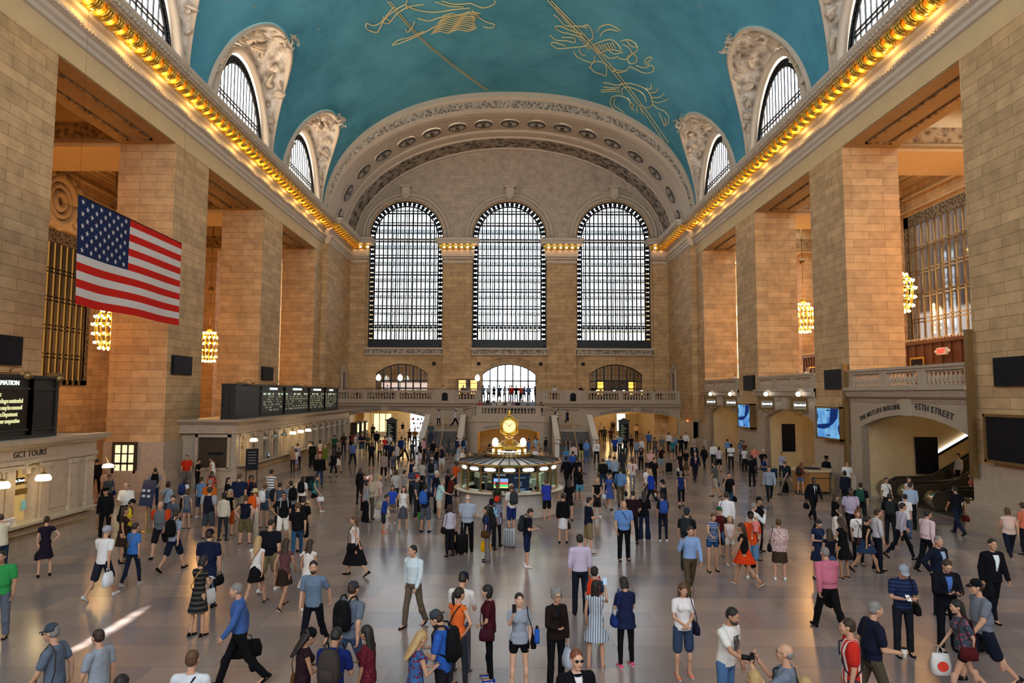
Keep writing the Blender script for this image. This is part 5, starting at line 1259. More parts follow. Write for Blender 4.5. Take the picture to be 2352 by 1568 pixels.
# ---------------- gilt outlines on the vault
M['giltline'] = simple('gilt_paint', (.80, .68, .36), .6)
def vproj(x, y, off=.05): return Vector((x, y, vault_z(x) - off))
def vline(m, pts, w=.05, n=4, sub=3):
    P = []
    for a, b in zip(pts, pts[1:]):
        for k in range(sub): t = k / sub; P.append(vproj(a[0] + (b[0] - a[0]) * t, a[1] + (b[1] - a[1]) * t))
    P.append(vproj(*pts[-1])); m.tube(P, w, n)
def smooth_pts(pts, k=4):
    out = []
    P = [pts[0]] + list(pts) + [pts[-1]]
    for i in range(1, len(P) - 2):
        for j in range(k):
            t = j / k; f = lambda q: .5 * ((2 * P[i][q]) + (-P[i - 1][q] + P[i + 1][q]) * t + (2 * P[i - 1][q] - 5 * P[i][q] + 4 * P[i + 1][q] - P[i + 2][q]) * t * t + (-P[i - 1][q] + 3 * P[i][q] - 3 * P[i + 1][q] + P[i + 2][q]) * t ** 3)
            out.append((f(0), f(1)))
    out.append(pts[-1]); return out
# the camera's own geometry lets picture points be carried onto the vault surface
_th = math.atan(121 / 1568); _yw = math.atan(7 / 1568); _Rm = (Matrix.Rotation(-_yw, 3, 'Z') @ Matrix.Rotation(R(90) + _th, 3, 'X') @ Matrix.Rotation(.0037, 3, 'Z'))
def pix_ray(px, py): return _Rm @ Vector(((px - 1176) / 1568, -(py - 784) / 1568, -1))
def pix_vault(px, py):
    d = pix_ray(px, py); t = 20.0
    while t < 110:
        p = d * t
        if abs(p.x) >= VA or p.z + CAM_H >= vault_z(p.x): break
        t += .05
    return (p.x, p.y)
def pl(m, pts, w=.045, close=False):
    q = [pix_vault(*p) for p in pts]
    if close: q.append(q[0])
    vline(m, smooth_pts(q, 3), w, 4, 1)
m = MB()
for off in (-3, 3): pl(m, [(893 + off, 2), (960 + off, 80), (1040 + off, 148), (1120 + off, 207)], .04)
o = m.build('ceiling_line', M['giltline']); tag(o, 'thin double gilt line crossing the left of the vault', 'painted line')
m = MB()
for off in (-4, 4): pl(m, [(1262 + off, 0), (1330 + off, 70), (1400 + off, 150), (1460 + off, 225), (1500 + off, 280), (1532 + off, 328)], .05)
for k in range(30):
    t = .05 + .3 * k / 30; 
    pl(m, [(1262 + 270 * t - 4, 330 * t), (1262 + 270 * t + 5, 330 * t - 2)], .03)
o = m.build('ceiling_line', M['giltline']); tag(o, 'broad banded gilt line crossing the right of the vault', 'painted line')
def figure(label, strokes, w=.05):
    m = MB()
    for s_ in strokes: pl(m, s_, w)
    o = m.build('ceiling_figure', M['giltline']); tag(o, label, 'painted figure')
figure('gilt outlined robed figure painted on the vault, upper middle', [
    [(840, 60), (848, 68), (866, 72), (874, 60), (884, 42), (906, 22), (930, 8)], [(840, 60), (843, 52), (856, 57), (872, 52), (888, 34), (905, 14)], [(880, 38), (896, 46)], [(876, 48), (892, 52), (912, 30), (938, 14), (975, 8)], [(900, 102), (922, 96), (955, 82), (984, 68), (1000, 58)], [(900, 102), (915, 90), (940, 84), (975, 70)],
    [(930, 10), (960, 22), (1000, 26), (1040, 20), (1080, 16)], [(960, 40), (985, 46), (1010, 38), (1045, 34), (1080, 26)], [(1080, 5), (1110, 16), (1135, 8), (1136, 0)], [(1085, 22), (1100, 38), (1120, 50), (1136, 54), (1130, 62), (1110, 60)], [(932, 66), (936, 72), (946, 62), (952, 48)],
    *[[(990 + 3 * k, 76 - 4.5 * k), (1010 + 3 * k, 70 - 4.5 * k), (1030 + 3 * k, 74 - 4.5 * k), (1050 + 3 * k, 66 - 4.5 * k), (1075 + 3 * k, 70 - 4.5 * k), (1095 - 2 * k, 62 - 4.0 * k)] for k in range(10)], [(935, 0), (932, 12), (938, 20)], [(1000, 2), (1030, 12), (1065, 14)], [(1015, 0), (1045, 8), (1080, 6)]])
figure('gilt outlined pair of figures painted on the right of the vault', [
    [(1272, 32), (1284, 42), (1300, 58), (1330, 58), (1350, 62)], [(1276, 64), (1290, 72), (1310, 76), (1340, 86)], [(1274, 60), (1288, 58), (1310, 68), (1345, 78)], [(1264, 80), (1276, 90), (1300, 92), (1320, 96), (1318, 86), (1290, 84)], [(1266, 100), (1280, 110), (1310, 108), (1345, 104), (1352, 96)], [(1266, 100), (1272, 95), (1300, 104)],
    [(1318, 118), (1325, 128), (1345, 138), (1362, 142), (1366, 128)], [(1355, 152), (1366, 164), (1380, 168), (1392, 172), (1392, 150), (1380, 140), (1362, 142), (1355, 156)], [(1335, 60), (1350, 56), (1360, 70), (1362, 86), (1350, 92)], [(1372, 70), (1378, 60), (1395, 54), (1410, 58), (1425, 68)], [(1378, 82), (1385, 72), (1400, 66), (1420, 70)],
    [(1362, 102), (1385, 92), (1405, 90), (1420, 102), (1425, 115), (1400, 112), (1375, 120), (1362, 102)], *[[(1370 + 6 * k, 102 - 1 * k), (1378 + 6 * k, 116 - k)] for k in range(7)], [(1425, 92), (1445, 90), (1460, 100), (1464, 112), (1455, 122), (1440, 128)], [(1430, 100), (1445, 108), (1450, 122), (1438, 134), (1420, 132)], [(1440, 92), (1450, 104), (1462, 106)], [(1452, 118), (1462, 130), (1460, 142), (1446, 144), (1440, 132)],
    [(1446, 150), (1462, 158), (1480, 166), (1496, 164), (1502, 156), (1496, 148), (1480, 154), (1460, 148)], [(1484, 148), (1482, 136), (1490, 130), (1498, 132), (1488, 140), (1490, 150)], [(1400, 148), (1415, 158), (1435, 162), (1445, 152)], [(1405, 160), (1425, 165), (1440, 158)], [(1385, 122), (1400, 132), (1420, 128)], [(1392, 108), (1410, 122), (1430, 118)], [(1330, 110), (1335, 122), (1345, 126)]])
figure('gilt outlined crab-like figure painted at the lower right of the vault', [
    [(1422, 212), (1420, 202), (1428, 192), (1445, 190), (1470, 196), (1486, 206), (1496, 222), (1498, 238), (1488, 246), (1470, 240)], [(1430, 216), (1428, 204), (1440, 198), (1462, 204), (1478, 216), (1484, 232)], [(1385, 188), (1400, 190), (1415, 194), (1430, 190)], [(1386, 198), (1402, 200), (1420, 200)], [(1380, 210), (1400, 208), (1418, 208)], [(1380, 206), (1395, 204), (1415, 204)],
    [(1404, 222), (1402, 238), (1415, 254), (1430, 262)], [(1404, 222), (1420, 218), (1440, 224), (1450, 236)], [(1412, 226), (1410, 240), (1424, 250), (1434, 258)], [(1486, 200), (1494, 204), (1496, 192)], [(1490, 212), (1505, 210), (1512, 202)], [(1494, 222), (1512, 222), (1525, 214)], [(1496, 232), (1515, 234), (1534, 226)], [(1498, 238), (1512, 248), (1526, 254), (1536, 268), (1534, 282), (1526, 288), (1520, 272), (1514, 258)], [(1526, 288), (1530, 276), (1526, 270)], [(1455, 236), (1452, 250)], [(1462, 242), (1464, 258)], [(1470, 244), (1476, 262)], [(1446, 232), (1450, 246), (1458, 252)]])
# ================================================================ PEOPLE
# every figure: one continuous body mesh (voxel-merged), clothing / hair as child meshes
def rdir(flex, out, s):          # limb direction from straight down; flex forward (+Y), out sideways
    f, o = R(flex), R(out); return Vector((s * math.sin(o), math.sin(f) * math.cos(o), -math.cos(f) * math.cos(o)))
def fdir(flex, inn, s):          # forearm: flex from down, turned inward by inn
    f, i = R(flex), R(inn); return Vector((-s * math.sin(i) * math.sin(f), math.cos(i) * math.sin(f), -math.cos(f)))
# pose: legs (hip flex, out, knee) R then L ; arms (upper flex, out, fore flex, inward) R then L ; lean, head pitch, head yaw
POSES = {
 'stand': ((2, 3, 2), (-2, 3, 2), (4, 9, 14, 8), (2, 10, 12, 8), 1, 0, 0),
 'stand2': ((10, 6, 12), (-3, 3, 0), (8, 12, 25, 14), (-2, 8, 10, 4), 0, -4, 18),
 'walk': ((24, 1, 6), (-20, 1, 22), (-22, 9, 2, 4), (24, 8, 40, 8), 4, -4, 0),
 'walk2': ((-20, 1, 24), (24, 1, 5), (22, 8, 44, 8), (-20, 9, 4, 4), 4, -2, 0),
 'stroll': ((14, 2, 6), (-12, 2, 14), (-8, 9, 8, 4), (14, 8, 30, 8), 2, -2, 10),
 'phone': ((2, 3, 3), (-3, 4, 2), (18, 9, 98, 32), (16, 9, 96, 34), 3, -26, 0),
 'photo': ((2, 4, 2), (-3, 4, 3), (52, 14, 140, 22), (50, 14, 138, 24), -2, 8, 0),
 'photo1': ((2, 4, 2), (-3, 4, 3), (62, 12, 142, 14), (2, 9, 16, 6), -2, 8, 0),
 'hips': ((4, 6, 4), (-2, 5, 0), (-14, 42, 38, 82), (-14, 42, 38, 82), 2, 0, 0),
 'hip1': ((6, 5, 6), (-2, 4, 0), (-12, 40, 38, 82), (3, 8, 12, 6), 1, -2, 14),
 'cross': ((2, 3, 2), (-3, 4, 2), (16, 8, 84, 66), (20, 8, 92, 62), 1, -4, 0),
 'strap': ((4, 3, 5), (-4, 4, 2), (14, 10, 140, 18), (2, 9, 12, 6), 2, -2, 0),
 'strap2': ((14, 2, 6), (-12, 2, 16), (14, 10, 140, 18), (12, 9, 26, 6), 3, -2, 0),
 'call': ((6, 3, 6), (-4, 4, 2), (36, 26, 158, 26), (2, 9, 14, 6), 1, -6, 8),
 'callwalk': ((20, 1, 8), (-18, 1, 20), (36, 26, 158, 26), (20, 9, 34, 6), 4, -12, 0),
 'reach': ((4, 4, 4), (-4, 4, 2), (48, 8, 78, 10), (6, 9, 30, 8), 8, -8, 0),
 'reach2': ((4, 4, 4), (-4, 4, 2), (46, 8, 80, 16), (40, 8, 84, 16), 10, -14, 0),
 'cup': ((4, 3, 6), (-4, 4, 2), (14, 9, 92, 24), (4, 9, 16, 6), 1, -4, 8),
 'cupwalk': ((20, 1, 6), (-17, 1, 20), (12, 9, 84, 10), (-14, 9, 6, 6), 4, -2, 0),
 'clasp': ((2, 3, 2), (-3, 4, 2), (8, 6, 62, 52), (8, 6, 60, 54), 1, -6, 0),
 'behind': ((3, 5, 3), (-3, 5, 2), (-22, 14, -20, -35), (-22, 14, -20, -35), 0, 4, 0),
 'sit': ((84, 10, 84), (82, 8, 82), (30, 8, 66, 20), (30, 8, 66, 20), 8, -8, 0),
 'swing': ((22, 1, 8), (-20, 1, 20), (6, 9, 20, 4), (-30, 12, -18, 0), 3, 2, -20),
 'headtouch': ((4, 3, 4), (-3, 4, 2), (60, 55, 165, 60), (12, 50, 120, 70), 0, 0, 0),
 'point': ((4, 3, 4), (-3, 4, 2), (66, 30, 80, 0), (4, 9, 14, 6), 0, 4, 0),
}
BUILD = {'m': dict(sh=.184, hp=.095, ch=.125, wa=.128, hi=.145, arm=.052, leg=.082, bust=0), 'f': dict(sh=.154, hp=.095, ch=.105, wa=.098, hi=.148, arm=.041, leg=.078, bust=1),
         'M': dict(sh=.2, hp=.10, ch=.155, wa=.175, hi=.17, arm=.06, leg=.09, bust=0), 'F': dict(sh=.172, hp=.105, ch=.14, wa=.15, hi=.185, arm=.055, leg=.095, bust=1),
         'k': dict(sh=.15, hp=.085, ch=.115, wa=.11, hi=.12, arm=.042, leg=.07, bust=0)}
def skel(pose, bd):
    lr, ll, ar, al, lean, hpit, hyaw = POSES[pose]; B = BUILD[bd]; J = {}
    P = Vector((0, 0, .95)); sp = Matrix.Rotation(-R(lean), 3, 'X')
    def up(x, y, z): return P + sp @ Vector((x, y, z))
    J['pel'] = P; J['wai'] = up(0, 0, .14); J['che'] = up(0, .01, .36); J['nb'] = up(0, -.01, .525); J['nt'] = up(0, .012, .605)
    kf = 1.12 if bd == 'k' else 1.0
    HM = sp @ Matrix.Rotation(-R(hyaw), 3, 'Z') @ Matrix.Rotation(R(hpit), 3, 'X'); J['HM'] = HM; J['hc'] = J['nt'] + HM @ Vector((0, .022, .075)); J['hs'] = kf
    for s, L, A, t in ((1, lr, ar, 'R'), (-1, ll, al, 'L')):
        h = P + Vector((s * B['hp'], 0, -.03)); k = h + rdir(L[0], L[1], s) * .42; a = k + rdir(L[0] - L[2], L[1] * .5, s) * .415
        J['h' + t], J['k' + t], J['a' + t] = h, k, a; J['shin' + t] = L[0] - L[2]
        S = up(s * B['sh'], -.005, .455); e = S + sp @ rdir(A[0], A[1], s) * .285; w = e + sp @ fdir(A[2], A[3], s) * .245; hd = (w - e).normalized()
        J['s' + t], J['e' + t], J['w' + t], J['hd' + t] = S, e, w, hd
    zm = min(J['aR'].z, J['aL'].z) if pose != 'sit' else J['aR'].z
    J['dz'] = -(zm - .075)
    for k, v in list(J.items()):
        if isinstance(v, Vector) and not k.startswith('hd'): J[k] = v + Vector((0, 0, J['dz']))
    return J
def cap_(m, a, b, r0, r1, n=10, flat=1.0):
    """tapered capsule"""
    a, b = Vector(a), Vector(b); d = (b - a); L = d.length
    if L < 1e-5: return
    d.normalize(); pts = [a - d * r0 * .9, a - d * r0 * .6, a, a.lerp(b, .5), b, b + d * r1 * .6, b + d * r1 * .9]
    m.tube(pts, [r0 * .3, r0 * .78, r0, (r0 + r1) / 2, r1, r1 * .78, r1 * .3], n)
def torso(m, J, B, g=0.0, low=-.02, high=.5, loose=0.0):
    """elliptic loft from hips to shoulders"""
    sp = [(J['pel'], B['hi'], .105), (J['pel'].lerp(J['wai'], .6), B['hi'] * .93, .105), (J['wai'], B['wa'], .095 if B['wa'] < .14 else .14), (J['wai'].lerp(J['che'], .5), (B['wa'] + B['ch']) / 2 + .012, .1 if B['wa'] < .14 else .135), (J['che'], B['ch'] + .035, .115), (J['che'].lerp(J['nb'], .5), B['sh'] * .84, .098), (J['che'].lerp(J['nb'], .78), B['sh'] * .62, .08), (J['nb'].lerp(J['che'], .0), B['sh'] * .38, .06)]
    rings = []; n = 16
    for i, (c, rx, ry) in enumerate(sp):
        l = loose if i < 4 else loose * .4
        rings.append([c + Vector(((rx + g + l) * math.cos(t), (ry + g + l) * math.sin(t), 0)) for t in [2 * math.pi * j / n for j in range(n)]])
    if low < -.02: rings = [[p + Vector((0, 0, low)) for p in rings[0]]] + rings
    m.loft(rings)
    if B['bust']:
        for s in (-1, 1): m.ball(J['che'] + Vector((s * .065, .085 + g * .5, -.0)), (.06 + g, .05 + g, .06 + g), 8)
    for s, t in ((1, 'R'), (-1, 'L')): cap_(m, J['nb'] + Vector((s * .045, 0, -.05)), J['s' + t] + Vector((0, 0, -.004)), .045 + g, B['arm'] + .002 + g)
def body_prims(m, J, bd, fine):
    B = BUILD[bd]; torso(m, J, B)
    cap_(m, J['nb'] - Vector((0, 0, .05)), J['nt'] + Vector((0, 0, .02)), .055 if B['sh'] > .18 else .046, .05 if B['sh'] > .18 else .043)
    for s, t in ((1, 'R'), (-1, 'L')):
        cap_(m, J['s' + t], J['e' + t], B['arm'], B['arm'] * .78); cap_(m, J['e' + t], J['w' + t], B['arm'] * .76, B['arm'] * .52)
        h, k, a = J['h' + t], J['k' + t], J['a' + t]
        cap_(m, h, k, B['leg'], B['leg'] * .62); mid = k.lerp(a, .3) - rdir(J['shin' + t] - 90, 0, 1) * .012
        cap_(m, k, a, B['leg'] * .6, .038); m.ball(mid, (B['leg'] * .68, B['leg'] * .72, .12), 8)
        fa = R(J['shin' + t] * .8 if J['shin' + t] < -6 else 0); fd = Vector((0, math.cos(fa), math.sin(fa)))
        cap_(m, a + Vector((0, -.02, -.035)), a + fd * .13 + Vector((0, 0, -.045)), .038, .03)
    HM, c, k = J['HM'], J['hc'], J['hs']
    def hb(p, r): m.ball(c + HM @ (Vector(p) * k), tuple(q * k for q in r), 14 if fine else 10, 0, HM)
    hb((0, -.012, .035), (.075, .094, .088)); hb((0, .02, -.01), (.066, .074, .095)); hb((0, .035, -.068), (.046, .05, .04))
    if fine:
        hb((0, .098, -.012), (.012, .018, .022)); hb((0, .088, .006), (.009, .016, .03)); hb((0, .078, .04), (.05, .018, .014)); hb((0, .084, -.048), (.024, .014, .012)); hb((0, .078, -.085), (.02, .016, .014))
        for s in (-1, 1): hb((s * .038, .062, -.02), (.022, .022, .026))
    else: hb((0, .094, -.008), (.014, .02, .028))
    for s in (-1, 1): hb((s * .076, -.004, 0), (.012, .022, .03))
def hands(m, J, bd, mi=0, k=1.0):
    for s, t in ((1, 'R'), (-1, 'L')):
        w, d = J['w' + t], J['hd' + t]; side = Vector((0, 0, 1)).cross(d)
        side = Vector((s, 0, 0)) if side.length < .3 else side.normalized()
        inn = d.cross(side).normalized()
        if abs(d.z) > .8: side = Vector((0, 1, 0)); side = (side - d * side.dot(d)).normalized(); inn = Vector((-s, 0, 0)); inn = (inn - d * inn.dot(d)).normalized()
        else:
            if inn.z > 0: inn = -inn
            inn = -inn if d.y > .5 or True else inn      # palm turned up/in when the forearm is raised
        kk = .88 if bd in 'fk' else 1
        c = w + d * .045 * kk; M3 = Matrix((side, inn, d)).transposed()
        m.ball(c, (.036 * kk, .016 * kk, .052 * kk), 8, mi, M3)
        for i in range(4):
            L_ = (.030, .034, .032, .025)[i] * kk; b = w + d * .085 * kk + side * (.026 - .0175 * i) * kk
            c1 = .5; p1 = b + (d * math.cos(c1) + inn * math.sin(c1)) * L_; p2 = p1 + (d * math.cos(1.25) + inn * math.sin(1.25)) * L_ * .8; p3 = p2 + (d * math.cos(1.9) + inn * math.sin(1.9)) * L_ * .6
            m.tube([b - d * .01, b, p1, p2, p3], [.008 * kk, .009 * kk, .0085 * kk, .0075 * kk, .0055 * kk], 6, mi)
        b = w + d * .03 * kk + side * .03 * kk; m.tube([b - side * .008, b, b + (side * .7 + d * .6 + inn * .3) * .034 * kk, b + (side * .6 + d * 1.2 + inn * .7) * .052 * kk], [.010 * kk, .0115 * kk, .0095 * kk, .0065 * kk], 6, mi)
def face_bits(m, J, mi_w, mi_d, mi_l, fine):
    HM, c, k = J['HM'], J['hc'], J['hs']
    for s in (-1, 1):
        if fine:
            m.ball(c + HM @ (Vector((s * .031, .078, .018)) * k), (.013, .010, .008), 8, mi_w, HM); m.ball(c + HM @ (Vector((s * .031, .0865, .018)) * k), (.006, .004, .006), 8, mi_d, HM)
        else: m.ball(c + HM @ (Vector((s * .031, .082, .018)) * k), (.011, .009, .007), 6, mi_d, HM)
        m.ball(c + HM @ (Vector((s * .033, .086, .038)) * k), (.018, .006, .0035), 6, mi_d, HM)
    m.ball(c + HM @ (Vector((0, .0965, -.050)) * k), (.022, .006, .006), 8, mi_l, HM)
# garments -----------------------------------------------------------------
def garment(kind, J, bd):
    m = MB(); B = BUILD[bd]; g = .014
    def sleeves(fr, gg):
        for t in 'RL':
            S, e, w = J['s' + t], J['e' + t], J['w' + t]
            if fr <= 1: cap_(m, S, S.lerp(e, fr), B['arm'] + gg, B['arm'] * .9 + gg)
            else: cap_(m, S, e, B['arm'] + gg, B['arm'] * .8 + gg); cap_(m, e, e.lerp(w, fr - 1), B['arm'] * .8 + gg, B['arm'] * .6 + gg)
    def legs(fr, gg, flare=0.0):
        for t in 'RL':
            h, k, a = J['h' + t], J['k' + t], J['a' + t]
            if fr > 1:
                q = k.lerp(a, .3) - rdir(J['shin' + t] - 90, 0, 1) * .012; m.ball(q, (B['leg'] * .68 + gg + .004, B['leg'] * .72 + gg + .004, .14), 8); m.ball(k, B['leg'] * .68 + gg + .006, 8)
            if fr <= 1: cap_(m, h, h.lerp(k, fr), B['leg'] + gg + .004, B['leg'] * .74 + gg + flare)
            else: cap_(m, h, k, B['leg'] + gg, B['leg'] * .7 + gg); cap_(m, k, k.lerp(a, fr - 1), B['leg'] * .68 + gg, .044 + gg + flare)
        m.ball(J['pel'] - Vector((0, 0, .03)), (B['hi'] + gg - .002, .115 + gg, .12), 12)
    def skirt(zf, rx, ry):
        top = J['wai']; n = 18; kmid = (J['kR'] + J['kL']) / 2; spread = abs(J['kR'].y - J['kL'].y)
        z1 = J['hR'].z + (J['kR'].z - J['hR'].z) * zf if POSES_SIT is False else J['hR'].z - .1
        rings = []
        for u in (0, .25, .45, .7, 1):
            z = top.z - .02 + (z1 - top.z) * u; w_ = (B['wa'] + g) * (1 - u) + rx * u if u > .45 else max(B['wa'] + g, (B['hi'] + g) * min(1, u / .3) + (B['wa'] + g) * (1 - min(1, u / .3)))
            d_ = .105 + g + (ry + spread * .42 * zf - .1) * u
            cy = top.y * (1 - u) + kmid.y * u * min(1, zf)
            rings.append([Vector((top.x + w_ * (1 + .05 * math.cos(5 * t) * u) * math.cos(t), cy + d_ * math.sin(t), z)) for t in [2 * math.pi * j / n for j in range(n)]])
        m.loft(rings)
    if kind == 'tee': torso(m, J, B, g, -.06, loose=.012); sleeves(.62, g + .004)
    elif kind == 'polo': torso(m, J, B, g, -.05, loose=.008); sleeves(.66, g + .003); m.tube([J['nb'] + Vector((.058 * math.cos(t), .058 * math.sin(t), .005 - .02 * math.sin(t))) for t in [2 * math.pi * k / 12 for k in range(13)]], .014, 6)
    elif kind == 'shirt': torso(m, J, B, g + .002, 0, loose=.016); sleeves(1.93, g); m.tube([J['nb'] + Vector((.056 * math.cos(t), .058 * math.sin(t), .01 - .02 * math.sin(t))) for t in [2 * math.pi * k / 12 for k in range(13)]], .015, 6)
    elif kind == 'rolled': torso(m, J, B, g + .002, 0, loose=.016); sleeves(1.35, g + .006); m.tube([J['nb'] + Vector((.056 * math.cos(t), .058 * math.sin(t), .01 - .02 * math.sin(t))) for t in [2 * math.pi * k / 12 for k in range(13)]], .015, 6)
    elif kind == 'long': torso(m, J, B, g, -.08, loose=.02); sleeves(1.93, g + .008)
    elif kind == 'tank':
        torso(m, J, dict(B, sh=B['sh'] * .80), g * .8, -.06, loose=.008)
    elif kind == 'blouse': torso(m, J, B, g + .004, -.12, loose=.035); sleeves(.8, g + .01)
    elif kind == 'tunic': torso(m, J, B, g + .004, -.1, loose=.03); sleeves(.6, g + .006); skirt(.28, B['hi'] + .07, .17)
    elif kind == 'jacket':
        torso(m, J, B, g + .012, -.1, loose=.02); sleeves(1.95, g + .006)
    elif kind == 'dress': torso(m, J, B, g, 0); sleeves(.3, g); skirt(.85, B['hi'] + .07, .19)
    elif kind == 'sundress': torso(m, J, dict(B, sh=B['sh'] * .74), g, 0, loose=.01); skirt(.72, B['hi'] + .12, .23)
    elif kind == 'longdress': torso(m, J, B, g, 0); sleeves(.5, g); skirt(1.7, B['hi'] + .1, .26)
    elif kind == 'robe': torso(m, J, B, g + .02, 0, loose=.03); sleeves(1.95, g + .03); skirt(1.95, B['hi'] + .12, .28)
    elif kind == 'pants': legs(1.97, .012, .008)
    elif kind == 'slim': legs(1.95, .006, -.004)
    elif kind == 'wide': legs(1.97, .02, .05)
    elif kind == 'capri': legs(1.55, .008, .004)
    elif kind == 'shorts': legs(.92, .016, .018)
    elif kind == 'brief': legs(.35, .010, .02)
    elif kind == 'skirt': skirt(.9, B['hi'] + .045, .165)
    elif kind == 'mini': skirt(.55, B['hi'] + .05, .165)
    elif kind == 'flare': skirt(.6, B['hi'] + .12, .22)
    elif kind == 'midi': skirt(1.35, B['hi'] + .07, .2)
    return m
POSES_SIT = False
def hair(kind):
    """in head space: origin at head centre, face towards +Y"""
    m = MB()
    def shell(k=1.0, low=-.0, back=0): m.ball((0, -.022, .045), (.083 * k, .098 * k, .090 * k), 12); m.ball((0, -.045, .005 + low), (.079 * k, .075 * k, .075 * k), 12)
    if kind == 'short': shell()
    elif kind == 'buzz': m.ball((0, -.018, .042), (.079, .095, .086), 12)
    elif kind == 'thin': m.ball((0, -.06, .01), (.079, .055, .06), 12)
    elif kind == 'long':
        shell(1.04); m.loft([[Vector((rx * math.cos(t), -.05 + ry * math.sin(t) - .015 * k, z)) for t in [2 * math.pi * j / 12 for j in range(12)]] for k, (z, rx, ry) in enumerate(((.06, .08, .07), (-.02, .09, .062), (-.12, .092, .05), (-.22, .085, .042), (-.31, .06, .03), (-.36, .03, .018)))])
    elif kind == 'wavy':
        shell(1.1)
        for i in range(26):
            a = math.pi * (1.0 + i % 9 / 8.0); z = -.02 - .07 * (i // 9); m.ball((.075 * math.cos(a), -.03 + .06 * math.sin(a), z), (.035, .03, .045), 7)
    elif kind == 'curly':
        for i in range(40):
            a = i * 2.4; z = .13 - .0042 * i; r = .062 + .02 * min(1, i / 10); m.ball((r * math.cos(a), -.03 + r * 1.0 * math.sin(a) * (1 if math.sin(a) < 0 else .55), z), .034, 7)
        shell(1.02)
    elif kind == 'bob': shell(1.06); m.loft([[Vector((rx * math.cos(t), -.035 + ry * math.sin(t), z)) for t in [2 * math.pi * j / 12 for j in range(12)]] for z, rx, ry in ((.06, .085, .075), (-.02, .093, .07), (-.09, .09, .06), (-.115, .07, .045))])
    elif kind == 'pony': shell(1.02); m.tube([(0, -.1, .06), (0, -.14, .04), (0, -.15, -.04), (0, -.135, -.14), (0, -.12, -.2)], [.025, .032, .034, .026, .008], 8)
    elif kind == 'bun': shell(1.02); m.ball((0, -.09, .10), (.038, .038, .036), 10)
    elif kind == 'knot': shell(1.02); m.ball((0, -.13, .03), (.035, .032, .035), 10)
    return m
def hat(kind):
    m = MB()
    if kind in ('cap', 'capback', 'flatcap'):
        m.lathe([(.0, .148), (.05, .142), (.08, .11), (.091, .07), (.092, .045)], (0, -.015, 0), 16); s = -1 if kind == 'capback' else 1
        m.loft([[Vector((x, s * .06 - .01, .052)) for x in (-.07, -.035, 0, .035, .07)] + [Vector((x, s * .06 - .01, .060)) for x in (.07, .035, 0, -.035, -.07)], [Vector((x, s * (.165 - abs(x) * .5) - .01, .036)) for x in (-.06, -.03, 0, .03, .06)] + [Vector((x, s * (.165 - abs(x) * .5) - .01, .044)) for x in (.06, .03, 0, -.03, -.06)]], smooth=False)
    elif kind == 'brim': m.lathe([(0, .155), (.06, .15), (.085, .12), (.09, .06), (.13, .05), (.175, .035), (.175, .03), (.09, .05)], (0, -.015, 0), 20)
    elif kind == 'wrap': m.ball((0, -.025, .05), (.09, .105, .098), 12); m.ball((0, -.06, -.01), (.085, .075, .08), 10)
    elif kind == 'veil':
        m.ball((0, -.02, .045), (.09, .105, .1), 12); m.loft([[Vector((rx * math.cos(t), -.05 + ry * math.sin(t), z)) for t in [2 * math.pi * j / 12 for j in range(12)]] for z, rx, ry in ((.05, .09, .08), (-.08, .11, .09), (-.2, .16, .12), (-.34, .2, .14))])
    elif kind == 'helmet': m.ball((0, -.01, .06), (.105, .13, .1), 14)
    elif kind == 'peaked': m.lathe([(0, .15), (.09, .16), (.125, .15), (.12, .125), (.09, .1), (.09, .05)], (0, -.01, 0), 16); m.obox((0, .1, .055), (.12, .07, .01), Matrix.Rotation(R(-20), 3, 'X'))
    return m
# ---- evaluate many little meshes through one voxel pass -----------------------------------
_cache = {}
def remesh_all(jobs):
    """jobs: key -> (MB, voxel, smooth iterations)"""
    tmp = []
    for key, (mb, vx, it) in jobs.items():
        me = mb.mesh('t'); o = bpy.data.objects.new('t', me); COL.objects.link(o)
        r = o.modifiers.new('r', 'REMESH'); r.mode = 'VOXEL'; r.voxel_size = vx; r.use_smooth_shade = True
        if it: s = o.modifiers.new('s', 'SMOOTH'); s.iterations = it; s.factor = .5
        tmp.append((key, o))
    bpy.context.view_layer.update(); dg = bpy.context.evaluated_depsgraph_get(); dg.update()
    out = {}
    for key, o in tmp:
        out[key] = bpy.data.meshes.new_from_object(o.evaluated_get(dg))
    for key, o in tmp: md = o.data; bpy.data.objects.remove(o); bpy.data.meshes.remove(md)
    return out
SLEEVED = {}
def add_to_mesh(me, mb):
    """append extra closed pieces (hands, eyes) to a finished mesh"""
    v0 = [tuple(v.co) for v in me.vertices]; f0 = [list(p.vertices) for p in me.polygons]; n = len(v0)
    new = bpy.data.meshes.new('body'); new.from_pydata(v0 + mb.v, [], f0 + [[i + n for i in f] for f in mb.f])
    new.polygons.foreach_set('material_index', [0] * len(f0) + mb.m); new.polygons.foreach_set('use_smooth', [True] * (len(f0) + len(mb.f))); new.update()
    bpy.data.meshes.remove(me); return new
_mats = {}
def hexc(h):
    h = h.lstrip('#'); c = [int(h[i:i + 2], 16) / 255 for i in (0, 2, 4)] if len(h) == 6 else [int(ch * 2, 16) / 255 for ch in h]
    return tuple(x ** 2.2 for x in c)
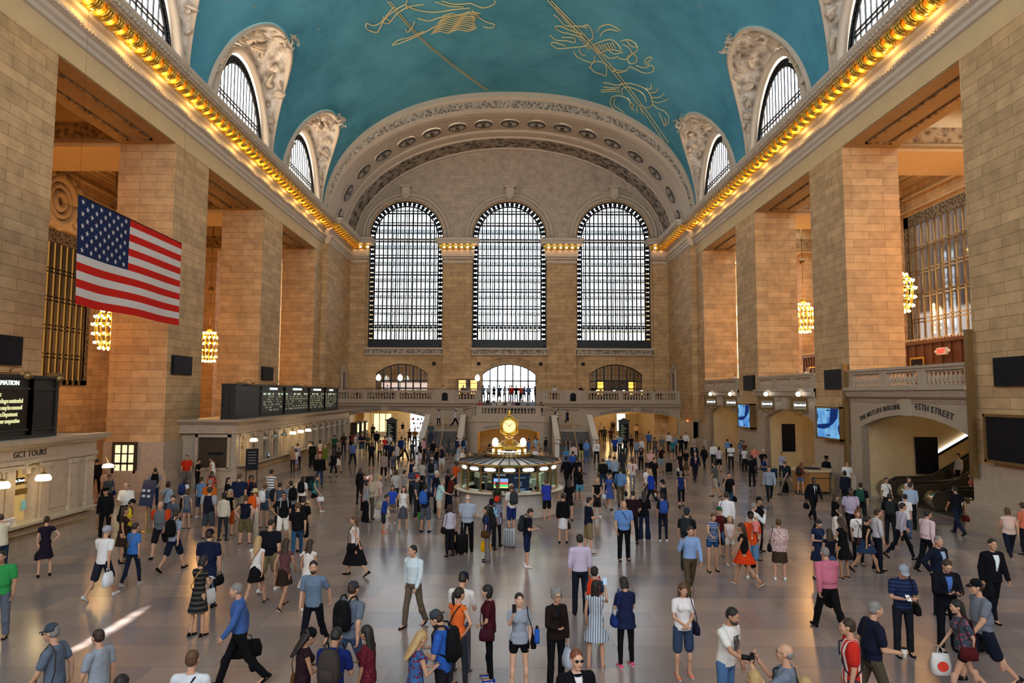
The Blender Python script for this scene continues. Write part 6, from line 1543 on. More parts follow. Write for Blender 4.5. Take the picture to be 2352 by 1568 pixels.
def cloth_mat(spec):
    """spec: colour[/pattern/colour2]"""
    if spec in _mats: return _mats[spec]
    p = spec.split('/'); c = hexc(p[0])
    m, nt, b = newmat('fabric_' + spec.replace('/', '_')); b.inputs['Roughness'].default_value = .85; b.inputs['Specular IOR Level'].default_value = .2; b.inputs['Base Color'].default_value = c4(c)
    tc = N(nt, 'ShaderNodeTexCoord'); nz = N(nt, 'ShaderNodeTexNoise'); nz.inputs['Scale'].default_value = 11; nz.inputs['Detail'].default_value = 3; nt.links.new(tc.outputs['Object'], nz.inputs['Vector'])
    bp = N(nt, 'ShaderNodeBump'); bp.inputs['Strength'].default_value = .55; bp.inputs['Distance'].default_value = .03; nt.links.new(nz.outputs['Fac'], bp.inputs['Height']); nt.links.new(bp.outputs['Normal'], b.inputs['Normal'])
    if len(p) > 1:
        c2 = hexc(p[2]); mx = N(nt, 'ShaderNodeMix', data_type='RGBA'); mx.inputs[6].default_value = c4(c); mx.inputs[7].default_value = c4(c2)
        sep = N(nt, 'ShaderNodeSeparateXYZ'); nt.links.new(tc.outputs['Object'], sep.inputs[0]); fac = None
        def stripe(ax, freq, th):
            mu = N(nt, 'ShaderNodeMath', operation='MULTIPLY'); mu.inputs[1].default_value = freq; nt.links.new(sep.outputs[ax], mu.inputs[0])
            sn = N(nt, 'ShaderNodeMath', operation='SINE'); nt.links.new(mu.outputs[0], sn.inputs[0]); gt = N(nt, 'ShaderNodeMath', operation='GREATER_THAN'); gt.inputs[1].default_value = th; nt.links.new(sn.outputs[0], gt.inputs[0]); return gt
        if p[1] == 'h': f = stripe(2, 95, .0)
        elif p[1] == 'H': f = stripe(2, 60, .2)
        elif p[1] == 'v': f = stripe(0, 130, .3)
        elif p[1] == 'V': f = stripe(0, 75, .0)
        elif p[1] == 'p':
            a_, b_ = stripe(0, 90, .1), stripe(2, 90, .1); f = N(nt, 'ShaderNodeMath', operation='ADD'); nt.links.new(a_.outputs[0], f.inputs[0]); nt.links.new(b_.outputs[0], f.inputs[1]); g_ = N(nt, 'ShaderNodeMath', operation='MULTIPLY'); g_.inputs[1].default_value = .5; nt.links.new(f.outputs[0], g_.inputs[0]); f = g_
        else:   # 'f' floral / 'd' dots
            vo = N(nt, 'ShaderNodeTexVoronoi'); vo.inputs['Scale'].default_value = 17 if p[1] == 'f' else 30; nt.links.new(tc.outputs['Object'], vo.inputs['Vector']); f = N(nt, 'ShaderNodeMath', operation='LESS_THAN'); f.inputs[1].default_value = .38 if p[1] == 'f' else .25; nt.links.new(vo.outputs['Distance'], f.inputs[0])
        nt.links.new(f.outputs[0], mx.inputs[0]); nt.links.new(mx.outputs[2], b.inputs['Base Color'])
    _mats[spec] = m; return m
SKIN = {'a': (.62, .36, .25), 'b': (.52, .29, .19), 'c': (.40, .21, .125), 'd': (.24, .12, .07), 'e': (.10, .05, .03)}
SKM = {k: simple('skin_' + k, v, .55, noise=.06, nscale=20, spec=.35) for k, v in SKIN.items()}
EYEW = simple('eye_white', (.6, .58, .55), .3); EYED = simple('eye_dark', (.02, .012, .01), .4); LIP = simple('lips', (.33, .12, .09), .5)
HC = {'k': (.012, .010, .009), 'n': (.035, .018, .010), 'b': (.09, .045, .02), 'y': (.42, .28, .12), 'g': (.20, .19, .18), 'w': (.48, .46, .43), 'r': (.16, .05, .02)}
HM_ = {k: simple('hair_' + k, v, .5, noise=.3, nscale=60, bump=.5, spec=.4) for k, v in HC.items()}
H0 = {'m': 1.76, 'M': 1.78, 'f': 1.65, 'F': 1.64, 'k': 1.3}
HN = 1.745     # height of the base figure (top of hair)
TRS = Matrix
PEOPLE = []; NEED = {}
def P_at(px, py, h, surf=0.0):
    d = pix_ray(px, py); t = (h + surf - CAM_H) / d.z; return d.x * t, d.y * t
# head x,y[@surface height] | build[height] facing pose hair[+hat:colour] skin top:colour bottom:colour shoes items | label ('' = composed)
T = """
5,1262|M1.8 160 stand short.k c tee:2f8a4a pants:5a6070 222 -|man in a bright green t-shirt cut off by the left edge
8,1179|m -70 reach short.n b polo:c8c2aa pants:27324a 222 -|man in a cream polo leaning on the tour office counter
108,1184|f -35 hip1 knot.n b dress:1c1626 - 111 hb:15131c|woman in a dark purple dress, hand on hip, beside the tour office
241,1209|m1.8 8 walk buzz.n b+helmet tee:d8d8d8 shorts:1e2230 ccc pl:d8dde4|man in white t-shirt and silver cycling helmet walking away
309,1199|f 10 stroll knot.n b tee:3a6cb5 slim:1a2238 999 st:8a7450|woman in blue t-shirt and navy trousers walking away with crossbody strap
295,1146|m 60 phone short.k c tee:c9b02a pants:20242c 222 bp:101012 hat=cap:0c0c10|man in yellow t-shirt and black cap looking at his phone
285,1163|f 70 stand long.n c dress:2e1f19 - 222 -|woman with long dark hair in a brown dress at left
372,1149|M 175 walk none.b b tee:5b5f66 shorts:15161a 111 sl:b0401e|bald man in grey t-shirt with orange-red sleeves walking forward
399,1136|f 172 stand knot.k b tee:4e545e slim:2a2e38 222 st:22|woman in grey v-neck top behind the bald man
402,1171|m 15 walk short.n b tee:7c8796 shorts:141c30 111 bp:0e0f10|man in grey t-shirt with a black and yellow backpack walking away
292,1107|M 178 cup thin.k b shirt:dcd8d2 pants:2a2a30 222 gl|balding man in white shirt and glasses facing the camera at left
243,1075|f 120 stand long.y b blouse:c89a86 slim:22 222 -|
251,1088|f 150 cupwalk pony.n b tee:50565c wide:33383c 222 sb:20366e sg|woman in grey t-shirt and wide trousers, sunglasses, holding a white cup
225,1053|m1.8 -20 walk short.k b jacket:15161c pants:101114 111 hb:101012|man in black suit walking away past the tour office
196,1119|m 172 stand short.k c+peaked:0a0a0e shirt:0c0d12 pants:0c0d12 111 -|uniformed officer in black standing behind the blue sign stand
367,1043|M1.8 178 stand short.r b polo:c4331c pants:6a6862 222 -|man in orange-red polo shirt standing against the left pier
357,1074|m -25 swing short.n b tee:8a8d92 pants:1c2a44 222 bp:0e0e10|
386,1105|f 10 stand bob.k b tee:8fa3b5 shorts:3a4250 222 st:22|
487,1081|f 150 stand short.k e tee:b4503e slim:1a1a20 222 bp:1c1c20|
455,1053|f 92 cup knot.k b tee:101014 pants:101014 111 -|woman all in black at the end window of the ticket office
491,1048|m -95 reach short.k c tank:dcd8d2 shorts:c8c4be 222 -|man in white sleeveless top at the end window of the ticket office
426,1096|f 20 stroll wavy.n c tee:d6d0cc capri:16181e 222 bp:23325e|
462,1094|f 8 stand pony.n b tee:5b7ba3 shorts:2a3040 ddd -|
431,1122|k1.5 5 stand bob.b b tank:5c6470 brief:44536b 333 -|
485,1118|M1.8 12 stand short.n b+cap:3c3f36 tee:1a1c2b shorts:3c4046 333 sl:9a9aa0|
482,1100|M 8 stand short.g b tee:b8601e shorts:5a4c3c 333 -|
481,1215|M1.82 4 stand short.n b+cap:0e1220 polo:151c36 pants:1a2440 111 hb:0e0e12|heavy man in navy polo, navy cap and trousers seen from behind
460,1277|f 20 phone bob.k b dress:1c1c20/H/46443e - 111 tote:c8ccd0 st:b08a40 ph|woman in black and grey striped dress carrying a white tote bag
528,1123|f 6 stand pony.y b+cap:8a8a86 tank:0e0e12 shorts:b04a20 333 -|woman in black tank top and burnt orange shorts from behind
565,1137|F 4 hips bun.b b tank:14182a shorts:5e5138 333 -|woman in navy tank top and khaki shorts with hands on hips
585,1122|f 8 stand short.y b+brim:c8b88a tee:d8b8a8 pants:b8ac9a 999 bp:d2541e|woman in a cream sun hat with an orange backpack
609,1111|f 20 stand short.b b tee:3a4656 brief:3a4656 333 bp:d4d6da|woman in denim playsuit with a white backpack
550,1087|M1.88 5 stand short.b b+cap:5c523e tee:1a2440 shorts:7a705c 333 -|
523,1095|f 85 stand long.k b tee:101014 slim:16161c 222 -|
511,1129|f 4 stand bob.k b long:c2b8a6 slim:2a2c34 222 -|
577,1091|f 150 stand curly.k d tee:1c2038 pants:20222c 222 bp:c8582a|
652,1128|m 148 hip1 short.k c tee:101216 shorts:e4e0d8 888 bp:b8bcc4 sg|man in black t-shirt and white shorts wearing sunglasses
643,1107|f 5 stand bun.k b tank:454c58 slim:20242e 222 -|
623,1077|M1.82 20 stand short.k c tank:dcd8ce/H/586878 shorts:22252c 333 -|man in a sleeveless top with broad grey stripes
669,1103|m -40 stand short.k b long:6a7480 pants:141a28 222 bp:0d0d10|bearded man in grey hooded top with a big black backpack
696,1092|f 8 stand long.k b tee:d6d2d0 slim:15161c 222 bp:121214|
723,1090|f 85 walk2 long.k b tank:3a7a7a brief:101014 ddd hb:d8d8dc bp:20383c|woman in teal top and black shorts striding right with a white bag
735,1041|M1.82 165 stand none.b b long:0c0d10 pants:2a3a55 111 cs:101216|bald man in black sweater and jeans beside a suitcase
685,1153|m -15 walk short.b b tee:0f0f13 slim:2c4a68 ddd -|
697,1139|m 12 stand short.k b tee:101014 shorts:15161c 222 bp:15161a|
621,1191|M1.85 3 stroll buzz.k b tee:12141c shorts:7a6e50 ddd -|tall man in black t-shirt and khaki shorts walking away
591,1231|f1.7 5 walk long.y b tank:cfcac6 mini:0e0e12 333 st:8a6a50|blonde woman in white sleeveless top and black skirt
655,1236|f1.7 8 walk2 long.n c tank:5a3a3a mini:2a1e18 4a2c1c -|woman with long brown hair in a dark brown mini skirt
711,1237|f 12 stand long.n c sundress:cfc8c0 - ddd -|woman with long dark hair in a short pale dress
723,1284|m1.82 -172 swing short.k b polo:62748a slim:12141c 111 beard|bearded man in grey-blue polo walking toward the camera
555,1336|m1.82 -112 walk short.g b shirt:3e5a94 pants:0f1014 111 df:0c0c0f|grey-haired man in blue shirt striding left with a black bag
440,1492|m1.76 0 stand short.b b tee:c8ccd4 pants:3a3a40 222 st:22|young man with brown hair cropped by the bottom edge
697,1444|f 60 phone long.k c+capback:0c0c10 tank:2a1820 slim:1a1a20 222 sb:5a3a1e ph|woman in a backwards black cap filming with her phone
767,1444|m 8 phone short.k c polo:16245c pants:1c2030 222 bp:3a3432|man in royal navy polo with a brown-grey backpack
847,1434|f -75 cup long.k c tee:571a28/d/8a4a50 pants:191c28 222 ph gl|woman with very long dark hair and glasses in maroon top
805,1337|M1.84 25 walk short.n b+cap:34353c tee:5c6676 pants:3a4a66 222 bp:101114|large man in grey t-shirt and cap with a black backpack
959,1447|f 55 phone long.y b tank:3a5a8a/f/6a2030 slim:1c2434 222 ph|blonde woman in blue and red floral sleeveless top
952,1249|m1.78 -150 stroll short.k b shirt:c2d2da pants:5c5244 111 -|man in pale blue shirt and khaki trousers alone on the open floor
818,1183|f1.7 -80 swing long.b b tank:d8ccc8 midi:101014 111 sb:111114|woman in white top and long black skirt walking left
133,1431|m1.78 -95 walk short.g b+flatcap:3a444e tee:5a6678 pants:2c2a28 222 sb:3a3028 sg|man in grey flat cap and sunglasses walking left at bottom left
232,1443|m1.66 -75 stroll short.n b tee:8a93a0 pants:3a404c 222 -|boy in grey t-shirt at the bottom left
277,1548|m 0 stand short.k b tee:22262e pants:22262e 222 -|dark-haired head poking up at the bottom left edge
1060,1319|m1.8 20 phone short.k b+cap:151a30 tee:d0cbc8 pants:4a4c58 333 ph|man in white t-shirt and navy cap checking his phone
1053,1345|f1.7 35 hip1 pony.k b tank:d0602a slim:2a2c34 222 st:22|woman with dark ponytail in an orange sleeveless top
1014,1403|m1.8 -80 phone short.n b+capback:3a3f48 tee:2c56a8 pants:1c1c22 222 bp:101114 ph beard|man in bright blue t-shirt and backwards cap with black backpack
1123,1341|f1.66 -85 clasp bob.k b tee:44141f slim:0d0e12 1f3a9a sb:3a1420|woman in maroon t-shirt, black trousers and blue trainers
1193,1360|f1.66 172 photo1 pony.k a tee:8d95a3 brief:0c0c10 111 ph sb:0e0e12 bt:2a56b0|woman in grey t-shirt and black shorts photographing with her phone
1277,1349|f1.68 158 cup curly.g b long:1f1614 pants:0c0c10 333 pl:a8b0c0 gl vn:101218|woman with curly grey hair in dark cardigan carrying a white bag
1322,1486|m1.8 165 stand short.r a long:0c0c12 pants:16161c 111 sg vn:d8d8dc|man in black sweater and dark sunglasses at the bottom centre
1332,1225|m1.82 -5 stand short.k b rolled:b9aec6 pants:141826 111 -|man in lilac shirt and dark trousers seen from behind
1365,1301|k1.55 15 stand short.k b tee:2a3444 pants:1c2c4c c8d820 bp:c23a1e|boy with a bright red backpack and yellow-green shoes
1372,1329|f1.62 12 photo1 long.k b sundress:b4bcc6/v/5a6474 - 9a7868 hb:a8b4c0 ph|girl in a grey striped sundress holding up a white phone
1432,1327|f1.64 -12 phone bob.k b tunic:1a2240 slim:0e0e14 d05070 sb:1c3470|woman in navy tunic and pink-soled shoes seen from behind
1567,1335|f1.68 176 clasp wavy.b b tee:d8d4d4 shorts:34425c d8684a sb:1c1830|smiling curly-haired woman in white t-shirt and denim bermuda shorts
1664,1388|m1.82 140 reach short.k c tee:d4d2ce pants:4a6a94 222 pr beard|bearded man in white printed t-shirt and light jeans
1801,1475|m1.8 -65 photo thin.g b tee:6a7484 pants:2c2c34 222 cam gl st:22|balding man taking a picture with a black camera
1735,1538|f1.66 -10 stand long.y b tank:c8c0b8 slim:2a2c34 222 -|blonde woman with sunglasses on her head at the bottom edge
1852,1555|f1.62 0 stand wavy.y b tee:8a8078 slim:2a2c34 222 -|fair curly hair just showing at the bottom right edge
1953,1418|m1.8 -72 stand short.n b tee:d8d0cc/V/b82a22 pants:2c3044 222 sl:b82a22 st:22|man in a red and white striped football shirt
1998,1379|M1.86 92 cupwalk short.g b polo:161a2e pants:4a4438 222 cu|grey-haired man in navy polo holding a drink
1899,1256|M1.84 -8 walk2 short.g b shirt:b8677c pants:0e0e12 111 jk:101014|grey-haired man in pink shirt carrying a black jacket
1583,1205|m1.8 178 callwalk short.n b shirt:7f9cc8 pants:4a4030 222 ph|man in light blue shirt and khaki trousers talking on a phone
1577,1167|m 25 stand short.k b+cap:1c2c44 tee:1a1c20 pants:22 222 bp:24282c|man in blue cap with a dark backpack behind the phone caller
1635,1175|f1.7 178 reach pony.b b tank:7a8aa8/h/3a4a68 brief:2a4a70 111 sb:111114|woman in blue patterned top and denim shorts with crossbody bag
1651,1164|k1.55 172 stand short.b b+cap:1f4a3a tee:4a1418 shorts:4a6a94 333 -|boy in green cap and dark red t-shirt
1675,1184|k1.45 178 clasp pony.y b tank:c8b8b8 brief:d0ccc8 ccc -|fair-haired girl in pale top and white shorts
1668,1129|m1.8 20 stand short.n b shirt:e0e0e6 pants:20222a 222 sb:101014|man in white shirt with a black messenger bag, right of centre
1709,1200|f1.7 -62 walk long.n c tank:14100e flare:c23812 8a5a3c hb:101014|woman in black top and bright orange flared skirt striding left
1724,1174|m1.82 8 stand short.n b+cap:0e0e12 tee:c8481a shorts:5a7ea0 ddd -|man in orange t-shirt and denim shorts carrying a toddler
1736,1185@.62|k.84 10 sit short.y a+cap:d8c4c4 tee:d07a78 brief:c86a68 ddd -|toddler in pink with a white hat carried on the man's arm
1728,1153|m 70 call short.g b shirt:d0d0d6 pants:2a2c34 222 ph|
1741,1140|m 148 stand short.k c+cap:0e1420 polo:101418 pants:16181e 111 -|
1788,1190|F1.66 14 stand knot.b b blouse:c0a8a4/f/9a7478 skirt:3a2e22 dcdcdc sb:141418|woman in pale floral blouse and brown skirt with black shoulder bag
1866,1094|m1.84 172 walk short.k e jacket:12141c pants:101218 111 hb:0e0e12 su:d8dce4:1c2844|man in dark suit and blue tie carrying a black bag
1916,1132|f 105 clasp wavy.n b tee:0e0e12 pants:d8d0cc 222 -|woman in black t-shirt and white trousers on the right
1952,1119|M1.84 178 stroll short.k e polo:a8a0b8 pants:101016 111 bp:15161c|man in lilac short-sleeved shirt with an ID badge
1976,1107|m 35 stand short.k b tee:121418 pants:1c1e24 222 bp:1f4a3c|
1972,1170|f 190 stand bob.r b tee:e0dcdc slim:1c1c24 222 st:22|smiling woman with reddish bob in a white top and lanyard
2007,1167|m 95 stand short.n b rolled:b8b4bc pants:141824 111 -|man in greyish-white shirt with rolled sleeves among the right group
1876,1190|f1.66 170 phone long.k b dress:1c2440 - 222 st:3a5a8a|woman in navy dress and lanyard with long black hair
1905,1212|f1.64 5 stand long.n c tank:0e1020 mini:3a4a66 222 -|woman in dark top with long brown hair, nearest in the right group
1935,1189|f1.68 -15 phone long.n c sundress:0c0c10 - 5a3a28 ph|woman in a black dress with long hair looking at a phone
1988,1182|f1.68 85 walk pony.k c tank:0e0e10 flare:24344e 222 sb:4a2a1e|woman in black top and denim skirt rushing right
2067,1153|m1.8 92 walk short.k b shirt:a8a4b4 slim:12141c 111 -|slim man in pale shirt and black trousers striding right
2043,1132|m 30 stand short.k b tee:101216 pants:1c1e24 8a2a20 bp:24282a|
2078,1134|f 35 walk knot.k b blouse:d8d4d0 pants:4a6484 222 -|
2090,1107|m 12 stand short.n b rolled:9fb0c8 pants:12141c 111 -|
2034,1095|f 175 stroll knot.n b tee:e0dcd8 slim:14141a 222 st:22 sg|woman in white t-shirt and sunglasses by the escalators
2086,1094|f 178 stand long.n b tank:ccc4c0 slim:2a2c34 222 -|
2127,1169|M1.8 80 stroll short.k b shirt:d0b4bc pants:0e1018 111 gl|heavy man in pale pink shirt and glasses on the right
2152,1228|m1.82 162 hip1 short.g b jacket:141a2c pants:141824 111 su:8fa6c4|grey-haired man in navy suit with open collar, hand on hip
2169,1280|m1.84 188 phone short.n b jacket:10121c pants:10121a 111 su:4a6ab0 cs:101014 ph|man in dark suit and blue shirt reading his phone
2069,1294|m1.78 188 phone short.k b+cap:8a93a0 polo:1a2038/h/26345a pants:1c1e24 111 sb:14110f ph|man in grey cap and striped navy polo looking at his phone
2275,1234|m1.86 178 stroll short.k b jacket:0e1018 pants:0e1018 111 su:dcecf0 hb:0e0e12|man in black suit and open white shirt at the right edge
2315,1165|F1.66 15 walk bob.b b tank:d0b4a8 slim:1a1e2c 8a6a58 -|woman in pale pink sleeveless tunic and navy trousers, right edge
2349,1153|f -10 stand pony.n b tee:c86a50 slim:1c1c24 222 hb:c8b8a8|woman in coral top cut off by the right edge
2253,1330|M1.86 -82 walk short.n b+cap:0c1018 tee:6a707c shorts:161c2c 222 -|man in black cap and grey t-shirt walking left, bottom right
2208,1376|f1.68 -80 walk2 long.k b tee:3a4450/f/8a5060 brief:0e1018 ccc pb:d0ccca sb:4a1618|woman with long black hair carrying a white bag with red circle
2196,1115|m1.82 -5 walk short.k c tee:14161e pants:1c2438 222 hb:5a1c1c|man in dark clothes with a red bag walking to the escalators
2184,1014@.93|m -92 stand short.k b shirt:a8a4a4 pants:101014 111 -|man in grey shirt riding the escalator
2232,1085|f -40 stand long.n b tee:b06a60 slim:2c2428 222 -|woman in coral pink half hidden at the bottom of the escalators
1919,1047|m1.8 170 stand short.k e+peaked:0c0c10 shirt:10121a pants:0e1016 111 -|guard in black uniform and peaked cap beside the wooden desk
1932,1052|m 182 stand short.r b tee:d8d4d4 pants:22242c 222 -|man in white t-shirt next to the uniformed guard
1940,1080|f 10 stand bob.k b jacket:1a1e2c slim:141620 111 -|
1850,1059|f 60 reach pony.r b tank:7a4438 brief:4a6a94 333 bp:3a2a20|woman in denim shorts leaning over the wooden desk
1804,1059|m -112 walk short.k b tee:1c2434 pants:6a6450 111 bp:101114 cs:101216 ph|man with black backpack pulling a black wheeled suitcase
1795,1037|f -150 stand pony.b b tee:a8a4c0 slim:20242e 222 st:22 cs:1c3048|
1766,1069|m1.8 -168 walk short.k b long:8a94a4 slim:16181e 4a2c1c -|man in grey sweater and black trousers walking forward on the right
1673,1083|m 172 call short.k b tee:0e0e12 pants:2a4460 222 hb:101014|man in black t-shirt with a hand to his mouth
1642,1059|M -60 stroll short.k c polo:4a524c shorts:9a8e80 333 hb:24344c|
1596,1037|m 180 walk thin.n b jacket:14182a pants:141826 111 su:e0e0e4:b03030|balding man in dark suit and red tie
1594,1017|m 178 stand short.k b jacket:14161e pants:14161e 111 su:e0e0e4:30303a|
1617,1023|f -10 walk long.n b jacket:121216 slim:101014 111 -|
1639,1016|m 8 stand short.g b shirt:dcd8d8 pants:20222a 111 hb:121216|
1651,1025|f 5 stand bob.k b tee:b8b0bc shorts:14161e 222 -|
1678,1019|m 180 phone short.k e+cap:101014 polo:d8dce0 pants:1a1c24 111 -|guard in white uniform shirt and black cap on the right
1698,1008|f 12 stand knot.k b rolled:6a88b8 pants:14161e 111 -|
1709,1025|f 178 stand long.k e polo:c8c8cc pants:14161e 111 -|
1731,1023|M 60 reach short.g b shirt:c8786a pants:20222a 111 -|
1752,1031|m 172 stand short.g b+cap:c8b890 tee:101216 shorts:5a5040 333 -|
1753,1048|f 150 phone bob.n b tee:1a2c54 capri:8a7a60 333 -|
1726,1044|m 5 stand short.k e tee:0e1016 pants:101218 111 -|
1728,1011|m 150 stand short.k b tee:6a3a22 pants:20222a 111 -|
1751,1011|m 160 stand short.n b+cap:22304c polo:5a82b0 pants:2a3244 111 bp:4a4430|
1564,1081|f1.68 10 walk short.g b tank:1a2a5a capri:101014 222 -|grey-haired woman in navy sleeveless top walking away
1524,1101|m -62 cup short.k b+cap:101216 tee:141a24 pants:16181e 222 cu|
1522,1132|f 2 stand bun.k c tee:14141a slim:161c2c ccc bp:2c4a90|woman in black with a blue and orange drawstring backpack
1479,1127|f1.7 12 phone long.k b long:101014 wide:1a2438 ccc sb:14141a|woman with long black hair in flared dark jeans
1453,1127|m1.8 22 phone short.k b tee:24141a slim:12141c 222 -|slim man in dark maroon t-shirt seen from behind
1432,1148|M1.82 175 stand none.k b polo:5f86c0 pants:0e0e14 111 st:22|bald man in light blue shirt with rucksack straps
1351,1140|m1.8 78 cup short.k b tee:12182a shorts:7a6a4c 333 cu|man in navy t-shirt and khaki shorts with a coffee cup
1293,1131|f1.7 8 stand knot.n b long:0c0c10 skirt:c8c4c8 111 hb:16161a|woman in black top and white skirt right of the booth
1307,1100|f 5 stand long.n b tee:0c0c10 mini:0e0e12 111 -|
1371,1097|f 178 clasp bob.y b tank:0e0e12 skirt:2a2220 3a1418 hb:101014|blonde woman in sleeveless black with two handbags
1398,1085|f 152 walk knot.n b dress:3a4e8c - 222 hb:c8c8cc|woman in a blue dress walking with a white purse
1425,1073|m1.8 5 walk short.k b rolled:5a7ca8 pants:5a4c38 222 hb:101014 sb:101014|man in blue shirt carrying two black bags away
1452,1051|m1.8 178 stroll short.k e polo:c8b8b0 pants:7a7c88 111 tie:8a2020|man in cream short-sleeved shirt and red tie
1429,1030|f1.74 3 stand none.k c+wrap:2a2c30 robe:2a2c30 - 111 -|person in a long dark grey hooded robe from behind
1398,1045|m 45 phone short.k b shirt:7a9ac0 pants:16181e 111 st:22|
1413,1048|m -20 phone short.k b shirt:8a9ab0 pants:16181e 111 -|
1385,1052|m 4 stroll short.k b rolled:101014 pants:1c2c44 111 sb:4a4a20|
1331,1069|f 178 headtouch knot.n b blouse:0c0c10 shorts:4a86a0 b07a60 -|woman in flared black top with hands behind her head
1302,1047|m1.82 -20 walk short.k e jacket:0c0d12 pants:101014 111 -|
1325,1048|m 10 stand short.k d jacket:101116 pants:101014 111 -|
1300,1026|f 172 phone short.k b+wrap:2a70a8 tee:3a7ab0 shorts:3a7ab0 333 -|
1316,1035|m 5 stand short.k b tee:2a4a90 pants:1c2434 222 -|
1317,1017|m 8 stand short.k b shirt:c8b0b0 pants:22242c 111 -|
1335,1009|f 4 stand long.n b tee:101014 slim:b8b070 c03030 -|woman in black top and pale yellow trousers by the right stairs
1347,1008|m 178 clasp buzz.k b shirt:5a80c0 pants:3a5a90 222 -|
1370,1010|m 178 behind short.n b shirt:e0dcdc pants:101014 111 tie:101014|man in white shirt and black tie by the right staircase
1304,1001@.25|f 178 sit long.n b tank:4a3c38 mini:3a3430 333 -|woman sitting on the steps of the right staircase
1412,1001|m 178 walk short.k b tee:1c3c90 shorts:1c2030 222 -|
1423,996|m 5 stroll short.k b polo:7a9ab8 pants:1c1e26 111 -|
1436,1003|f 15 walk bob.k b tee:14141a slim:101014 111 -|
1450,999|f 20 walk2 knot.k b tee:14141a slim:101014 111 -|
1462,1009|f 172 phone bob.n b tee:6a88a8 slim:2a3c58 222 -|
1472,1005|m 150 reach short.n b shirt:d0d0d0 pants:1a1c24 111 -|
1472,1026|f 175 phone knot.n b tank:20242c slim:101014 111 cs:101216|
1505,1003|f 5 stand knot.n b tee:1a1a1c/h/6a6458 slim:2a3c58 222 -|
1519,1000|m -10 stand short.g b tee:5a5a54 shorts:6a6454 333 -|
1518,1022|m 178 photo buzz.k c tee:2a1412 shorts:7a8a94 333 cs:101014|
1493,1031|M 160 reach thin.n b shirt:c09a98 pants:3a2c28 111 -|
1502,1050|m 150 stand short.k b tee:101014 pants:16181e 222 bp:101216|
1485,1070|f 150 stand long.k b tee:e0d8d8 slim:20283c 222 -|
1496,1077|f1.7 -62 walk long.y b blouse:1c3c9c slim:14141a 222 hb:5a2c24|blonde woman in royal blue tunic bending forward as she walks
1562,1036|f 172 stand bob.n b longdress:101014 - 111 hb:c8c8c8|
1575,1030|f 170 stand long.k b tee:101014 midi:5a4a38 111 -|
1545,1008|f -4 stand bob.y b tee:1c6a70 mini:2a3c3c 333 -|
1550,999|m 172 stand short.k b polo:5a7ca8 pants:2a2c34 111 -|
1536,992|m 4 stroll short.k b shirt:d8d0d0 pants:14141a 111 -|
1564,1001|m -10 stand short.k b tee:15161a pants:15161a 111 -|
1575,992|m 180 walk short.n b shirt:e0dcdc pants:101014 111 -|
1388,979|m 4 walk short.k b rolled:4a4438 pants:14141a 111 -|
1403,981|m 4 stroll short.k b tee:5a2c22 pants:1c1e26 111 -|
1379,971|m 180 stand short.k b shirt:c8b8a0 pants:1c1c1e 111 -|
1408,964|m 180 stand short.k b jacket:1c1814 pants:1c1814 111 su:e0dcd4:22222a|
1462,973|m 2 stroll short.k b shirt:c8a890 pants:1c1a1a 111 -|
1490,990|M 2 stand short.n b tee:3a5a90 pants:4a4438 111 -|
832,994|M1.82 178 cross none.b b tee:14182a shorts:3a4a4c 111 -|bald man with folded arms before the left arch
845,996|f 176 clasp knot.n b tee:4a4838 slim:121212 111 -|
811,1013|M 6 walk short.k b polo:4a6090 pants:14182a 111 -|man in blue short-sleeved shirt walking toward the left arch
854,1015|m 3 stand short.k b tee:1c1e24 slim:0e0e12 c86050 bp:16181c|
816,995|f 85 stand short.k b tee:d8d0c4 slim:b8a890 222 -|
808,991|m 90 reach short.k e tee:8a3c20 pants:1c1a1a 111 -|
857,973|m 3 stand short.k d tee:2e3024 pants:14141a 111 -|
866,988|m 178 stroll short.k b jacket:1a1c22 pants:4a443c 111 -|
884,966|m 3 stroll short.k b tee:8a7040 pants:1c1a1a 111 bp:3a2c20|
873,1010|f 150 phone bob.n b tee:c09070 slim:1c1a1c 222 -|
884,1001|f 5 stand short.k b tee:c0302a slim:1c2434 222 -|
894,996|m 176 stand buzz.k b tee:d0ccc8 pants:22242c 111 st:22|
882,1037|F1.66 5 stand bob.b b blouse:8a7a74 capri:101014 333 st:22|woman in mauve top and black cropped trousers seen from behind
904,1036|f 160 stand long.y b tunic:2a3440/f/8a8a80 slim:101014 222 pb:d8d4d0|
909,1017|f 5 stand bob.w b blouse:b0a8a8 slim:20222a 222 -|
900,1014|m 3 stand short.k b tee:20242c pants:22242c 222 bp:1c2840|
890,1012|m 3 stand short.k b tee:1a2440 pants:1c2030 222 -|
929,1005|m 70 walk short.k b polo:6a7888 pants:1c1418 111 -|
922,1002|m 10 stand short.k d long:1c2c5c pants:4a443c 222 -|
941,984|f 4 stroll bob.n b tunic:4a2418 slim:14100e 111 -|
953,983|m 4 stand short.k b tee:8a6030 pants:14141a 111 -|
925,969|f 4 stroll bun.k b tee:101014 slim:d0d0d4 111 -|
948,1011|f 20 photo1 knot.k b tee:2c3238 slim:1c1e24 222 -|
973,1005|M -60 photo1 short.n b shirt:c8949c pants:22242c 111 -|
965,1015|f 18 stand long.k b tank:14141a skirt:c8bcbc 333 sb:3a2c2c|
984,1024|f 175 stand long.k b tee:4a4650 slim:22242c 222 -|
995,1009|f 178 stand long.k b long:101014 pants:4a4438 222 -|
1003,1026|f 160 photo knot.n b tee:0e0e12 slim:2c4466 222 -|
1014,1021|m 178 photo short.k b tee:1a2034 shorts:c8c4c0 222 -|
989,1050|M1.8 5 stand short.b b+cap:c8bcb8 long:3a3c48/p/8a90a0 pants:2c4466 222 bp:1c1e24|man in plaid shirt and white cap left of the booth
973,1056|f 6 stand bob.n b tee:b0a89a slim:2a2c34 222 -|
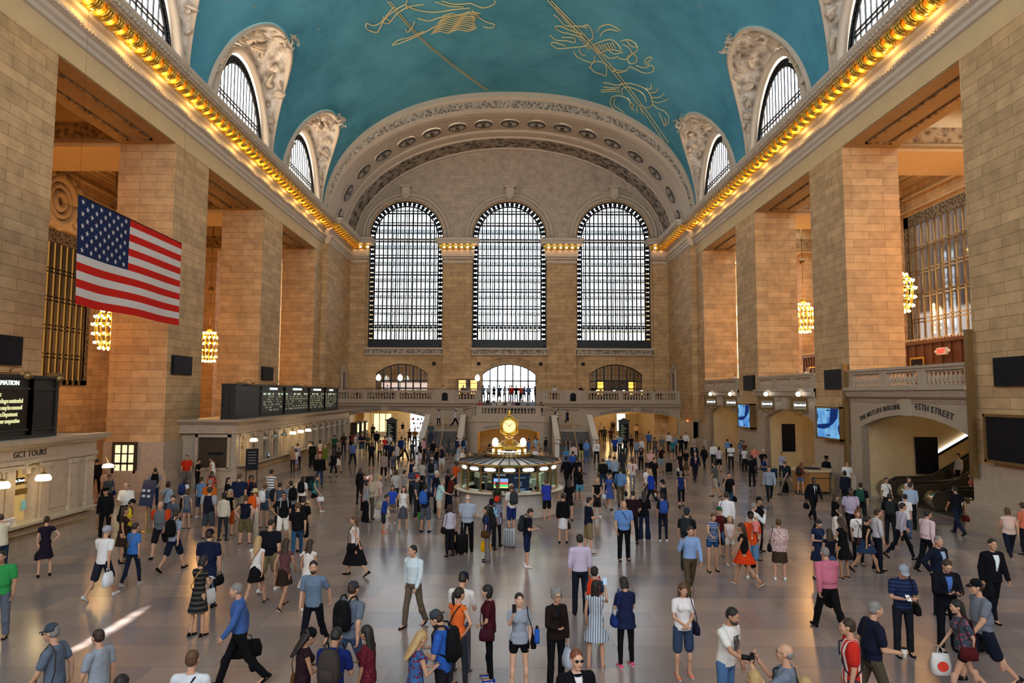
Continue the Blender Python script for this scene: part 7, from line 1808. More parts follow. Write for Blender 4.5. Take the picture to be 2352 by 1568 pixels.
946,1052|m 60 stand short.n b jacket:18203a pants:141826 111 su:d0d0d8|
951,1070|M 162 phone short.w b polo:3a4258 pants:22242c 111 beard|
909,1078|f 4 stand bob.n b tee:b0aca8 slim:2a2c34 222 -|
928,1078|m 60 stand short.k b tee:1a2234/h/c0c0c0 pants:20242c 222 -|
956,1089|m 92 stand short.k b+cap:c02c1c polo:2c3640 pants:20242c a02c20 -|man in dark shirt and red cap in the crowd left of the booth
969,1091|f 8 stand none.k d+wrap:101014 longdress:14141a - 111 -|
1006,1079|M1.8 92 stand short.w b jacket:10141e pants:0e1016 111 -|white-haired man in black suit left of the booth
828,1074|f 8 stand long.n b jacket:14141a slim:141418 111 bp:0e0f10 hb:8a5a2a|woman with a large black backpack and tan handbag
838,1087|f 150 stand long.n b long:1a1a1e slim:121216 a06050 -|
848,1091|M 140 stand thin.n a long:b0a490 pants:5a5448 222 -|
844,1100|f 62 stand bob.k b long:8a8688 wide:101014 111 sb:7a3a20|woman in grey blouse and wide black trousers, left of centre
870,1090|f 60 stroll bob.y b blouse:c8b0a8 pants:b8b0b0 ccc tote:c0b49a|woman with fair bob carrying a large cream tote
882,1135|k1.42 85 reach short.k c tee:1c3a8a shorts:20242c b03020 -|boy in blue t-shirt and red shoes bending forward
902,1113|k1.5 172 stand long.n c tee:2c4ab0 shorts:6a625c ddd pb:d8d4c8|girl in royal blue t-shirt with a printed white bag
927,1115|f1.66 176 photo1 long.n b tank:d8d4d0 skirt:4a4c54 333 sb:8a7868|woman in white top and grey skirt looking up with arm raised
978,1110|m1.76 20 photo1 short.k c tee:181c2c shorts:4a505a 111 bp:2c5aa8 gb:1f8a34|man in navy t-shirt with a bright blue backpack
1009,1098|F1.66 90 reach short.g b blouse:a8c8cc shorts:c8b49a 333 bp:1c2848|grey-haired woman in pale aqua top at the booth counter
1035,1088|f 70 reach short.n b polo:5a2018 slim:20283c 222 -|
1044,1058|m 62 reach curly.k e tee:c8501e pants:22242c 222 -|man in orange t-shirt with thick black hair at the booth
1029,1076|m 70 stand short.k e tee:141418 pants:22242c 222 -|
1034,1158|f1.6 -32 stand bob.n b shirt:b0aabc slim:14141a 111 cs:101014 pp:8a6a40 sb:111114|woman in lilac blouse holding a suitcase and brown paper bag
1074,1134|M1.84 5 clasp thin.w b polo:9aa4b4 pants:0e0e12 111 cs:14141a|balding man in grey-blue shirt and wide black trousers
1141,1105|f 172 reach short.k e tank:2a2c24 slim:4a6a90 222 yb:b8b050|woman with a pale yellow bag leaning on the booth counter
1175,1111|m -30 call short.b b+cap:c8b898 tee:d0ccc8 shorts:1c2c64 222 bp:34363a|young man in beige cap and white t-shirt at the booth
1230,1095|f -22 phone bob.b b blouse:2c3c9c shorts:0e0e12 b07a60 ph|woman in royal blue top and black shorts at the booth
1131,1143|f 20 stand short.k d+wrap:15151a blouse:8ab0c8/f/2a4a6a slim:1a1a22 111 bp:22242a|woman in blue patterned blouse and black head wrap
1139,1140|f 30 stand short.k e+wrap:c03018 tunic:9a9ab8/v/3a3a50 slim:1a1a22 111 cs:a8acb4|woman in a red head wrap beside a silver suitcase
1120,1161|f1.66 -80 stand long.k b tee:1c2c54 wide:6a6264 222 tote:d8a010 sb:4a3018 bp:1c1c20|woman in navy t-shirt carrying a bright yellow tote bag
1211,1166|m1.72 100 phone short.k b tee:101420 shorts:14203c e8e8e8 bp:24282e ph|boy in dark t-shirt and white trainers looking at a phone
707,1011|m -60 reach short.n b tee:c8b8a0 pants:3a342c 222 -|
718,1014|m 8 stand short.k b jacket:16170f pants:101010 111 -|
736,1010|f -50 stand short.k e tee:c8a89a slim:8a2c20 222 -|
747,1020|f 8 stand bob.y b blouse:5a6428 mini:5a6428 222 -|
672,1018|m -55 reach short.k b tee:b8b0b4/h/4a4a60 slim:14182a 222 -|man in striped t-shirt leaning at the ticket counter
653,1024|f -50 reach short.g b blouse:a07858 slim:1c1a1a 222 -|
668,1030|k1.45 -40 stand bob.n b tee:e0d8d8 shorts:8a94b0 a03020 -|
767,1035|f 6 walk long.k b long:0e1014 capri:0e1014 222 sb:101014|
778,1026|f 10 stroll bob.n b tee:2a2420 skirt:c8bcb0 222 -|
778,993|m 170 stand short.k e tee:3a2420 pants:1a1a1c 111 -|
792,992|f 10 stand bob.k b tee:22242c slim:101014 111 -|
763,998|m -40 stand short.k b tee:1f4a30 pants:20222a 111 -|
990,966@.9|m 178 stand short.k b tee:4a5262 pants:2a3c60 222 bp:14161a|man in grey t-shirt coming down the left staircase
1008,940@2|f 178 stroll bob.n b tee:b0a8a8 slim:14141a 222 -|
1046,938@2|m 88 walk short.k e+cap:c8c4c0 long:c8c8cc pants:101014 111 -|man in white shirt and cap crossing the left stair landing
1280,938@2|m 120 phone short.k b tee:c8d0d8 pants:14161e 111 bp:1c2028|
1303,941@2|f 178 stand long.k b tank:1c2438 mini:1c2438 333 hb:3a2c4a|
1079,1039|f 20 stand wavy.y b long:c8bca8 slim:22 222 -|
1092,1040|m 20 stand short.k c tee:14161a pants:22 222 -|
1112,1035|m 170 stand short.k d tee:b0b4c0 pants:22 222 -|
1124,1020|f 5 stand knot.k b+brim:101014 long:101014 slim:101014 111 -|person in a wide black hat behind the booth
1193,1014|f 90 stand short.k b tee:c8c4c8 slim:22 222 -|
1214,1005|m -60 photo short.k b rolled:4a6a9a pants:3a4a66 222 ph|
1231,1002|m -150 phone short.k b tee:9ab8cc pants:8a98a8 222 bp:22262e|
1254,1003|f 10 stand bun.k b tank:104a50 shorts:5a4a48 333 bp:101418|
1202,1021|f 20 stand long.k d long:1c1a1c slim:22 222 -|
1228,1025|m 172 stand short.k b tee:d0d0d4 pants:22 222 -|
1242,1028|f 172 stand long.k b tank:c8a070 slim:22 222 -|
1218,1037|m 40 stand short.k b+cap:d0d0d4 tee:c8c8cc pants:22 222 -|
1054,1003|m 8 stand short.k b tank:1c2848 shorts:3a3a44 333 -|
1061,1003|m 10 stand short.k b tee:7a9ab8 shorts:3a4250 333 bp:1c2a48|
1051,1020|f 80 reach knot.k b dress:a0acb8 - 222 -|
1062,1029|M 100 stand short.g b shirt:d8d4d0 pants:1c1e26 111 -|
1031,1006|f 4 stroll long.n b sundress:3a444e - 4a2c24 -|
"""
# small figures up on the balconies: x,y@z|...
T2 = """
1116,878@4.3|m 20 stand short.k b tee:5a6c84 pants:22283a 111 -|
1129,881@4.3|m -10 stand short.k b shirt:c8d0d8 pants:14161e 111 -|
1138,884@4.3|f 10 stand long.k b tee:20242c slim:101014 111 -|
1146,887@4.3|m 0 stand short.k b tee:3a4c66 shorts:2a3244 222 -|
1154,884@4.3|f 170 stand bob.n b tee:8a98a8 slim:3a4250 222 -|
1163,886@4.3|m 180 stand short.k b tee:6a7a8a pants:22283a 222 -|
1176,888@4.3|m 10 stand short.k b tee:b03028 pants:1c2434 111 -|man in red t-shirt in the balcony doorway
1185,884@4.3|m 0 stand short.k b tee:101418 pants:101418 111 -|
1197,880@4.3|m 0 stand short.k b tee:b84030 pants:101418 111 -|
1204,884@4.3|f 0 stand long.n b tee:3a4c66 slim:20283c 111 -|
1211,878@4.3|m 0 stand short.k b rolled:5a7ca8 pants:1c2434 111 -|
1229,884@4.3|f -80 stand bob.k b tee:22283a slim:141820 111 -|
1102,916@3.1|m 178 sit short.k c tee:a83828 pants:22 222 -|man in red sitting on the left end of the balcony steps
1124,914@3.5|f 178 sit bob.n b tee:3a4250 slim:2a3244 222 -|
1137,920@3.2|f 178 sit long.n b tee:a0b0c8 slim:3a4a66 222 -|
1148,918@3.2|m 178 sit short.k b tee:c8bcb4 shorts:3a4250 222 -|
1158,918@3.2|f 178 sit bob.k b tee:3a3c44 slim:22 222 -|
1170,919@3.2|f 178 sit long.y b tee:c8c4c8 slim:8a98a8 222 -|
1176,921@3.2|f 178 sit long.n b tank:8a8088 slim:22 222 -|
1190,920@3.2|m 178 sit short.k b tee:22283a pants:22 222 -|
1198,916@3.2|m 178 sit short.k b tee:8aa0b8 pants:22 222 -|
1223,918@3.2|m 178 sit short.k b tee:7a98c0 pants:22 222 -|
1243,924@3|m 178 sit short.k b+cap:22283a tee:22283a pants:22 222 -|
890,877@4.3|m 170 stand short.g a shirt:d8d8d8 pants:101014 111 vn:101014|waiter in white shirt and black waistcoat on the left balcony
883,888@4.25|m 40 sit short.g b tee:c0c0c8 pants:22 222 -|
905,886@4.25|f -60 sit bob.k b tee:14161a slim:22 222 -|
918,882@4.25|m 170 sit short.k b tee:d0ccc8 pants:22 222 -|
930,884@4.25|f 170 sit bob.r b tee:b05040 slim:22 222 -|
952,883@4.25|m -100 sit short.k b tee:b8b8c0 pants:22 222 -|
980,884@4.25|f 60 sit bob.g b tee:c0a8b8 slim:22 222 -|
1018,877@4.3|m 175 stand short.k b shirt:d0c8c0 pants:101014 111 -|
1064,880@4.3|m 172 stand short.k b shirt:20304c pants:101014 111 -|
1078,881@4.3|f 172 stand long.k b blouse:c8a090 slim:22 222 -|
822,889@4.25|f 20 sit bob.n b tee:a08890 slim:22 222 -|
850,891@4.25|m 60 sit short.k b tee:b8b0a8 pants:22 222 -|
1274,881@4.3|m 178 stand short.k b shirt:c8c8d0 pants:101014 111 -|
1334,881@4.3|m 178 stand short.k c shirt:101014 pants:101014 111 -|
1363,884@4.3|m 178 stand short.k b shirt:101014 pants:101014 111 -|
1327,887@4.25|m 60 sit short.k b tee:c8a8a0 pants:22 222 -|
1377,887@4.25|m 100 sit short.n b tee:8aa0b8 pants:22 222 -|
1422,884@4.25|m 20 sit short.g b tee:b8c8d0 pants:22 222 -|
1441,885@4.25|m 60 sit short.g b tee:c0a8b0 pants:22 222 -|
1494,882@4.25|f -60 sit bob.k b tee:22242c slim:22 222 -|
1502,883@4.25|m 10 sit short.n b tee:c8c0c8 pants:22 222 -|
1512,882@4.25|f 160 sit bob.r b tee:8a4030 slim:22 222 -|
2042,836@5.25|f 20 stand short.k b tank:d0ccc8 slim:22 222 -|person with dark hair on the balcony above the escalators
1821,856@5.25|m 172 stand thin.w b tee:8a9098 pants:22 222 -|
1832,858@5.25|f 172 stand bob.w a tee:c08878 slim:22 222 -|
1852,853@5.25|m 150 stand short.g b tee:d0ccc8 pants:22 222 -|
1866,850@5.25|f 172 stand short.k b tee:c8b8b0 slim:22 222 -|
1655,866@5.25|f 60 stand bob.k b tee:22242c slim:22 222 -|
1689,867@5.25|m 178 stand short.k b tee:d0ccc8 pants:22 222 -|
"""
# ---------------------------------------------------------------- assembling the figures
CN = [('black', (0.01, .01, .012)), ('charcoal', (.03, .03, .035)), ('dark grey', (.07, .07, .075)), ('grey', (.2, .2, .21)), ('pale grey', (.42, .42, .44)), ('white', (.7, .68, .66)), ('navy', (.012, .018, .06)), ('blue', (.06, .13, .4)), ('light blue', (.25, .36, .52)), ('red', (.45, .03, .02)), ('orange', (.5, .12, .02)),
      ('brown', (.09, .04, .02)), ('tan', (.33, .22, .11)), ('cream', (.55, .48, .36)), ('khaki', (.13, .11, .06)), ('green', (.03, .2, .06)), ('teal', (.02, .13, .14)), ('pink', (.5, .22, .22)), ('maroon', (.08, .012, .018)), ('yellow', (.6, .4, .05)), ('purple', (.12, .05, .12)), ('lilac', (.4, .36, .48)), ('denim blue', (.06, .1, .18)), ('olive', (.08, .1, .03))]
def cname(h):
    c = hexc(h.split('/')[0] if len(h.split('/')[0]) in (3, 6) else '222222')
    return min(CN, key=lambda q: sum((a ** .5 - b ** .5) ** 2 for a, b in zip(q[1], c)))[0]
def hx(h): return h if len(h.split('/')[0]) in (3, 6) else '22242a'
GN = {'tee': 't-shirt', 'polo': 'polo shirt', 'shirt': 'shirt', 'rolled': 'shirt', 'long': 'long-sleeved top', 'tank': 'sleeveless top', 'blouse': 'blouse', 'tunic': 'tunic', 'jacket': 'jacket', 'dress': 'dress', 'sundress': 'sundress', 'longdress': 'long dress', 'robe': 'robe',
      'pants': 'trousers', 'slim': 'slim trousers', 'wide': 'wide trousers', 'capri': 'cropped trousers', 'shorts': 'shorts', 'brief': 'short shorts', 'skirt': 'skirt', 'mini': 'mini skirt', 'flare': 'flared skirt', 'midi': 'long skirt'}
PN = {'phone': 'holding hands up', 'photo': 'taking a picture', 'photo1': 'one arm raised', 'walk': 'walking', 'walk2': 'walking', 'stroll': 'strolling', 'sit': 'seated', 'cross': 'arms folded', 'reach': 'leaning forward', 'call': 'hand at ear'}
def place(x, y, s):
    if s > 5: return 'on the balcony above the right arches'
    if s > 4.2 and y > 70.3 and abs(x) < 3.4: return 'at the balcony doors'
    if s > 4.2: return 'on the balcony terrace, ' + ('left' if x < 0 else 'right')
    if s > 2.5: return 'on the balcony steps'
    if s > 1.5: return 'on the %s stair landing' % ('left' if x < 0 else 'right')
    d = math.hypot(x - BX, y - BY)
    if d < 4: return 'beside the booth, ' + ('left' if x < BX else 'right') + (' front' if y < BY else ' back')
    if y > 66: return 'inside the %s arch' % ('left' if x < 0 else 'right')
    if y > 52 and abs(x) < 8: return 'by the %s stairs' % ('left' if x < 0 else 'right')
    if y > 46: return 'before the %s arch' % ('left' if x < 0 else 'right') if abs(x) < 14 else ('by the ticket counter' if x < 0 else 'near the gates')
    if x < -11.5 and y > 35: return 'by the ticket counter'
    if x < -7: return 'in the left crowd' if y < 40 else 'left of the middle'
    if x > 11: return 'near the gates' if y > 32 else 'in the right crowd'
    return ('left' if x < -2 else 'right' if x > 2 else 'middle') + ' of the open floor'
people = []; jobs = {}
def lodof(Y): return (0, .0085) if Y < 17.5 else ((1, .014) if Y < 33 else (2, .022))
def want(key, fn):
    if key not in jobs and key not in _cache: jobs[key] = fn
SK = {}
def getJ(pose, bd):
    if (pose, bd) not in SK: SK[(pose, bd)] = skel(pose, bd)
    return SK[(pose, bd)]
for line in (T + T2).strip().split('\n'):
    line = line.strip()
    if not line: continue
    pos, spec, label = line.split('|'); f = spec.split()
    surf = 0.0
    if '@' in pos: pos, s_ = pos.split('@'); surf = float(s_)
    px, py = [float(v) for v in pos.split(',')]
    bd = f[0][0]; h = float(f[0][1:]) if len(f[0]) > 1 else H0[bd]; face = float(f[1]); pose = f[2]
    sk = 'b'; top = bot = None; shoe = '222'; items = {}; hat_ = None; hr = f[3]; gar = []
    for t in f[4:]:
        if len(t.split('+')[0]) == 1 and t[0] in 'abcde' and top is None:
            sk = t[0]
            if '+' in t: hat_ = t.split('+')[1]
        elif ':' in t and t.split(':')[0] in GN: gar.append(t.split(':')); top = 1
        elif t.startswith('hat='): hat_ = t[4:]
        elif len(t) == 3 and all(ch in '0123456789abcdef' for ch in t) and 'shoe' not in items: shoe = t; items['shoe'] = t
        elif len(t) == 6 and all(ch in '0123456789abcdef' for ch in t) and 'shoe' not in items: shoe = t; items['shoe'] = t
        elif ':' in t: k_, v_ = t.split(':', 1); items[k_] = v_
        elif t not in '-': items[t] = ''
    J = getJ(pose, bd); k = h / HN
    if bd == 'k' : k = h / (HN + .01)
    headz = (J['hc'].z + .14) * k
    if pose == 'sit': headz = (J['hc'].z + .14) * k
    d = pix_ray(px, py); tt = (headz + surf - CAM_H) / d.z
    X, Y = d.x * tt, d.y * tt
    if surf > 2.5:      # near the eye level the ray is too flat: use the known depth of the place instead
        Yk = 73.2 if surf > 4.2 else (67.6 if surf > 3 else 66.6)
        if surf > 5: tt = 20.6 / d.x; Yk = d.y * tt
        if 890 < px < 1000 and surf > 4 and pose == 'sit': Yk = 72.4
        if pose == 'sit' and surf > 4: Yk = 71.0 if px > 1300 else 72.2
        X, Y = d.x * Yk / d.y, Yk
    if surf == .25: X, Y, surf = d.x * 57.0 / d.y, 57.0, .38
    if surf == .9: X, Y = d.x * 58.2 / d.y, 58.2
    if surf == .93: X, Y, surf = 22.0, 33.6, .55
    if 'toddler in' in label: Y = 19.2; X = d.x / d.y * Y; surf = CAM_H + d.z / d.y * Y - headz
    if surf == 2.0: X, Y = d.x * 64.6 / d.y, 64.6
    people.append(dict(px=px, py=py, bd=bd, k=k, h=h, face=face, pose=pose, hair=hr, sk=sk, hat=hat_, gar=gar, shoe=shoe, items=items, x=X, y=Y, z=surf, label=label.strip()))
# sideways shove so that nobody stands inside someone else
def solid(p):
    if p['z'] != 0: return
    d = math.hypot(p['x'] - BX, p['y'] - BY)
    if d < 2.62: q = 2.62 / d; p['x'] = BX + (p['x'] - BX) * q; p['y'] = BY + (p['y'] - BY) * q
    if p['y'] > 37.2 and p['y'] < 64 and p['x'] < -14.1: p['x'] = -14.1
    if p['y'] < 25 and p['x'] < -14.15: p['x'] = -14.15
    lim = 16.75 if p['y'] > 64.4 else 17.25
    if not any(a + .5 < p['y'] < b - .5 for a, b in OPEN) and 17.0 < abs(p['x']) < 22 and p['y'] < 70: p['x'] = math.copysign(lim, p['x'])
    for a_, b_ in OPEN:
        if a_ < p['y'] < b_ and 17 < abs(p['x']) < 22: p['y'] = min(max(p['y'], a_ + .7), b_ - .85)
    if math.hypot(p['x'] - 16.1, p['y'] - 36.6) < 1.35: p['y'] -= .1; p['x'] -= .1
for it in range(40):
    for i, a in enumerate(people):
        for b in people[i + 1:]:
            if abs(a['z'] - b['z']) > .4 or 'toddler' in a['label'] or 'toddler' in b['label']: continue
            dx, dy = b['x'] - a['x'], b['y'] - a['y']; d = math.hypot(dx, dy)
            if d < .6:
                u = (.6 - d) / 2 * .6; ux, uy = (dx / d, dy / d) if d > 1e-3 else (0, 1)
                # slide mostly along the depth axis
                a['x'] -= ux * u * .6; b['x'] += ux * u * .6; a['y'] -= (uy if abs(uy) > .2 else .7) * u; b['y'] += (uy if abs(uy) > .2 else .7) * u
    for p in people: solid(p)
for p in people:
    lod, vx = lodof(p['y']); p['lod'] = lod; J = getJ(p['pose'], p['bd'])
    kb = ('body', p['pose'], p['bd'], lod)
    if kb not in jobs:
        m = MB(); body_prims(m, J, p['bd'], lod < 2); jobs[kb] = (m, vx, 3 if lod == 0 else 2)
    for g_ in p['gar']:
        kg = (g_[0], p['pose'], p['bd'], lod)
        if kg not in jobs: jobs[kg] = (garment(g_[0], J, p['bd']), vx * 1.25, 3)
    hk = p['hair'].split('.')[0]
    if hk != 'none' and ('hair', hk, lod) not in jobs: jobs[('hair', hk, lod)] = (hair(hk), (.008, .011, .018)[lod], 2)
    if 'beard' in p['items'] and ('beard', lod) not in jobs:
        m = MB(); m.ball((0, .05, -.075), (.052, .052, .036), 12); m.ball((0, .02, -.06), (.069, .045, .03), 12); m.ball((0, .092, -.038), (.03, .012, .008), 8); jobs[('beard', lod)] = (m, .009, 1)
MESH = remesh_all(jobs)
for kkey in list(MESH):
    if kkey[0] == 'body':
        J = getJ(kkey[1], kkey[2]); m = MB(); hands(m, J, kkey[2], 0); face_bits(m, J, 1, 2, 3, kkey[3] < 2)
        me = add_to_mesh(MESH[kkey], m)
        for mm in (SKM['b'], EYEW, EYED, LIP): me.materials.append(mm)
        MESH[kkey] = me
    else:
        MESH[kkey].name = kkey[0]; MESH[kkey].materials.clear(); MESH[kkey].materials.append(M['white'])
def inst(name, mesh, mat, parent, mtx=None):
    o = bpy.data.objects.new(name, mesh); COL.objects.link(o); o.parent = parent
    if mat: o.material_slots[0].link = 'OBJECT'; o.material_slots[0].material = mat
    if mtx is not None: o.matrix_local = mtx
    return o
_small = {}
def small(key, fn, mat=None):
    if key not in _small:
        m = fn(); me = m.mesh(key if isinstance(key, str) else key[0]); me.materials.append(mat or M['white']); _small[key] = me
    return _small[key]
def shoe_mesh():
    m = MB(); sec = [(-.075, .026, .05, .0), (-.05, .036, .085, 0), (0, .036, .075, 0), (.06, .041, .055, 0), (.12, .044, .042, 0), (.165, .036, .03, 0), (.185, .015, .02, 0)]
    m.loft([[Vector((w_ * math.cos(t), y, max(0, .5 * hh * (1 + math.sin(t)) + .004))) for t in [2 * math.pi * j / 12 for j in range(12)]] for y, w_, hh, z in sec])
    return m
def sole_mesh():
    m = MB(); out = [(.04 * math.cos(t) * (1.05 if math.sin(t) > 0 else .85), .055 + .14 * math.sin(t)) for t in [2 * math.pi * j / 16 for j in range(16)]]
    m.loft([[(x, y, 0) for x, y in out], [(x, y, .02) for x, y in out]]); return m
# ---- bags and other carried things, each a thing of its own
def bp_mesh():
    m = MB()
    m.loft([[Vector((w_ * math.copysign(abs(math.cos(t)) ** .6, math.cos(t)), -.02 + dp * math.copysign(abs(math.sin(t)) ** .6, math.sin(t)), z)) for t in [2 * math.pi * j / 16 for j in range(16)]] for z, w_, dp in ((-.24, .10, .05), (-.23, .14, .085), (-.1, .155, .1), (.08, .15, .09), (.18, .125, .07), (.23, .07, .04))]); return m
def bp_pocket():
    m = MB(); m.loft([[Vector((w_ * math.cos(t), -.11 + dp * math.sin(t), z)) for t in [2 * math.pi * j / 12 for j in range(12)]] for z, w_, dp in ((-.2, .07, .02), (-.18, .11, .045), (-.04, .11, .045), (-.0, .08, .02))]); return m
def bp_strap():
    m = MB()
    for s in (-1, 1): m.tube([(s * .09, .03, .2), (s * .105, .10, .27), (s * .11, .2, .26), (s * .12, .27, .14), (s * .13, .26, -.02), (s * .15, .14, -.12), (s * .13, .03, -.17)], .014, 6)
    return m
def tubeh(w_, h_):
    m = MB(); m.tube([(-w_, 0, 0), (-w_ * .8, 0, h_ * .7), (0, 0, h_), (w_ * .8, 0, h_ * .7), (w_, 0, 0)], .008, 6); return m
def softbag(w_, d_, h_):
    m = MB(); m.loft([[Vector((a * math.copysign(abs(math.cos(t)) ** .7, math.cos(t)), b * math.copysign(abs(math.sin(t)) ** .7, math.sin(t)), z)) for t in [2 * math.pi * j / 14 for j in range(14)]] for z, a, b in ((-h_, w_ * .7, d_ * .6), (-h_ * .93, w_ * .96, d_), (-h_ * .5, w_, d_ * 1.05), (-h_ * .12, w_ * .86, d_ * .6), (0, w_ * .8, d_ * .2))]); return m
def case_body():
    m = MB(); m.loft([[Vector((a * math.copysign(abs(math.cos(t)) ** .35, math.cos(t)), b * math.copysign(abs(math.sin(t)) ** .35, math.sin(t)), z)) for t in [2 * math.pi * j / 24 for j in range(24)]] for z, a, b in ((.06, .18, .1), (.075, .2, .12), (.3, .205, .125), (.6, .2, .12), (.62, .18, .1))])
    return m
def case_ribs():
    m = MB()
    for u in (-.12, -.04, .04, .12): m.box(u - .006, u + .006, -.132, -.12, .1, .58)
    m.box(-.03, .03, -.03, .03, .615, .64); return m
def case_handle():
    m = MB(); m.tube([(-.07, 0, .6), (-.07, 0, .98), (.07, 0, .98), (.07, 0, .6)], .01, 6); return m
def wheel_mesh():
    m = MB(); m.tube([(-.015, 0, .035), (.015, 0, .035)], .035, 10); return m
def short_of(label):
    w = label.split(); return ' '.join(w[:11])
used = {}
def carried(name, mtx, label, cat):
    e = bpy.data.objects.new(name, None); e.empty_display_size = .1; COL.objects.link(e); e.matrix_world = mtx
    tag(e, re.sub(r' (in|with|and|of|the|a|at|by|on|to|from|toward|her|his)$', '', lab(label, '')), cat); return e
for p in people:
    if not p['label']:
        w = {'m': 'man', 'M': 'large man', 'f': 'woman', 'F': 'large woman', 'k': 'child'}[p['bd']]
        g0 = p['gar'][0]; dsc = '%s in %s %s' % (w, cname(g0[1]), GN[g0[0]])
        if len(p['gar']) > 1: dsc += ', %s %s' % (cname(p['gar'][1][1]), GN[p['gar'][1][0]].split()[-1])
        p['auto'] = 1; p['label'] = dsc + ', ' + place(p['x'], p['y'], p['z'])
def fit(l, n=16):
    w = l.split()
    for drop in ('slim', 'cropped', 'flared', 'polo', 'the', 'short', 'large'):
        while len(w) > n and drop in w: w.remove(drop)
    return ' '.join(w[:n]).strip(', ')
def lab(prefix, S): return ' '.join((prefix + ' ' + S).split()[:16]).strip(', ')
HAIRN = {'k': 'black', 'n': 'dark brown', 'b': 'brown', 'y': 'blonde', 'g': 'grey', 'w': 'white', 'r': 'reddish'}
for rnd_ in range(3):
    cnt = {}
    for p in people: cnt.setdefault(p['label'], []).append(p)
    for lb, ps in cnt.items():
        if len(ps) < 2: continue
        if rnd_ == 0:
            for p in ps: p['label'] = lb.replace(' in ', ' with %s hair in ' % HAIRN.get(p['hair'].split('.')[1], 'dark'), 1)
        elif rnd_ == 1:
            for p in ps:
                v = 'facing away' if abs(p['face']) < 60 else ('facing the camera' if abs(p['face']) > 130 else 'side on'); p['label'] = lb + ', ' + v
        else:
            ps.sort(key=lambda q: q['px'])
            for i, p in enumerate(ps): p['label'] = ' '.join(fit(lb).split()[:15]) + ' ' + ['leftmost', 'rightmost', 'third', 'fourth'][min(i, 3)]
for p in people:
    J = getJ(p['pose'], p['bd']); lod = p['lod']; k = p['k']; it = p['items']
    root = empty('person', (p['x'], p['y'], p['z']), -R(p['face']), fit(p['label']), 'person'); root.scale = (k, k, k)
    SC = Matrix.Translation((p['x'], p['y'], p['z'])) @ Matrix.Rotation(-R(p['face']), 4, 'Z') @ Matrix.Diagonal((k, k, k, 1))
    b = inst('body', MESH[('body', p['pose'], p['bd'], lod)], SKM[p['sk']], root)
    for g_ in p['gar']:
        nm = GN[g_[0]].split()[-1].replace('-', '_').replace('t_shirt', 'tshirt'); inst(nm, MESH[(g_[0], p['pose'], p['bd'], lod)], cloth_mat(hx(g_[1])), root)
    HMt = Matrix.Translation(J['hc']) @ J['HM'].to_4x4() @ Matrix.Scale(J['hs'], 4)
    hk, hc = p['hair'].split('.')
    if hk != 'none': inst('hair', MESH[('hair', hk, lod)], HM_[hc], root, HMt)
    if p['hat']:
        hn = p['hat'].split(':'); col = hn[1] if len(hn) > 1 else '9a9aa4'; inst({'wrap': 'head_wrap', 'brim': 'sun_hat', 'helmet': 'helmet', 'peaked': 'peaked_cap', 'veil': 'veil'}.get(hn[0], 'cap'), small('hat_' + hn[0], lambda: hat(hn[0])), cloth_mat(hx(col)), root, HMt)
    if 'beard' in it: inst('beard', MESH[('beard', lod)], HM_[hc], root, HMt)
    for t in 'RL':
        a = J['a' + t]; sh = J['shin' + t]; fl_ = R(max(-60, sh * .8)) if sh < -6 else (R(min(18, sh * .5)) if sh > 14 else 0)
        if p['pose'] == 'sit': fl_ = 0
        mt = Matrix.Translation(a) @ Matrix.Rotation(fl_, 4, 'X') @ Matrix.Translation((0, 0, -.075))
        o = inst('shoe', small('shoe', shoe_mesh), cloth_mat(hx(p['shoe'])), root, mt)
        if lod < 2: inst('sole', small('sole', sole_mesh), cloth_mat('d0d0d0' if p['shoe'] not in ('111', '222') else '0a0a0a'), o)
    def torso_front(name, col, wd, dy, z0=0, z1=1.0):
        m = MB(); L = [(J['nb'] + Vector((0, 0, -.0)), wd[0], .072), (J['nb'].lerp(J['che'], .35), wd[1], .12), (J['nb'].lerp(J['che'], .7), wd[2], .146), (J['che'], wd[3], .158), (J['che'].lerp(J['wai'], .5), wd[4], .152 if p['bd'] != 'M' else .185), (J['wai'], wd[5], .14 if p['bd'] != 'M' else .19)]
        rings = [[c + Vector((-w_, yy - .05, 0)), c + Vector((-w_, yy + dy - .006, 0)), c + Vector((0, yy + dy, 0)), c + Vector((w_, yy + dy - .006, 0)), c + Vector((w_, yy - .05, 0))] for c, w_, yy in L]
        m.loft(rings); me = m.mesh(name); me.materials.append(M['white']); inst(name, me, cloth_mat(hx(col)), root)
    if 'su' in it:
        c_ = it['su'].split(':'); torso_front('shirt_front', c_[0], (.045, .06, .055, .045, .03, .02), .004)
        if len(c_) > 1: torso_front('tie', c_[1], (.016, .016, .02, .024, .026, .012), .012)
    if 'vn' in it: torso_front('undershirt', it['vn'], (.05, .05, .03, .02, .01, .004), .0)
    if 'tie' in it: torso_front('tie', it['tie'], (.016, .016, .02, .024, .026, .012), -.012)
    if 'pr' in it:
        m = MB()
        for i_ in range(7):
            for j_ in range(6):
                if (i_ * 5 + j_ * 3) % 4: m.box(-.07 + i_ * .02, -.07 + i_ * .02 + .017, 0, .008, j_ * .035, j_ * .035 + .03)
        me = m.mesh('print'); me.materials.append(M['white']); inst('print', me, cloth_mat('4a4648'), root, Matrix.Translation(J['che'] + Vector((0, .128, -.16))))
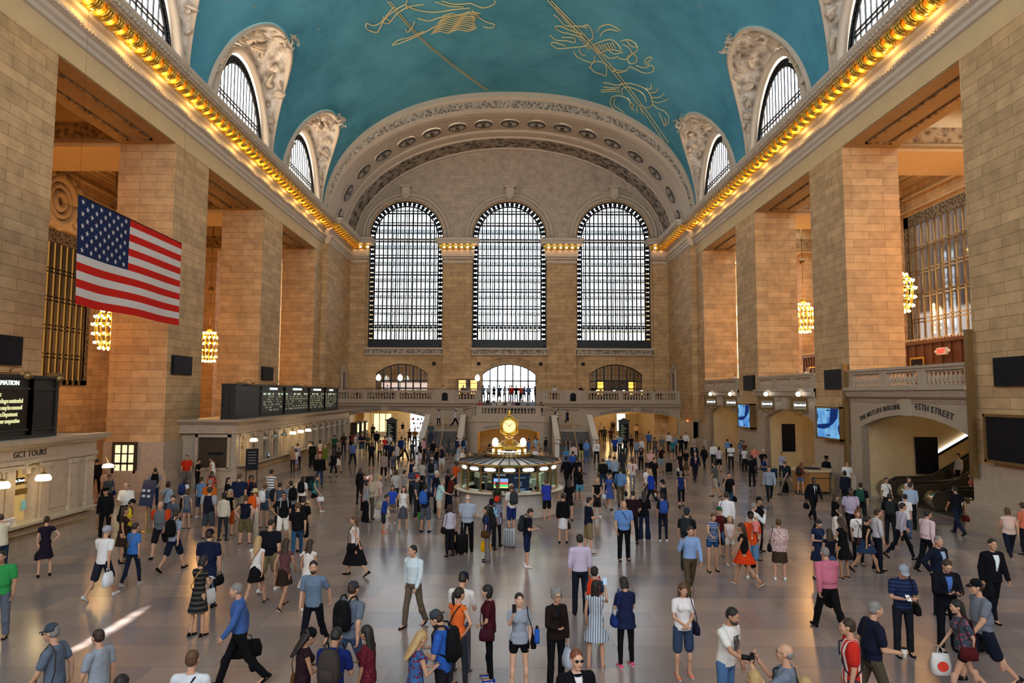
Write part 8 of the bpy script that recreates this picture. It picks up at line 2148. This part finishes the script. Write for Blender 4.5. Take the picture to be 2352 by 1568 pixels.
    if 'football' in p['label']:
        m = MB(); m.box(-.09, .09, 0, .006, 0, .045); me = m.mesh('badge'); me.materials.append(M['white']); o = inst('badge', me, cloth_mat('d8d8dc'), root, Matrix.Translation(J['che'] + Vector((0, .138, -.1))))
        text('lettering', 'PLUS500', .03, Matrix.Translation((0, -.0, 0)) @ Matrix.Translation(J['che'] + Vector((0, .146, -.078))) @ Matrix.Rotation(math.pi, 4, 'Z') @ Matrix.Rotation(R(90), 4, 'X'), cloth_mat('2c4a9a'), root, ext=.001)
    if 'sl' in it:
        m = MB(); B_ = BUILD[p['bd']]
        for t in 'RL': cap_(m, J['s' + t] + Vector((0, 0, .01)), J['s' + t].lerp(J['e' + t], .64), B_['arm'] + .036, B_['arm'] * .9 + .034)
        me = m.mesh('sleeves'); me.materials.append(M['white']); inst('sleeves', me, cloth_mat(hx(it['sl'])), root)
    if 'gl' in it or 'sg' in it:
        def gm(dark=('sg' in it)):
            m = MB()
            for s in (-1, 1):
                if dark: m.ball((s * .032, .096, .018), (.026, .006, .018), 10)
                else: m.tube([(s * .032 + .024 * math.cos(t), .097, .018 + .017 * math.sin(t)) for t in [2 * math.pi * j / 10 for j in range(11)]], .003, 4)
                m.tube([(s * .055, .094, .022), (s * .078, .06, .022), (s * .08, 0, .015)], .003, 4)
            m.tube([(-.008, .099, .022), (.008, .099, .022)], .003, 4); return m
        inst('sunglasses' if 'sg' in it else 'glasses', small('sg' if 'sg' in it else 'gl', gm), M['black'], root, HMt)
    if 'st' in it:
        def stm():
            m = MB(); c = J['che']; n = J['nb']; m.tube([n + Vector((.09, -.02, -.02)), c + Vector((.05, .135, .1)), c + Vector((-.02, .15, -.02)), J['wai'] + Vector((-.13, .1, -.02)), J['pel'] + Vector((-.17, 0, .02)), J['wai'] + Vector((-.12, -.12, .02)), c + Vector((0, -.145, 0)), n + Vector((.08, -.08, -.03)), n + Vector((.09, -.02, -.02))], .012, 5); return m
        inst('strap', small(('strap', p['pose'], p['bd']), stm), cloth_mat(hx(it['st'])), root)
    S = short_of(root['label']).rstrip(',')
    S = re.sub(r' (in|with|and|of|the|a|at|by|on|to|from|toward|her|his)$', '', S)
    def hand(t, dz=0): return SC @ Matrix.Translation(J['w' + t] + J['hd' + t] * .075 + Vector((0, 0, dz)))
    if 'bp' in it:
        e = carried('backpack', SC @ Matrix.Translation(J['che'] + Vector((0, -.17 - (.05 if p['bd'] in 'MF' else 0), -.02))), '%s backpack worn by the %s' % (cname(hx(it['bp'])), S), 'backpack')
        inst('pack', small('pack', bp_mesh), cloth_mat(hx(it['bp'])), e); inst('pocket', small('pocket', bp_pocket), cloth_mat(hx(it['bp'])), e); inst('straps', small('straps', bp_strap), cloth_mat(hx(it['bp'])), e)
    side = 'R' if p['pose'] in ('stand', 'stroll', 'walk', 'walk2', 'swing', 'stand2') else 'L'
    kd = {'hb': ('handbag', .16, .07, .22, .09, .1), 'pl': ('plastic_bag', .15, .09, .34, .05, .12), 'pb': ('plastic_bag', .17, .09, .38, .05, .14), 'tote': ('tote_bag', .18, .06, .34, .09, .22), 'df': ('holdall', .27, .14, .28, .1, .12), 'jk': ('folded_jacket', .14, .05, .42, .04, .03), 'pp': ('paper_bag', .12, .07, .26, .05, .1), 'gb': ('plastic_bag', .15, .1, .26, .05, .1), 'yb': ('soft_bag', .17, .07, .2, .05, .06)}
    for q, (nm, w_, d_, h_, hw_, hh_) in kd.items():
        if q in it:
            t = 'L' if (q in ('tote', 'df') and 'hb' in it) else side
            e = carried(nm, hand(t, -.03), '%s %s carried by the %s' % (cname(hx(it[q])), nm.replace('_', ' '), S), nm.replace('_', ' '))
            inst('pouch', small('pouch_' + q, lambda: softbag(w_, d_, h_)), cloth_mat(hx(it[q])), e, Matrix.Translation((0, 0, -hh_ + .04)) @ Matrix.Rotation(R(90), 4, 'Z')); inst('handle', small('handle_' + q, lambda: tubeh(hw_, hh_)), cloth_mat(hx(it[q])), e, Matrix.Translation((0, 0, -hh_ + .02)) @ Matrix.Rotation(R(90), 4, 'Z'))
            if q == 'pb':
                m = MB(); m.lathe([(.09, 0), (.09, .004)], n=20); o = inst('red_disc', small('disc', lambda: m), cloth_mat('d04030'), e, Matrix.Translation((.098, 0, -.3)) @ Matrix.Rotation(R(90), 4, 'Y')); inst('red_disc', small('disc', lambda: m), cloth_mat('d04030'), e, Matrix.Translation((-.1, 0, -.3)) @ Matrix.Rotation(R(90), 4, 'Y'))
    if 'sb' in it:
        e = carried('shoulder_bag', SC @ Matrix.Translation(J['pel'] + Vector((-.24 - (.03 if p['bd'] in 'MF' else 0), .02, .02))), '%s shoulder bag of the %s' % (cname(hx(it['sb'])), S), 'shoulder bag')
        inst('pouch', small('pouch_sb', lambda: softbag(.15, .06, .22)), cloth_mat(hx(it['sb'])), e, Matrix.Translation((0, 0, .05)) @ Matrix.Rotation(R(90), 4, 'Z'))
        inst('strap', small('strap_sb', lambda: (lambda m: m.tube([(0, .1, .03), (.03, .13, .2), (.1, .11, .42), (.1, 0, .56), (.08, -.1, .45), (.02, -.13, .2), (0, -.1, .03)], .009, 5))(MB())), cloth_mat(hx(it['sb'])), e)
    if 'cs' in it:
        dx = -.5 if side == 'L' else .5
        W3 = SC @ Vector((dx, .05 if 'walk' not in p['pose'] else -.35, 0)); e = carried('suitcase', Matrix.Translation((W3.x, W3.y, p['z'])) @ Matrix.Rotation(-R(p['face']) + .3, 4, 'Z'), '%s wheeled suitcase beside the %s' % (cname(hx(it['cs'])), S), 'suitcase')
        inst('shell', small('shell', case_body), cloth_mat(hx(it['cs'])), e); inst('trim', small('ribs', case_ribs), M['black'], e); inst('handle', small('case_handle', case_handle), M['steel'], e)
        for wx in (-.15, .15):
            for wy in (-.08, .08): inst('wheel', small('wheel', wheel_mesh), M['rubber'], e, Matrix.Translation((wx, wy, 0)))
    if 'ph' in it:
        e = carried('phone', SC @ Matrix.Translation(J['wR'] + J['hdR'] * .12 + Vector((0, .0, .02))) @ Matrix.Rotation(R(60 if p['pose'] != 'photo1' else 5), 4, 'X'), 'phone in the hand of the ' + S, 'phone')
        inst('phone_case', small('phonec', lambda: (lambda m: m.box(-.037, .037, -.005, .005, -.05, .1))(MB())), M['black'] if 'striped' not in p['label'] else M['white'], e); inst('screen', small('phones', lambda: (lambda m: m.box(-.033, .033, -.007, -.005, -.045, .095))(MB())), emis('phone_screen', (.5, .75, 1), .9) if 'phs' not in M else M['phs'], e)
    if 'cu' in it:
        e = carried('drink_cup', hand('R', .0), 'paper cup held by the ' + S, 'cup'); inst('cup', small('cup', lambda: MB().lathe([(.03, -.06), (.04, .06), (.042, .07)], n=12)), M['white'], e); inst('lid', small('lid', lambda: MB().lathe([(.043, .07), (.04, .085), (.01, .085)], n=12)), M['black'], e)
    if 'bt' in it:
        e = carried('water_bottle', SC @ Matrix.Translation(J['wL'] + Vector((-.1, .12, .2))), 'blue water bottle held by the ' + S, 'bottle'); inst('flask', small('flask', lambda: MB().lathe([(.045, -.16), (.05, -.1), (.045, 0), (.05, .06), (.03, .09)], n=12)), cloth_mat(it['bt']), e); inst('lid', small('flask_lid', lambda: MB().lathe([(.025, .09), (.03, .13), (.01, .15)], n=10)), M['black'], e)
    if 'cam' in it:
        e = carried('camera', SC @ Matrix.Translation((J['wR'] + J['wL']) / 2 + Vector((0, .06, .08))), 'black camera raised by the ' + S, 'camera'); inst('camera_body', small('camb', lambda: MB().box(-.07, .07, -.03, .03, -.045, .045).box(-.025, .025, -.03, .02, .045, .07)), M['black'], e); inst('lens', small('caml', lambda: MB().tube([(0, .03, 0), (0, .13, 0)], .035, 12)), M['black'], e)

# chairs under the seated diners
def chair_proto():
    r = empty('dining_chair', (0, 0, 0)); m = MB(); m.box(-.21, .21, -.2, .22, .43, .47); m.build('seat', M['wood'], r); m = MB(); m.box(-.2, .2, -.24, -.2, .5, .9); m.build('backrest', M['wood'], r)
    for x in (-.18, .18):
        for y in (-.21, .18): m = MB(); m.box(x - .018, x + .018, y - .018, y + .018, 0, .9 if y < 0 else .43); m.build('leg', M['wood'], r)
    return r
ch0 = None
for p in people:
    if p['pose'] == 'sit' and 4.1 < p['z'] < 4.3:
        c = chair_proto() if ch0 is None else copy_tree(ch0); ch0 = ch0 or c
        c.location = (p['x'], p['y'], 4.3); c.rotation_euler = (0, 0, -R(p['face'])); sd = 'left' if p['x'] < 0 else 'right'
        tag(c, 'dark wooden dining chair under a seated diner on the %s balcony terrace' % sd, 'chair', 'dining chairs of the %s terrace' % sd)
WORLD = 10.0; EXPO = -0.2
# ================================================================ LIGHT AND CAMERA
w = bpy.data.worlds.new('sky'); sc.world = w; w.use_nodes = True; nt = w.node_tree
bg = nt.nodes['Background']; bg.inputs[0].default_value = (.90, .95, 1, 1); bg.inputs[1].default_value = WORLD
def portal(name, loc, rot, sx, sy):
    l = bpy.data.lights.new(name, 'AREA'); l.shape = 'RECTANGLE'; l.size = sx; l.size_y = sy; l.cycles.is_portal = True
    o = bpy.data.objects.new(name, l); COL.objects.link(o); o.location = loc; o.rotation_euler = rot; o['kind'] = 'structure'; return o
for x in WX:
    portal('window_portal', (x, 76.1, 18.4), (R(-90), 0, 0), 8.2, 16.6)
    portal('window_portal', (x, Y0 - 1.2, 18.4), (R(90), 0, 0), 8.2, 16.6)
for c in LUN:
    portal('window_portal', (-18.5, c, 24.3), (0, R(-90), 0), 5.4, 8.3)
    portal('window_portal', (18.5, c, 24.3), (0, R(90), 0), 5.4, 8.3)
def lamp(name, loc, power, col, rad=.4):
    l = bpy.data.lights.new(name, 'POINT'); l.energy = power; l.color = col; l.shadow_soft_size = rad
    o = bpy.data.objects.new(name, l); COL.objects.link(o); o.location = loc; return o
cam = bpy.data.cameras.new('camera'); co = bpy.data.objects.new('camera', cam); COL.objects.link(co); sc.camera = co
cam.lens = 24; cam.sensor_width = 36; cam.clip_end = 500; cam.clip_start = .1
th = math.atan(121 / 1568); yaw = math.atan(7 / 1568)
co.location = (0, 0, CAM_H)
co.matrix_world = Matrix.Translation((0, 0, CAM_H)) @ Matrix.Rotation(-yaw, 4, 'Z') @ Matrix.Rotation(R(90) + th, 4, 'X') @ Matrix.Rotation(.0037, 4, 'Z')
sc.view_settings.view_transform = 'Standard'; sc.view_settings.look = 'None'; sc.view_settings.exposure = EXPO; sc.view_settings.gamma = 1
sc.view_settings.use_curve_mapping = False
WARM = (1, .43, .09)
for x in (-24, 24):
    for y, p in ((4, 900), (17.4, 1100), (31.2, 1700), (41.5, 1500), (54.8, 1700), (69, 1100)):
        lamp('chandelier_light', (x, y, 9.6 if x < 0 else 11.8), p * (.52 if x < 0 else .46), WARM, .7)
for y in (30.8, 44.2, 57.6): lamp('ceiling_lamp', (21 if y > 35 else 22.5, y, 3.9), 90, (1, .68, .3), .15)
for x in (-12.6, 12.9):
    for y in (73, 78, 84, 89): lamp('corridor_lamp', (x, y, 3.4), 130, (1, .66, .25), .2)
lamp('shop_lamp', (-10.8, 86, 2.9), 160, (.85, .95, 1), .3)
for x in (-1.5, 1.5): lamp('dining_lamp', (x, 64, 2.1), 60, (1, .55, .12), .15)
for x in (-12, 12): lamp('bar_lamp', (x, 79, 8.3), 90, (1, .7, .4), .3)
lamp('booth_lamp', (BX, BY - 1.2, 1.95), 12, (.85, 1, .85), .15)
for y in (21.35, 19.6): lamp('tour_window_lamp', (-14.2, y, 2.3), 14, (1, .66, .25), .1)
for i in (0, 4, 5, 6): lamp('ticket_window_lamp', (-14.2, W2[i], 2.3), 14, (1, .66, .25), .1)
lamp('door_lamp', (-14.75, 25.5, 2.3), 10, (1, .66, .25), .1)
# cornice lamps wash the frieze: a row of small lamps in the cove itself
for s in (-1, 1):
    y = 24
    while y < 64: lamp('cornice_wash', (s * 17.3, y, 20.85), 60, (1, .62, .16), .12); y += 3.16

sl = bpy.data.lights.new('sun', 'SUN'); sl.energy = 45; sl.angle = R(.53); sl.color = (1, .95, .88)
so = bpy.data.objects.new('sun', sl); COL.objects.link(so); so.rotation_euler = Vector((-.362, .10, 1)).to_track_quat('Z', 'Y').to_euler()
